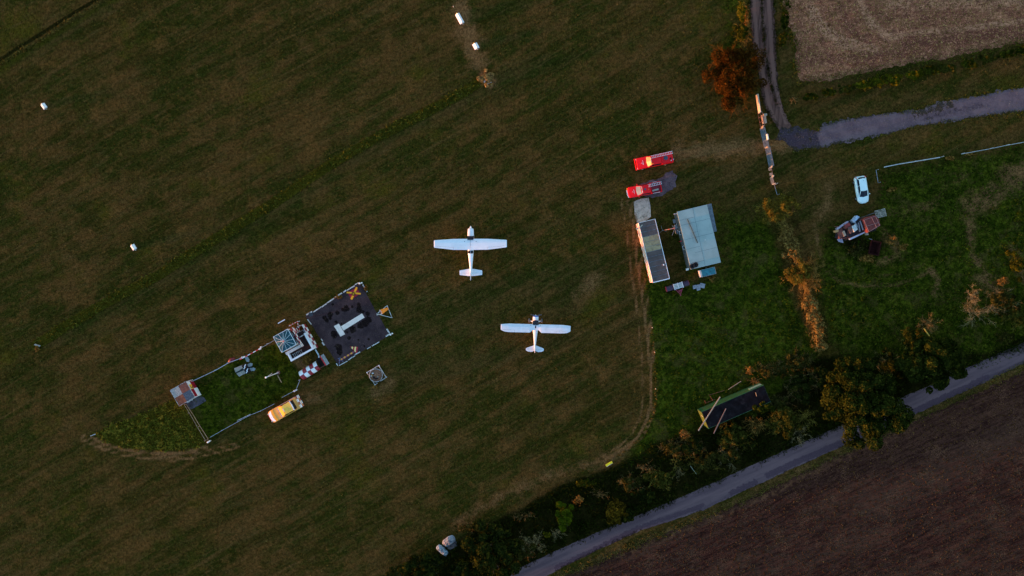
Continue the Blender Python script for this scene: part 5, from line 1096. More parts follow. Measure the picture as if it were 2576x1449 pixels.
for px, py, a, lb in ((628, 918.5, 25, "pale grey flap-shaped sheet just right of the zebra frame, upper of two"), (634.5, 929, 5, "pale grey flap-shaped sheet right of the zebra frame, lower of two"), (622, 903, -60, "leaf-shaped pale sheet lying below the striped barrier pole")):
    q_ = P(px, py); s_ = MB().prism([(-.5, -.2), (.3, -.28), (.55, .02), (.25, .26), (-.45, .22)], .02, .10); oo = s_.build("loose_sheet", M("grey_green_sheet", (.19, .24, .25), .7, .2, 5)); oo.location = q_; oo.rotation_euler = (0, 0, math.radians(a)); tag(oo, lb, "sheet")
fp = P(700.5, 937.2); FP = thing("flagpole", "white flagpole with ball top standing in the enclosure", "flagpole", tuple(fp))
tp = P(669, 949.5, 5.6) - fp; MB().tube((0, 0, 0), tp, .07, .05, n=10).build("pole", WHITE, FP)
MB().loft([[(tp.x + r * math.cos(a), tp.y + r * math.sin(a), tp.z + z) for a in [2 * math.pi * k / 12 for k in range(12)]] for z, r in ((-.1, .06), (-.02, .14), (.08, .14), (.16, .05))]).build("finial", WHITE, FP, smooth=True)
MB().tube(tp * .98, P(684.5, 939, 3.0) - fp, .03, n=6).build("gaff", WHITE, FP)
MB().tube((0, 0, 0), (0, 0, .08), .28, n=12).build("base", M("brick_base", (.16, .07, .05), .9, .3, 8), FP)
tag(MB().bar(P(698.5, 944.6, .3), P(708, 962, .3), .12, .06).bar(P(698.5, 944.6, 0), P(698.5, 944.6, .3), .08, .1).bar(P(708, 962, 0), P(708, 962, .3), .08, .1).build("plank_bench", TANWOOD), "low tan plank bench below the white flagpole", "bench")

# ------------------------------------------------------------------ field markers and rubble
def marker_hut(px, py, ang, L_, w_, label):
    T = thing("field_marker", label, "field marker", (*XY(px, py), 0), math.radians(ang), "white ridge-shaped field markers")
    h_ = .42; m = MB().add([(-L_ / 2, -w_ / 2, .08), (L_ / 2, -w_ / 2, .08), (L_ / 2, 0, h_), (-L_ / 2, 0, h_), (-L_ / 2, w_ / 2, .08), (L_ / 2, w_ / 2, .08)], [(0, 1, 2, 3), (3, 2, 5, 4), (0, 3, 4), (1, 5, 2)])
    m.build("ridge_panel", WHITE, T, fix=False)
    MB().box((0, 0, .04), (L_ + .1, w_ + .08, .07)).build("base_frame", OLDWHITE, T)
    for s in (-1, 1): MB().tube((s * (L_ / 2 + .14), .05 * s, 0), (s * (L_ / 2 + .14), .05 * s, .26), .07, .05, n=8).build("lamp_stub", YEL if s < 0 else OLDWHITE, T)
    return T
marker_hut(1156.5, 47.2, -62, 1.62, .66, "long white ridge marker near the top edge of the field")
marker_hut(1197, 116.5, -62, .85, .75, "short white ridge marker ringed by worn grass above the rubble clump")
marker_hut(111.4, 267.5, -55, .80, .62, "lone white ridge marker at the far left of the field")
marker_hut(336.5, 622, -58, .80, .62, "small white ridge marker just above the strip of long grass")
for px, py, lb in ((1140.6, 17.2, "small pale stub in the grass above the long white ridge marker"), (1640.5, 824, "small orange-lit stake at the upper part of the curved mown edge"), (1646.5, 886, "small stake halfway down the curved mown edge"), (1649, 978, "small pale stake near the bend of the curved mown edge")):
    oo = MB().tube((0, 0, 0), (0, 0, .35), .07, .055, n=8).build("stake", M("pale_stake", (.6, .45, .3), .7), None); oo.location = P(px, py); tag(oo, lb, "stake")
oo = MB().bar((0, 0, .06), (.75, .28, .06), .10, .08).build("stake", OLDWHITE); oo.location = P(228.5, 1096.5); tag(oo, "white stick lying at the pointed tip of the overgrown patch", "stick")
for px, py, L_, w_, a, lb in ((1221.5, 195.5, .85, .12, 27, "white batten on the brown rubble clump"), (1226.5, 200.5, .7, .24, -38, "kite-shaped white scrap on the brown rubble clump"), (1219.5, 205.5, .4, .24, 55, "smallest pale scrap on the brown rubble clump"), (1231, 210, .75, .08, 25, "thin pale stick at the lower edge of the rubble clump")):
    oo = MB().prism([(-L_ / 2, -w_ / 2), (L_ / 2, -w_ / 3), (L_ / 2.2, w_ / 2), (-L_ / 2.2, w_ / 2.4)], .18, .26).build("scrap_board", WHITE); oo.location = P(px, py); oo.rotation_euler = (.05, .08, math.radians(a)); tag(oo, lb, "scrap")
oo = MB().prism([(-.5, -.05), (.4, -.16), (.5, .1), (-.35, .16)], .05, .2).build("scrap_board", BLUEGL); oo.location = P(95, 868.5); oo.rotation_euler = (0, 0, math.radians(-12)); tag(oo, "pale strip of scrap at the left end of the long grass strip", "scrap")
SB_ = thing("field_board", "bright yellow board lying at the edge of the field", "board", tuple(P(1532.2, 1166.8)), math.radians(31))
MB().box((0, 0, .1), (1.15, .40, .06)).build("panel", M("signal_yellow", (.80, .62, .005), .5, .1, 3), SB_); MB().box((0, -.17, .14), (1.1, .05, .02)).build("edge_strip", OLDWHITE, SB_)

# ------------------------------------------------------------------ cabin with chequered side
def slab_box(T, name, pts, z0, z1, mat): return MB().prism([(p.x, p.y) for p in [loc_of(T, a, b, z1) for a, b in pts]], z0, z1).build(name, mat, T)
hz = 2.5
q = [P(a, b_, hz) for a, b_ in ((1606.7, 561.8), (1646.9, 550.1), (1684.1, 699.2), (1642.6, 712.1))]
cc = sum(q, Vector()) / 4; d = ((q[3] + q[2]) / 2 - (q[0] + q[1]) / 2); Lc = d.length; wc = ((q[1] - q[0]).length + (q[2] - q[3]).length) / 2; an = math.atan2(d.y, d.x)
CB = thing("portable_cabin", "long portable cabin with dark and grey roof sections and orange-lit chequered side", "cabin", (cc.x, cc.y, 0), an)
hl, hw = Lc / 2, wc / 2     # +x towards the lower end, -y = left side in the photo
m = MB()
m.grid((-hl, -hw, 0), (hl, -hw, 0), (hl, -hw, hz), (-hl, -hw, hz), 18, 4, ck); m.grid((hl, -hw, 0), (hl, hw, 0), (hl, hw, hz), (hl, -hw, hz), 1, 1, lambda i, j: 1)
m.grid((hl, hw, 0), (-hl, hw, 0), (-hl, hw, hz), (hl, hw, hz), 1, 1, lambda i, j: 1); m.grid((-hl, hw, 0), (-hl, -hw, 0), (-hl, -hw, hz), (-hl, hw, hz), 1, 1, lambda i, j: 1)
m.build("walls", [M("sunlit_red_square", (.62, .22, .12), .6, .15, 3), M("cream_square", (.78, .70, .62), .6, .1, 3)], CB, fix=False)  # orange sunlight is put into the colour of the red squares
NAVY = M("dark_blue_roof_sheet", (.092, .066, .060), .7, .18, 1.2, bump=.2, spec=.2, dirt=(.13, .10, .11), dirt_amt=.3); GRY = M("grey_roof_sheet", (.31, .225, .12), .85, .22, 1.4, dirt=(.19, .13, .07), dirt_amt=.5)
for x0_, x1_, mt_ in ((-hl, -hl + Lc * .245, NAVY), (-hl + Lc * .245, -hl + Lc * .50, GRY), (-hl + Lc * .50, hl, NAVY)):
    rp = MB(); n = max(2, round((x1_ - x0_) / .8))
    for k in range(n):
        a, c = x0_ + (x1_ - x0_) * k / n, x0_ + (x1_ - x0_) * (k + 1) / n; rp.box(((a + c) / 2, 0, hz + .03), (c - a - .05, wc - .12, .05))
    rp.build("roof_section", mt_, CB)
MB().box((0, 0, hz + .004), (Lc, wc, .02)).build("roof_seam", M("pale_seam", (.25, .27, .32), .8), CB)
tr = MB(); tr.bar((-hl, hw, hz + .02), (hl, hw, hz + .02), .07, .14).bar((hl, -hw - .02, hz + .02), (hl, hw + .02, hz + .02), .12, .14).bar((-hl, -hw, hz + .02), (hl, -hw, hz + .02), .05, .14).bar((-hl, -hw, hz + .02), (-hl, hw, hz + .02), .05, .14); tr.build("roof_trim", WHITE, CB)
MB().box((hl * .52, hw - .38, hz + .10), (.22, .16, .14)).build("roof_vent", WHITE, CB)
PW = thing("roof_vane", "small white propeller-like vane at the top corner of the cabin", "vane", tuple(P(1609.5, 571, 2.9)), math.radians(25))
MB().tube((0, 0, -.35), (0, 0, .1), .04, n=8).build("post", GREYM, PW); MB().box((.25, .03, .08), (.5, .16, .04), rz=.3).box((-.4, -.05, .08), (.5, .20, .04), rz=-.15).build("blade", BLUEGL, PW)

# ------------------------------------------------------------------ long flat-roofed building
hz = 2.9
q = [P(a, b_, hz) for a, b_ in ((1702.9, 533.6), (1777.7, 514.1), (1812.7, 658.9), (1737.9, 679.4))]
cc = sum(q, Vector()) / 4; d = ((q[3] + q[2]) / 2 - (q[0] + q[1]) / 2); Lc = d.length; wc = ((q[1] - q[0]).length + (q[2] - q[3]).length) / 2; an = math.atan2(d.y, d.x)
BG = thing("flat_roof_building", "wide building with pale blue-grey felt roof beside the portable cabin", "building", (cc.x, cc.y, 0), an)
hl, hw = Lc / 2, wc / 2
MB().box((0, 0, hz / 2 - .05), (Lc - .3, wc - .3, hz - .1)).build("walls", M("dull_wall", (.10, .10, .09), .85, .2, 2), BG)
def f_roof(t, v):
    m_ = noise(t, v, .35, 4, .6); g = noise(t, v, 11, 3, .8); s = noise(t, mapping(t, v, -an, (.3, 2.5, 1)), 1.0, 3, .6)
    c = mixc(t, sstep(t, m_, .35, .65), (.27, .32, .30), (.335, .385, .36)); c = mixc(t, math_(t, 'MULTIPLY', sstep(t, g, .4, .75), .3), c, (.41, .48, .41))
    c = mixc(t, math_(t, 'MULTIPLY', sstep(t, s, .62, .70), .15), c, (.08, .11, .12)); return c, g
FELT = groundmat("blue_grey_felt", f_roof, .2, .01, .8)
rfo = MB().box((0, 0, hz + .05), (Lc, wc, .14)).build("roof", FELT, BG)
se = MB(); SEAM = M("felt_seam", (.09, .12, .13), .8, .3)
se.bar((-hl, -hw * -.02 + .05, hz + .123), (hl, -.1, hz + .123), .035, .008)
for k in range(1, 8):
    x = -hl + Lc * k / 8 + (.25 if k % 2 else -.1); se.bar((x, -hw + (.0 if k % 3 else 1.2), hz + .123), (x, (0 if k % 2 else hw * .95), hz + .123), .03, .008)
se.build("roof_seams", SEAM, rfo)
lt = [(1777.9, 514.6), (1789.6, 511.8), (1803.2, 581.8), (1794.6, 583.6)]
slab_box(BG, "lean_to", lt, 0, 2.55, M("lean_to_roof", (.13, .15, .17), .85, .3, 3, dirt=(.07, .05, .05), dirt_amt=.4))
for a, b_, lb in ((1712.2, 586.1, 0), (1720.6, 623.2, 1)):
    p = loc_of(BG, a, b_, 1.6); wd = MB()
    for dx, dy, L1, L2 in ((0, .16, .52, .05), (0, -.16, .52, .05), (.26, 0, .05, .36), (-.26, 0, .05, .36)): wd.box((p.x + dx, p.y + dy, 1.6), (L1, L2, .05))
    wd.box((p.x, p.y, 1.58), (.46, .28, .02), mi=1); wd.build("open_window", [WHITE, DARKGL], BG)
p = loc_of(BG, 1700, 537.5, 2.2); MB().box((p.x, p.y, 2.2), (.14, .6, .12)).build("white_bracket", OLDWHITE, BG)
p = loc_of(BG, 1733, 677, 2.2); MB().box((p.x, p.y, 1.2), (.3, .4, .3)).build("corner_box", M("cream_square", (.78, .70, .62)), BG)
p = loc_of(BG, 1714, 606.5, 1.0); MB().box((p.x, p.y, 1.0), (.12, .5, .1)).box((p.x + .0, p.y - .1, .5), (.06, .06, 1.0)).build("side_tap", REDW, BG)
tag(MB().tube(P(1729.5, 551.4, 3.10), P(1755, 610.9, 3.10), .07, n=8).build("dark_pole", M("dark_green_pole", (.02, .05, .05), .7, .2)), "long dark pole lying diagonally on the blue-grey roof", "pole")
for a, b_, lb in ((1741.2, 670, "left of two black tyres on the lower corner of the blue-grey roof"), (1749.8, 666.2, "right of two black tyres on the lower corner of the blue-grey roof")):
    c = MB().loft([[(rr_ * math.cos(2 * math.pi * k / 20), rr_ * math.sin(2 * math.pi * k / 20), z_) for k in range(20)] for rr_, z_ in ((.38, .0), (.40, .08), (.34, .17), (.16, .13), (.14, .03))]).build("tyre", BLACK); c.location = P(a, b_, 3.06); tag(c, lb, "tyre", "tyres on the roof")
wp = P(1773.5, 603.5, 3.05); oo = MB().tube((0, 0, -.02), (0, 0, .1), .05, n=8).build("roof_stub", WHITE, None); oo.location = wp; tag(oo, "tiny white stub on the blue-grey roof", "stub")
for i, (a, b_) in enumerate(((1699.5, 556), (1704.5, 569.5), (1708, 582))):
    oo = MB().box((0, 0, .06), (.62, .78, .10)).build("paving_slab", M("grey_slab", (.20, .21, .23), .9, .2, 4)); oo.location = P(a, b_); oo.rotation_euler = (0, 0, an + math.pi / 2 * 0 + .03 * i)
    tag(oo, ("topmost", "middle", "lowest")[i] + " of the three pale slabs between the aerial mast and the blue-grey roof", "paving slab", "three slabs by the building")
bb = P(1665, 580.3); AM = thing("aerial_mast", "tall thin mast with cross-shaped aerials between the cabin and the building", "aerial", tuple(bb))
tp = P(1698, 573.5, 8.6) - bb; m = MB()
for k in range(12): m.bar(tp * (k / 12), tp * ((k + 1) / 12), .09, .09, mi=(k // 2) % 2)
m.build("mast", [GREYM, M("dull_red", (.30, .08, .06), .7)], AM); m = MB()
for a, L_ in ((70, 1.1), (10, .8), (140, .9), (100, .8)):
    v_ = Vector((math.cos(math.radians(a)), math.sin(math.radians(a)), 0)) * L_; m.tube(tp - v_ + Vector((0, 0, -.1)), tp + v_ * .6 + Vector((0, 0, -.1)), .022, n=6)
m.build("aerial_elements", GREYM, AM); m = MB()
for a in (100, 220, 350): m.tube((0, 0, .5), (.75 * math.cos(math.radians(a)), .75 * math.sin(math.radians(a)), 0), .025, n=6)
m.build("tripod_leg", GREYM, AM)

# teal trailer, roller, slabs
an2 = math.radians(13)
TR = thing("box_trailer", "small box trailer with teal top and sunlit pale end below the building", "trailer", tuple(P(1774.5, 685)), an2)
MB().box((.05, 0, .72), (2.4, 1.08, .80)).build("body", M("pale_panel", (.66, .60, .56), .5, .1), TR); lid = MB().box((.18, 0, 1.15), (2.1, 1.02, .06)).build("lid", M("teal_cover", (.02, .19, .24), .45, .2, 2, dirt=(.01, .04, .06), dirt_amt=.5), TR)
m = MB(); 
for a, c in (((-.88, -.54), (1.26, -.54)), ((1.26, -.54), (1.26, .54)), ((1.26, .54), (-.88, .54))): m.bar((*a, 1.17), (*c, 1.17), .04, .07)
m.build("edge_trim", BLUEGL, TR)
for s in (1, -1): wheel(TR, .1, s * .62, .28, .14)
RL = thing("field_roller", "maroon field roller with white ballast box and triangular drawbar", "roller", tuple(P(1702.2, 719.5)), math.radians(16.5))
ro = MB()
for k in range(24):
    a0, a1 = 2 * math.pi * k / 24, 2 * math.pi * (k + 1) / 24
    ro.add([(-1.75, .42 * math.cos(a0), .42 + .42 * math.sin(a0)), (1.75, .42 * math.cos(a0), .42 + .42 * math.sin(a0)), (1.75, .42 * math.cos(a1), .42 + .42 * math.sin(a1)), (-1.75, .42 * math.cos(a1), .42 + .42 * math.sin(a1))], [(0, 1, 2, 3)])
ro.build("drum", M("dark_purple_drum", (.045, .02, .045), .5, .25, 3), RL)
for s in (-1, 1): MB().tube((s * 1.75, 0, .42), (s * 1.80, 0, .42), .43, n=24).build("drum_end", M("roller_red", (.30, .015, .04), .5, .2), RL)
bx = MB().box((.05, .02, .98), (1.32, .66, .10)).build("ballast_box", M("pale_ballast", (.42, .40, .36), .8, .3, 6, dirt=(.2, .16, .12)), RL)
m = MB()
for x in (-.64, .02, .74): m.box((x, .02, 1.0), (.07, .95 if x else .7, .12))
for y in (-.34, .38): m.box((.05, y, 1.0), (1.4, .06, .12))
m.build("box_frame", WHITE, bx)
MB().bar((-.55, -.3, .8), (.1, -1.35, .45), .10, .08).bar((.75, -.3, .8), (.1, -1.35, .45), .10, .08).bar((.1, -1.3, .42), (.1, -1.6, .40), .14, .08).bar((-.1, -.8, .66), (.4, -.8, .66), .25, .05).build("drawbar", M("roller_red", (.3, .015, .04)), RL)
for i, (a, b_, r_, L_, w_) in enumerate(((1747.5, 722, 10, .62, .62), (1756.5, 723.3, 5, .55, .95), (1765.5, 718.5, -15, .85, .75))):
    oo = MB().prism([(-L_ / 2, -w_ / 2), (L_ / 2, -w_ / 2.4), (L_ / 2.1, w_ / 2), (-L_ / 2.4, w_ / 2.2)], .0, .16 + .05 * i).build("broken_slab", M("pale_broken_slab", (.26, .25, .27), .9, .3, 6, dirt=(.10, .09, .09)), bevel=.015); oo.location = P(a, b_); oo.rotation_euler = (.03, -.04, math.radians(r_))
    tag(oo, ("left", "middle", "right")[i] + " of the broken pale slabs on the grass right of the maroon roller", "slab", "broken slabs below the building")

# ------------------------------------------------------------------ gate and fence line by the track
GT = thing("field_fence", "tall bright sunlit board fence below the orange-brown bush", "fence", tuple(P(1904.3, 239.2)))
rl = lambda a, b_, z: P(a, b_, z) - Vector(GT.location)
SUNW = M("sunlit_fence_wood", (.55, .42, .30), .8, .25, 5)  # sunlight on the fence is put into this pale wood colour
MB().bar(rl(1904.3, 238, .9), rl(1911, 283, .9), .10, 1.0).build("fence_panel", SUNW, GT)
for a, b_ in ((1904.3, 238), (1911, 283)): MB().bar(rl(a, b_, 0), rl(a, b_, 1.5), .12, .12).build("post", SUNW, GT)
def slat_gate(name, label, A_, B_, n, w, mat, z=.6, cat="gate", group=None):
    T = thing(name, label, cat, tuple(P(*A_)), 0, group); a, c = Vector((0, 0, z)), P(*B_) - P(*A_) + Vector((0, 0, z)); d = (c - a).normalized(); s = Vector((-d.y, d.x, 0))
    m = MB(); tl = Vector((0, 0, .45))
    for k in range(n): off = s * (w * (k / (n - 1) - .5)) + tl * (k / (n - 1) - .5) * 2; m.bar(a + off, c + off, .07, .05)
    for u in (0, .33, .66, 1): m.bar(a.lerp(c, u) + s * w * .5 + tl, a.lerp(c, u) - s * w * .5 - tl, .06, .05)
    m.build("bars", mat, T)
    for q_ in (a, c): MB().bar((q_.x, q_.y, 0), (q_.x, q_.y, z + .5), .14, .14).build("post", WOOD, T)
    return T
slat_gate("slatted_hurdle", "dark slatted hurdle between the bright fence and the grey metal gates", (1908.8, 285), (1915.5, 320), 3, .35, M("dark_red_wood", (.10, .05, .04), .85, .3), cat="hurdle")
tag(MB().box((0, 0, .5), (.55, 1.3, .5), rz=.18).box((.05, .6, .9), (.5, .35, .3), rz=.1).build("stacked_boards", WOOD), "small stack of grey boards behind the dark slatted hurdle", "boards"); bpy.data.objects["stacked_boards"].location = P(1919, 302)
slat_gate("metal_gate", "upper of the two long grey metal field gates", (1914.5, 324), (1925.5, 372), 7, .40, M("gate_blue_grey", (.17, .19, .21), .5, .25, 4, metal=.3), cat="gate", group="pair of grey field gates")
slat_gate("metal_gate", "lower of the two long grey metal field gates", (1927.5, 373), (1937.5, 420), 7, .40, M("gate_blue_grey", (.17, .19, .21)), cat="gate", group="pair of grey field gates")
oo = MB().box((0, 0, 1.35), (.16, .85, .5), rz=.18).build("gate_notice", M("sunlit_notice", (.75, .62, .5), .6)); oo.location = P(1923, 349); tag(oo, "pale notice board fixed on the upper grey gate", "notice")  # sunlit warmth of the notice is put into its base colour
def picket(label, A_, B_, n, gaps=()):
    T = thing("picket_fence", label, "fence", tuple(P(*A_)), 0, "short picket fences"); a, c = Vector((0, 0, .8)), P(*B_) - P(*A_) + Vector((0, 0, .8)); d = (c - a).normalized(); s = Vector((-d.y, d.x, 0))
    for side in (0,):
        MB().bar(a, c, .06, .10).build("rail", M("dark_red_wood", (.10, .05, .04)), T)
    m = MB()
    for k in range(n):
        if k in gaps: continue
        q_ = a.lerp(c, (k + .5) / n); m.bar(q_ - s * .12 + Vector((0, 0, .25)), q_ + s * .02 - s * .55 + Vector((0, 0, .1)), .07, .05)
    m.build("pickets", M("pale_picket", (.36, .30, .24), .85, .25), T)
    for q_ in (a, c): MB().bar((q_.x, q_.y, 0), (q_.x, q_.y, 1.15), .12, .12).build("post", SUNW, T)
picket("upper short picket fence with a gap, just below the grey gates", (1936, 423), (1940, 444), 8, (3, 4)); picket("lower short picket fence above the olive bush", (1939.5, 447), (1944, 464), 7)
rail_fence("rail_fence", "pair of thin posts and rails leading down into the olive bush", [(1945, 463), (1950.5, 463)], 1.0, .04, SUNW)
rail_fence("rail_fence", "thin grey double rail running down to the olive bush", [(1948, 465), (1955, 490)], .9, .025, GREYM, posts=[(1948, 465), (1955, 490)])
rail_fence("rail_fence", "long pale blue rail above the weedy ground, left length", [(2224, 420.5), (2260, 413), (2297, 407), (2366.5, 395.5)], .8, .06, M("pale_blue_rail", (.42, .40, .36), .7, .25, 4), posts=[(2224, 420.5), (2297, 407), (2366.5, 395.5)])
rail_fence("rail_fence", "thin pale rail above the weedy ground, right length", [(2418, 387.5), (2489.5, 374.5), (2530, 366), (2585, 356)], .8, .035, M("pale_blue_rail", (.34, .40, .44)), posts=[(2418, 387.5), (2489.5, 374.5), (2530, 366)])
rail_fence("rail_fence", "faint grey rail standing right of the white hatchback", [(2204, 428), (2209, 460)], .7, .03, GREYM)

# ------------------------------------------------------------------ green container with dark roof
hz = 2.55
NW, NE, SW, SEE = P(1765.6, 1036, hz), P(1920.5, 968.8, hz), P(1782.3, 1078.3, hz), P(1938.5, 1010.5, hz)
cc = (NW + NE + SW + SEE) / 4; d = (NE - NW); Lc = d.length; wc = ((SW - NW).length + (SEE - NE).length) / 2; an = math.atan2(d.y, d.x)
GC = thing("green_container", "long green container with black roof half hidden by bushes", "container", (cc.x, cc.y, 0), an)
hl, hw = Lc / 2, wc / 2 * .98
GRN = M("container_green", (.008, .085, .024), .5, .25, 2.5, dirt=(.08, .07, .03), dirt_amt=.6); YG = M("sunlit_green_end", (.075, .11, .016), .55, .25, 3)  # YG is the container green with yellow sunlight painted in
def corr(m, x0, x1, y, mi=0):
    n = int((x1 - x0) / .14)
    for k in range(n):
        a, c = x0 + (x1 - x0) * k / n, x0 + (x1 - x0) * (k + 1) / n; o0 = .03 if k % 2 else 0; o1 = 0 if k % 2 else .03; s = 1 if y > 0 else -1
        m.add([(a, y - s * o0, .1), (c, y - s * o1, .1), (c, y - s * o1, hz - .06), (a, y - s * o0, hz - .06)], [(0, 1, 2, 3)], mi)
for y_ in (hw, -hw):
    m = MB(); corr(m, -hl, hl, y_); m.build("side_wall", GRN, GC)
MB().box((-hl - .02, 0, hz / 2), (.06, hw * 2, hz - .1)).build("end_doors", YG, GC); MB().box((hl + .02, 0, hz / 2), (.06, hw * 2, hz - .1)).build("end_wall", GRN, GC)
m = MB()
for s in (1, -1): m.bar((-hl - .04, s * hw, hz - .02), (hl + .04, s * hw, hz - .02), .08, .12); m.bar((-hl, s * hw, .06), (hl, s * hw, .06), .08, .12)
for s in (1, -1):
    for x in (-hl, hl): m.bar((x, s * hw, 0), (x, s * hw, hz), .12, .12)
m.build("corner_frame", GRN, GC)
MB().box((0, 0, hz + .01), (Lc + .02, hw * 2 - .02, .08)).build("roof", M("black_roof", (.008, .005, .006), .9, .5, 1.0, spec=.06, dirt=(.020, .014, .015), dirt_amt=.5), GC)
MB().box((hl - 1.0, hw + .05, 1.5), (2.0, .05, .9)).build("mint_panel", M("mint_panel", (.18, .30, .24), .6, .2), GC)
MB().box((-hl - .06, .55, 1.7), (.03, .12, 1.0)).build("door_bar", OLDWHITE, GC)
def board(label, a, b_, z, w, mat): return tag(MB().bar(P(*a, z), P(*b_, z), w, .10).build("long_plank", mat), label, "plank")
board("thick grey beam lying across the near end of the black container roof", (1811.7, 998.2), (1756.8, 1083.6), 2.68, .14, WOOD)
board("thinner red-brown plank lying across the black container roof", (1826.3, 1027.7), (1795.5, 1090.4), 2.68, .12, M("red_brown_plank", (.16, .10, .08), .85, .25))
board("short tan stick on the far part of the black container roof", (1901, 987), (1903.5, 997), 2.68, .08, TANWOOD)
board("thin stick leaning in the grass above the green container", (1832, 1015 - 18 - 18 + 1), (1864, 959), .4, .06, WOOD)
board("thin pale branch lying beside the lane", (1736.5, 1172), (1752, 1192.5), .3, .06, M("pale_branch", (.35, .36, .25), .8))
board("yellow post lying on the brown twiggy bush near the lane", (2324, 826), (2338, 845), 1.9, .16, M("yellow_post", (.55, .32, .03), .7, .2))
bn_ = P(1805.5, 1003); FRM = thing("bent_frame", "bent rusty wire frame beside the green container", "frame", tuple(bn_))
m = MB()
for a, c in (((-25, -10), (-5, -16)), ((-22, -8), (-14, 4)), ((-35, 2), (-33, 10)), ((-33, 10), (-8, 0)), ((-5, -16), (15, -22))): m.tube((a[0] / PXM, -a[1] / PXM, .5), (c[0] / PXM, -c[1] / PXM, .45), .03, n=6)
m.build("wire", RUST, FRM)

# ------------------------------------------------------------------ abandoned machine
MC = thing("abandoned_harvester", "rusty abandoned farm machine with open engine deck and red-brown tank", "farm machine", tuple(P(2160, 575)), math.radians(25))
mp = lambda a, b_, z: loc_of(MC, a, b_, z)
def mprism(name, pts, z0, z1, mat, **k): return MB().prism([(p.x, p.y) for p in [mp(a, b_, z1) for a, b_ in pts]], z0, z1).build(name, mat, MC, **k)
tk = mprism("grain_tank", [(2171.7, 552), (2181, 546), (2201.6, 541), (2211, 551), (2214.8, 567.2), (2184, 584.8)], .4, 2.3, M("red_brown_steel", (.15, .020, .014), .8, .3, 2.5, dirt=(.03, .01, .012), dirt_amt=.4))
m = MB(); zz = 2.33
for a, c in (((2173, 553), (2186, 583)), ((2175, 553), (2205, 543)), ((2192, 546), (2206, 574)), ((2180, 569), (2209, 560)), ((2186, 583), (2213, 567)), ((2203, 545), (2213, 567))): m.bar(mp(*a, zz), mp(*c, zz), .05, .05)
m.build("tank_frame", M("pinkish_frame", (.26, .14, .13), .7, .2), tk)
mprism("chassis", [(2107, 574), (2156, 544), (2166, 549), (2176, 584), (2134, 602), (2104, 598)], .45, 1.0, M("black_grime", (.015, .012, .018), .8, .4, 5))
mprism("engine_cover", [(2133, 572), (2150, 565), (2156, 578), (2140, 588)], 1.0, 1.75, M("rust_cover", (.12, .05, .04), .8, .35, 4))
mprism("side_panel", [(2145, 554), (2156, 542), (2163, 546), (2149, 560)], 1.0, 1.9, M("pale_blue_panel2", (.32, .40, .52), .6, .25, 3, dirt=(.15, .1, .1)))
mprism("side_panel", [(2104, 575), (2133, 556), (2135, 558.5), (2107, 578)], 1.0, 1.55, M("lilac_panel", (.34, .30, .38), .6, .3, 3, dirt=(.2, .08, .05)))
mprism("side_panel", [(2137, 600), (2176, 583), (2176.5, 585.5), (2140, 603)], .9, 1.5, M("pale_blue_panel2", (.32, .40, .52)))
mprism("white_box", [(2144, 569), (2153, 563.5), (2158, 577), (2149, 584)], 1.75, 2.0, M("grey_white_box", (.42, .46, .46), .7, .25, 5, dirt=(.15, .16, .15)), bevel=.03)
mprism("grain_pipe", [(2159, 560), (2161, 560), (2165, 582), (2163, 583)], 1.4, 1.7, GREYM)
mprism("strut", [(2150, 560), (2152, 558), (2160, 571), (2158, 573)], 1.3, 1.6, GREYM)
mprism("strut", [(2163, 556), (2165, 555), (2173, 578), (2171, 579)], 1.6, 1.8, M("grey_strut", (.2, .22, .24), .7))
pr = mp(2130, 568, 1.4); dd = MB()
dd.tube(pr + Vector((-.42, 0, 0)), pr + Vector((.42, 0, 0)), .36, n=18)
for k in (-.42, 0, .42): dd.tube(pr + Vector((k - .03, 0, 0)), pr + Vector((k + .03, 0, 0)), .40, n=18, mi=1)
dd.build("red_drum", [M("drum_red", (.26, .02, .02), .6, .3), RUST], MC)
mprism("seat", [(2119, 583), (2124, 580), (2129, 592), (2124, 595)], 1.1, 1.6, M("tan_seat", (.32, .22, .15), .8, .3))
mprism("front_housing", [(2107, 578), (2118, 572), (2124, 592), (2112, 600)], .7, 1.4, RUST)
mprism("cutter_bracket", [(2100.5, 580), (2110, 577), (2109, 584), (2102, 585)], .8, 1.5, M("sunlit_rust", (.42, .22, .08), .8, .3))  # lighter copy of the rust, sunlight put into the colour
m = MB()
for a, c, z in (((2099, 570), (2112, 570), 1.3), ((2108, 586), (2118, 600), 1.2), ((2120, 574), (2134, 570), 1.7), ((2132, 570), (2133, 596), 1.3), ((2112, 600), (2140, 597), 1.1)): m.tube(mp(*a, z), mp(*c, z), .05, n=6)
m.build("pipes", RUST, MC)
mprism("footplate", [(2106.5, 602), (2118, 598), (2122, 611), (2110, 608)], .6, .75, M("lilac_panel", (.34, .30, .38)))
mprism("tool_box", [(2177.5, 582), (2183, 580), (2185, 591), (2179, 591)], .8, 1.3, M("tan_seat", (.32, .22, .15)))
for a, b_, r_ in ((2116, 576, .55), (2128, 601, .55), (2186, 556, .45), (2196, 579, .45)):
    p = mp(a, b_, r_); MB().tube((p.x, p.y - .15, r_), (p.x, p.y + .15, r_), r_, n=18).build("wheel", BLACK, MC)
PL = thing("wooden_pallet", "pale wooden pallet leaning behind the red-brown tank", "pallet", tuple(P(2214.5, 537)), math.radians(14))
m = MB()
for k in range(3): m.box((-.78 + k * .78, 0, .05), (.09, 1.15, .09))
m.build("bearers", TANWOOD, PL); m = MB()
for k in range(7): m.box((0, -.54 + k * .18, .12), (1.65, .10, .025))
m.build("slats", M("pale_slat_wood", (.42, .36, .28), .85, .2, 6), PL)
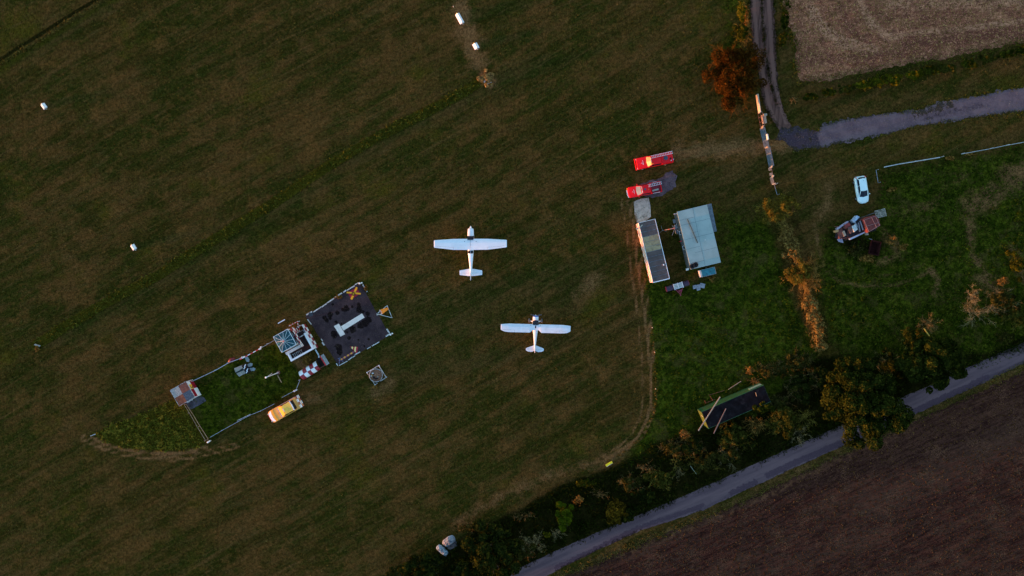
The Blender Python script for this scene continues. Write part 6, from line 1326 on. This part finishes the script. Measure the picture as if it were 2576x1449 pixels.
for a, c, lb in (((2183, 540.5), (2205, 533.5), "thin grey pole lying above the red-brown tank"), ((2160, 549), (2200, 536), "long weathered plank lying behind the abandoned machine")):
    tag(MB().bar(P(*a, .2), P(*c, .2), .07, .06).build("long_plank", M("grey_brown_plank", (.11, .09, .08), .85, .3)), lb, "plank")
oo = thing("rusted_hopper", "dark rusted hopper in the weeds below the abandoned machine", "hopper", tuple(P(2194.6, 624.5)), math.radians(-12))
MB().loft([[(-.55, -.8, 0), (.55, -.8, 0), (.55, .8, 0), (-.55, .8, 0)], [(-.8, -1.1, .9), (.8, -1.1, .9), (.8, 1.1, .9), (-.8, 1.1, .9)], [(-.7, -1.0, .9), (.7, -1.0, .9), (.7, 1.0, .9), (-.7, 1.0, .9)], [(-.45, -.7, .2), (.45, -.7, .2), (.45, .7, .2), (-.45, .7, .2)]]).build("body", M("dark_rust", (.028, .0075, .0065), .9, .4, 4, spec=.03), oo)
MB().bar((-1.0, 1.3, .3), (-.5, 1.2, .5), .06, .06).build("handle", OLDWHITE, oo)
# tarps
def lumpy(name, label, px, py, sx, sy, h, ang, mat, seed, cat="tarp"):
    m = MB(); n = 14; r = np.random.default_rng(seed); g = []
    for j in range(n + 1):
        for i in range(n + 1):
            u, v = i / n * 2 - 1, j / n * 2 - 1; a = math.sqrt(max(0, 1 - u * u * .9)); b_ = math.sqrt(max(0, 1 - v * v * .9))
            g.append((u * sx / 2 * (.75 + .25 * b_) + r.uniform(-.04, .04), v * sy / 2 * (.75 + .25 * a) + r.uniform(-.04, .04), max(0, h * (a * b_ - .3) / .7) * (1 + r.uniform(-.4, .4))))
    m.add(g, [(j * (n + 1) + i, j * (n + 1) + i + 1, (j + 1) * (n + 1) + i + 1, (j + 1) * (n + 1) + i) for j in range(n) for i in range(n)])
    o_ = m.build(name, mat); o_.location = P(px, py); o_.rotation_euler = (0, 0, math.radians(ang)); return tag(o_, label, cat)
lumpy("rubbish_sack", "rounded grey-white sack at the field edge near the bottom", 1129.4, 1361, 2.1, 1.3, .6, 35, M("grey_white_sack", (.25, .26, .29), .7, .25, 4, dirt=(.12, .12, .13)), 1, "sack")
lumpy("crumpled_tarp", "crumpled pale blue tarp at the foot of the dark scrub", 1112.5, 1384, 2.1, 1.0, .5, -42, M("pale_blue_tarp", (.42, .52, .58), .5, .35, 5, dirt=(.1, .13, .2), dirt_amt=.8), 2)
lumpy("rubbish_sack", "dull brown sack between the grey-white sack and the dark scrub", 1138, 1372.5, 1.7, .9, .4, 25, M("dull_brown_sack", (.10, .085, .09), .8, .3, 4), 3, "sack")
# ------------------------------------------------------------------ trees and bushes
BARK = M("bark", (.075, .055, .038), .9, .35, 6.0, bump=.4)
TWIG = {}
def crown_mesh(name, parent, rx, ry, z0, z1, n, leaf, mat, r, k=26, rough=.5):
    """many small leaves gathered in clumps over an uneven dome"""
    zc, hz_ = (z0 + z1) / 2, (z1 - z0) / 2
    a = r.uniform(0, 2 * np.pi, k); cz_ = r.uniform(-.35, 1.0, k); rad = np.sqrt(np.maximum(0.05, 1 - cz_ ** 2)) * r.uniform(.55, 1.12, k)
    lob = 1 + rough * (np.sin(a * 2 + r.uniform(0, 6)) * .5 + np.sin(a * 5 + r.uniform(0, 6)) * .5) * .6
    cx, cy, cz = rx * rad * np.cos(a) * lob * .80, ry * rad * np.sin(a) * lob * .80, zc + hz_ * cz_ * .78
    cr = r.uniform(.10, .30, k) * min(rx, ry) * (26 / max(k, 26)) ** .25
    w = cr ** 2; idx = r.choice(k, n, p=w / w.sum())
    d = r.normal(size=(n, 3)); d /= np.linalg.norm(d, axis=1)[:, None]; d[:, 2] = np.abs(d[:, 2]) * .9 - .25
    q = cr[idx] * r.uniform(.45, 1.12, n) ** .6
    c = np.stack([cx[idx] + d[:, 0] * q, cy[idx] + d[:, 1] * q, cz[idx] + d[:, 2] * q * .8], 1)
    ninner = n // 6
    u = r.normal(size=(ninner, 3)); u /= np.linalg.norm(u, axis=1)[:, None]; s = r.uniform(.2, .8, ninner) ** .5
    ci = np.stack([u[:, 0] * rx * .75 * s, u[:, 1] * ry * .75 * s, zc + u[:, 2] * hz_ * .6 * s], 1); c = np.concatenate([c, ci]); d = np.concatenate([d, u]); n = len(c)
    nn = d + r.normal(size=(n, 3)) * .55; nn /= np.linalg.norm(nn, axis=1)[:, None]
    t1 = np.cross(nn, r.normal(size=(n, 3))); t1 /= np.linalg.norm(t1, axis=1)[:, None]; t2 = np.cross(nn, t1)
    sz = (leaf * r.uniform(.5, 1.3, n))[:, None]; a1, a2 = t1 * sz, t2 * sz * .6
    V = np.stack([c - a1, c - a2 * .9, c + a1, c + a2], 1).reshape(-1, 3); F = np.arange(4 * n).reshape(n, 4)
    V[:, 2] = np.maximum(V[:, 2], .05)
    return raw_mesh(name, V, F, mat, parent)
def seg_mesh(name, P0, P1, R0, R1, mat, parent):
    d = P1 - P0; L = np.linalg.norm(d, axis=1)[:, None] + 1e-9; d = d / L; up = np.where(np.abs(d[:, 2:3]) > .9, [[1., 0, 0]], [[0, 0, 1.]])
    a = np.cross(d, up); a /= np.linalg.norm(a, axis=1)[:, None]; b = np.cross(d, a); V = []
    for Q, R in ((P0, R0), (P1, R1)):
        for k in range(3):
            t = 2 * np.pi * k / 3; V.append(Q + (a * np.cos(t) + b * np.sin(t)) * R[:, None])
    V = np.stack(V, 1).reshape(-1, 3); i = np.arange(len(P0))[:, None] * 6
    F = np.concatenate([i + np.array([k, (k + 1) % 3, 3 + (k + 1) % 3, 3 + k]) for k in range(3)], 0)
    return raw_mesh(name, V, F, mat, parent)
def twigs(name, parent, rx, ry, h, n0, n1, n2, r, mat, thick=.035, droop=.25, base_h=0.0, spread=1.0):
    P0, P1, R0, R1 = [], [], [], []
    def grow(p, d, L, rad, segs, bend):
        pts = [p]
        for s in range(segs):
            d = d + r.normal(size=3) * bend + np.array([0, 0, -droop * .25]); d /= np.linalg.norm(d); q = pts[-1] + d * L / segs; q[2] = max(q[2], .08); pts.append(q)
            P0.append(pts[-2]); P1.append(q); R0.append(rad * (1 - s / segs * .7)); R1.append(rad * (1 - (s + 1) / segs * .7))
        return pts, d
    for i in range(n0):
        az = 2 * np.pi * (i + r.uniform(-.4, .4)) / n0; el = r.uniform(.25, 1.2); tx = np.array([np.cos(az) * rx * np.cos(el), np.sin(az) * ry * np.cos(el), h * np.sin(el)]) * r.uniform(.75, 1.05)
        L = np.linalg.norm(tx); pts, d = grow(np.array([r.normal() * .15 * rx * spread, r.normal() * .15 * ry * spread, base_h]), tx / L, L * .95, thick, 4, .14)
        for j in range(n1):
            u = r.uniform(.25, 1.0) * 4; k = min(3, int(u)); p = pts[k] + (pts[k + 1] - pts[k]) * (u - k)
            dd = d + r.normal(size=3) * .75; dd[2] += .1; dd /= np.linalg.norm(dd); pt2, d2 = grow(p, dd, L * r.uniform(.22, .42), thick * .5, 3, .2)
            for m_ in range(n2):
                k2 = r.integers(0, 3); p2 = pt2[k2] + (pt2[k2 + 1] - pt2[k2]) * r.random(); d3 = d2 + r.normal(size=3) * .8; d3 /= np.linalg.norm(d3); grow(p2, d3, L * r.uniform(.08, .18), thick * .32, 2, .25)
    return seg_mesh(name, np.array(P0), np.array(P1), np.array(R0), np.array(R1), mat, parent)

L_OG = leafmat("olive_gold_leaves", (.035, .024, .007), (.10, .072, .020), (.17, .12, .035), 1.2, .58)
G_RUB = leafmat("pale_dead_growth", (.10, .055, .04), (.28, .16, .11), (.45, .27, .18), 2.5, .55)
G_HDG = leafmat("hedge_dry_leaves", (.065, .038, .020), (.17, .105, .055), (.28, .18, .10), 1.5, .55)
def tree(px, py, rx, ry, h, n, leaf, mat, label, seed, group=None, name="tree", k=26, bias=0.0):
    r = np.random.default_rng(seed); zc = h * .6; p = P(px, py, zc)      # crown is seen at px,py
    T = thing(name, label, "tree", (p.x, p.y, 0), 0, group); a, b_ = rx / PXM * (H - zc) / H, ry / PXM * (H - zc) / H
    crown_mesh("crown", T, a, b_, h * .18, h, n, leaf, mat, r, k)
    m = MB(); m.tube((0, 0, 0), (.1, .05, h * .45), .26, .17, n=9)
    for i in range(6):
        az = i * 1.05 + r.random(); m.tube((.05, .03, h * (.22 + .04 * i)), (math.cos(az) * a * .6, math.sin(az) * b_ * .6, h * (.5 + .05 * i)), .10, .03, n=6)
    m.build("trunk", BARK, T); return T
def bush(px, py, rx, ry, h, label, seed, leafm=None, twigm=None, n=2500, leaf=.13, tw=(14, 9, 5), thick=.03, cat="bush", name="bush", group=None, k=14, droop=.25):
    r = np.random.default_rng(seed); zc = h * .55; p = P(px, py, zc)
    T = thing(name, label, cat, (p.x, p.y, 0), 0, group); s = (H - zc) / H / PXM; a, b_ = rx * s, ry * s
    if leafm: crown_mesh("foliage", T, a, b_, .1, h, n, leaf, leafm, r, k)
    if twigm: twigs("branches", T, a * 1.02, b_ * 1.02, h * .95, *tw, r, twigm, thick, droop)
    return T
def twm(name, a, b_, tip=None):
    return leafmat(name, a, b_, tip, 1.5, .6)
L_DARK = leafmat("dark_tree_leaves", (.0065, .010, .003), (.024, .028, .009), (.056, .056, .014), .55, .62)
L_DARK2 = leafmat("bluish_dark_leaves", (.005, .008, .0035), (.019, .023, .009), (.055, .048, .012), .55, .62)
L_BRGT = leafmat("bright_green_leaves", (.024, .038, .004), (.060, .080, .008), (.085, .090, .012), 1.3)
L_GOLD = leafmat("golden_brown_leaves", (.020, .014, .004), (.075, .046, .010), (.13, .075, .015), .9, .58)
L_RUST = leafmat("rust_leaves", (.018, .0068, .0025), (.050, .018, .005), (.085, .032, .010), .9, .60)
L_OLIVE = leafmat("olive_leaves", (.016, .017, .005), (.044, .044, .014), (.074, .066, .024), 1.0, .60)
L_HEDGE = leafmat("hedge_leaves", (.010, .014, .003), (.034, .038, .008), (.080, .070, .012), .8, .60)
L_YG = leafmat("yellow_green_leaves", (.022, .028, .004), (.075, .070, .010), (.13, .10, .014), 1.0, .60)
L_SCRUB = leafmat("scrub_leaves", (.010, .012, .005), (.042, .038, .016), (.085, .066, .032), 1.0, .64)
T_GREY = twm("grey_twigs", (.075, .058, .058), (.20, .155, .155), (.30, .24, .24)); T_TAN = twm("tan_twigs", (.10, .055, .025), (.24, .14, .07), (.34, .21, .12))
T_OLIVE = twm("olive_twigs", (.06, .052, .020), (.17, .14, .055), (.26, .20, .10)); T_RUST = twm("rust_twigs", (.06, .022, .008), (.16, .06, .020)); T_BRN = twm("brown_twigs", (.06, .042, .034), (.15, .105, .08), (.24, .17, .14))
T_PINK = twm("pinkish_dry_stems", (.10, .055, .04), (.22, .13, .10), (.30, .19, .15))

tree(2168, 1004, 116, 116, 7.5, 34000, .19, L_DARK, "largest dark tree, its crown overhanging the lane right of the green container", 101, "big dark trees by the lane", k=80)
tree(2340, 908, 104, 80, 7.0, 27000, .19, L_DARK, "second big dark tree over the lane, to the upper right of the largest", 102, "big dark trees by the lane", k=66)
tree(1230, 1388, 78, 88, 6.0, 16000, .18, L_DARK2, "dark tree beside the lane at the bottom edge", 103, k=34)
tree(1068, 1425, 66, 44, 3.2, 9000, .16, L_DARK2, "low dark tree right below the crumpled tarp at the bottom edge", 104, k=22)
tree(1004, 1440, 40, 26, 2.2, 3500, .15, L_SCRUB, "leftmost low scrubby tree at the bottom edge", 105, k=12)
tree(1172, 1432, 40, 32, 3.4, 6000, .16, L_DARK2, "small dark tree left of the dark lane-side tree at the bottom edge", 109, k=14)
tree(1420, 1303, 29, 38, 3.2, 9000, .12, L_BRGT, "bright green rounded tree beside the lane", 106, k=24)
tree(1548, 1290, 36, 38, 3.6, 8000, .15, L_GOLD, "golden-brown tree touching the lane edge", 107, k=20)
tree(1578, 1296, 28, 26, 3.2, 4500, .16, L_DARK2, "dark green small tree tucked behind the golden-brown one", 108, k=14)
bush(1850, 184, 82, 88, 3.6, "large rust-brown bush left of the dirt track, above the bright fence", 110, L_RUST, T_RUST, 19000, .12, (26, 14, 7), .035, k=60)
bush(1866, 82, 22, 34, 2.2, "dark green hedge bush above the large rust-brown bush", 111, L_HEDGE, T_OLIVE, 4200, .12, (10, 7, 4), .02)
bush(1864, 28, 16, 34, 2.0, "yellow-green hedge bush at the top edge by the dirt track", 112, L_YG, T_OLIVE, 3600, .11, (8, 6, 4), .02)
bush(1879, 60, 6, 70, 1.2, "orange strip of dead stems along the dirt track's left edge", 113, G_DRY, T_TAN, 2600, .10, (26, 8, 4), .018, cat="dry stems", name="dry_reeds")
bush(1975, 45, 16, 46, 1.3, "dark weedy bush along the right edge of the dirt track", 114, L_HEDGE, None, 3800, .12)
bush(1970, 100, 14, 28, 1.1, "small dark weedy bush lower down the right edge of the dirt track", 115, L_HEDGE, None, 2200, .12)
strip = [(2040, 243, 24, 12, L_HEDGE), (2085, 232, 24, 13, L_HEDGE), (2128, 224, 22, 13, L_OLIVE), (2168, 213, 24, 15, L_YG), (2208, 205, 24, 15, L_YG), (2250, 199, 24, 16, L_YG), (2296, 188, 26, 16, L_YG), (2340, 178, 26, 15, L_HEDGE), (2388, 170, 26, 15, L_OLIVE), (2436, 160, 26, 15, L_HEDGE), (2484, 148, 26, 15, L_OLIVE), (2530, 136, 26, 15, L_HEDGE), (2572, 126, 22, 14, L_HEDGE)]
ords = ["first", "second", "third", "fourth", "fifth", "sixth", "seventh", "eighth", "ninth", "tenth", "eleventh", "twelfth", "last"]
for i, (x, y, a, b_, m_) in enumerate(strip):
    bush(x, y, a + 3, b_, 1.5, ords[i] + " low bush, counted from the dirt track, in the green row below the stubble field", 120 + i, m_, T_OLIVE if i % 2 else None, 3000, .13, (8, 5, 3), .02, group="row of low bushes below the stubble field")
bush(1998, 250, 12, 12, .9, "sprawling pale dead branches at the track bend below the stubble field", 135, None, T_PINK, 0, .1, (10, 6, 3), .02)
bush(1958, 528, 50, 46, 3.9, "olive-gold bush at the upper end of the hedge below the picket fence", 140, L_OG, T_OLIVE, 6500, .11, (22, 10, 6), .03, k=22)
for i, (x, y, a, b_, lb) in enumerate(((1978, 578, 24, 28, "uppermost orange tussock of dry grass in the hedge line"), (1986, 606, 26, 28, "second orange tussock of dry grass in the hedge line"), (1998, 636, 27, 30, "third orange tussock of dry grass, just above the rounded twiggy bush"), (2034, 760, 27, 38, "brown dry tussock below the rounded twiggy bush"), (2046, 798, 26, 36, "orange-brown dry tussock in the lower hedge line"), (2058, 838, 26, 36, "lowest long dry tussock of the hedge line"), (2062, 872, 22, 20, "dull brown clump ending the hedge line"))):
    bush(x, y, a, b_, 1.2, lb, 150 + i, G_HDG, T_TAN, 1900, .10, (26, 10, 5), .018, cat="dry grass", name="dry_grass_clump", group="dry tussocks of the hedge line", droop=.9)
bush(2012, 692, 44, 42, 2.6, "rounded twiggy olive bush in the middle of the hedge line", 160, L_OG, T_TAN, 5200, .10, (28, 13, 6), .026, k=20)
bush(2040, 690, 32, 46, 2.4, "greyish leafless bush just right of the rounded twiggy bush", 161, None, T_TAN, 0, .1, (36, 14, 7), .026)
bush(1886, 932, 11, 13, 1.2, "small glowing orange bush above the green container", 162, G_DRY, T_TAN, 1300, .09, (12, 8, 4), .016)
S = [(1845, 1100, 36, 30, 2.2, L_OLIVE, T_OLIVE, "olive leafy bush below the planks of the green container"), (1830, 1145, 34, 26, 2.0, L_SCRUB, T_GREY, "grey twiggy bush between the green container and the lane"),
     (1771, 1165, 34, 22, 1.8, L_SCRUB, T_OLIVE, "flat dark bush above the thin pale branch"), (1702, 1166, 15, 15, 1.3, None, T_OLIVE, "small yellow star-shaped bush near the lane"), (1709, 1190, 16, 18, 1.2, None, T_GREY, "small grey leafless bush under the yellow star-shaped one"),
     (1660, 1208, 32, 26, 2.0, L_OLIVE, T_OLIVE, "olive bush left of the small grey leafless bush"), (1722, 1098, 18, 20, 1.2, G_DRY, T_PINK, "curved pinkish dry clump below the near end of the green container"),
     (1902, 1068, 30, 26, 2.2, None, T_TAN, "tan leafless bush below the middle of the green container"), (1968, 1058, 42, 36, 2.6, L_OLIVE, T_OLIVE, "wide yellow-olive bush below the far end of the green container"),
     (2026, 1056, 28, 30, 2.2, None, T_OLIVE, "feathery grey-green leafless bush left of the largest dark tree"), (2012, 1096, 26, 22, 1.8, None, T_GREY, "grey leafless bush at the lane edge left of the largest dark tree"),
     (1912, 1020, 34, 26, 3.2, L_HEDGE, None, "small leafy bush overlapping the black container roof"), (1742, 1124, 32, 26, 2.0, L_DARK2, T_BRN, "dark bush left of the olive leafy bush"), (1692, 1130, 28, 22, 1.6, L_SCRUB, T_BRN, "brownish scrub bush near the curved mown edge"),
     (1625, 1178, 24, 14, 1.2, None, T_PINK, "pinkish leafless clump near the yellow field board"), (1880, 1110, 28, 20, 1.6, L_DARK2, T_OLIVE, "dark leafy bush below the tan leafless bush"), (1960, 1010, 30, 18, 1.8, L_SCRUB, T_BRN, "dark scrub bush touching the far end of the green container"),
     (1935, 930, 40, 20, 1.5, L_SCRUB, T_BRN, "loose dark scrub above the far end of the green container"), (2010, 915, 36, 26, 1.8, L_SCRUB, T_BRN, "brown-grey scrub at the foot of the hedge line"), (2010, 975, 34, 32, 2.2, L_DARK2, T_BRN, "very dark bush between the green container and the largest dark tree"),
     (2060, 950, 32, 30, 2.4, L_DARK2, T_BRN, "very dark bush up against the left of the largest dark tree"), (2240, 925, 30, 36, 3.0, L_DARK2, T_BRN, "dark bush between the two big dark trees"), (2340, 817, 34, 30, 2.0, None, T_BRN, "brown twiggy bush above the second big dark tree"),
     (2468, 792, 52, 44, 2.8, None, T_GREY, "largest grey leafless thicket, right of the brown twiggy bush"), (2452, 744, 22, 30, 1.8, None, T_GREY, "narrow grey leafless bush above the largest grey thicket"), (2524, 756, 44, 40, 2.6, L_SCRUB, T_GREY, "dark twiggy thicket near the right edge"),
     (2522, 708, 18, 14, 1.0, G_DRY, T_TAN, "orange dry clump near the right edge"), (2558, 800, 30, 30, 2.0, L_OLIVE, T_OLIVE, "olive brown bush at the right edge above the lane"), (2530, 850, 34, 18, 1.4, L_SCRUB, None, "low dark bush at the lane's edge near the right margin"),
     (2560, 660, 26, 40, 1.6, L_HEDGE, None, "green leafy bush at the right edge"), (2300, 855, 26, 26, 3.2, L_DARK, T_OLIVE, "dark bush with yellowish tips above the second big dark tree"),
     (2182, 650, 26, 14, .8, G_DRY, T_TAN, "orange dry grass clump below the rusted hopper"), (2246, 605, 20, 18, 1.0, G_DRY, T_BRN, "brown dry grass clump right of the abandoned machine"), (2270, 622, 14, 10, .8, G_DRY, T_TAN, "small tan dry grass clump right of the brown one"), (2150, 628, 24, 18, .8, L_SCRUB, T_BRN, "brown weed clump below the abandoned machine"),
     (1340, 1368, 28, 28, 2.2, None, T_GREY, "small bare grey tree between the dark tree and the bright green tree"), (1402, 1344, 16, 16, 1.4, None, T_GREY, "tiny bare tree just under the bright green tree"), (1455, 1258, 16, 14, 1.0, G_DRY, T_BRN, "dull red-brown dead clump above the bright green tree"), (1378, 1344, 12, 10, .9, L_YG, None, "little yellow-green shrub left of the tiny bare tree"),
     (1510, 1245, 26, 12, .9, None, T_PINK, "line of pinkish dead stems above the golden-brown tree"), (1310, 1385, 30, 26, 1.8, L_SCRUB, T_BRN, "dark scrub right of the dark lane-side tree"), (1475, 1215, 40, 14, 1.0, L_HEDGE, None, "low green bush along the field edge above the bright green tree"),
     (1590, 1215, 36, 20, 1.5, L_SCRUB, T_BRN, "dark scrub right below the yellow field board"), (1620, 1245, 30, 18, 1.5, L_DARK2, None, "dark leafy bush between the yellow field board and the lane"), (1900, 960, 18, 12, 1.0, None, T_PINK, "pale dead stems just above the green container"),
     (1225.5, 200, 26, 23, .4, G_RUB, T_PINK, "round brown clump of dead growth on the field below the short marker"), (93, 877, 7, 8, .5, G_DRY, T_PINK, "tiny pinkish dead clump at the left end of the long grass strip"), (772, 905, 14, 20, .9, G_DRY, T_TAN, "russet bush between the watch tower and the striped shelter"),
     (600, 350 + 380, 0, 0, 0, None, None, None), (739, 818, 16, 8, .5, G_DRY, T_TAN, "russet weeds above the watch tower"), (944, 972, 9, 6, .5, G_DRY, T_TAN, "tan weeds at the lower corner of the white rail square"), (853, 745 + 2, 12, 6, .4, G_DRY, T_TAN, "russet weeds outside the upper left kerb of the signal square"), (921, 725, 6, 12, .4, G_DRY, None, "russet weeds outside the top corner of the signal square"),
     (1700, 735, 22, 8, .5, L_YG, None, "yellow-green weeds behind the maroon roller"), (1790, 700, 14, 8, .5, G_DRY, None, "tan weeds right of the small box trailer"), (2392, 398, 14, 7, .6, G_DRY, T_TAN, "orange dry clump in the gap of the pale rail"), (2300, 405, 10, 4, .5, G_DRY, None, "orange weeds under the left pale rail"), (2440, 388, 22, 5, .6, G_DRY, None, "orange weeds along the right pale rail"),
     (2570, 535 + 10, 22, 18, .8, L_YG, T_OLIVE, "yellow-green weeds at the right edge in the middle"), (2244, 470 + 6, 14, 9, .6, G_DRY, None, "orange weeds right of the white hatchback"), (1190, 1325, 44, 12, .8, L_SCRUB, T_PINK, "brown dead growth along the field edge above the dark tree"), (1320, 1300, 34, 12, .8, None, T_PINK, "row of pale dead stems left of the bright green tree")]
for i, (x, y, a, b_, h_, lm, tm_, lb) in enumerate(S):
    if lb is None: continue
    dry = lm is G_DRY; small = max(a, b_) < 24
    if y > 900 and not dry and h_ > 1.1: a, b_ = a * 1.3, b_ * 1.22      # the roadside scrub knits together
    bush(x, y, a, b_, h_, lb, 200 + i, lm, tm_, int((a * b_) * (2.6 if not dry else 2.2)) + 300, .13 if not dry else .09, (20 if not small else 13, 10, 5), .028 if h_ > 1.2 else .016,
         cat="dry grass" if (dry and h_ <= 1.0) else "bush", name="dry_grass_clump" if (dry and h_ <= 1.0) else "bush", droop=.25 if not dry else .8)
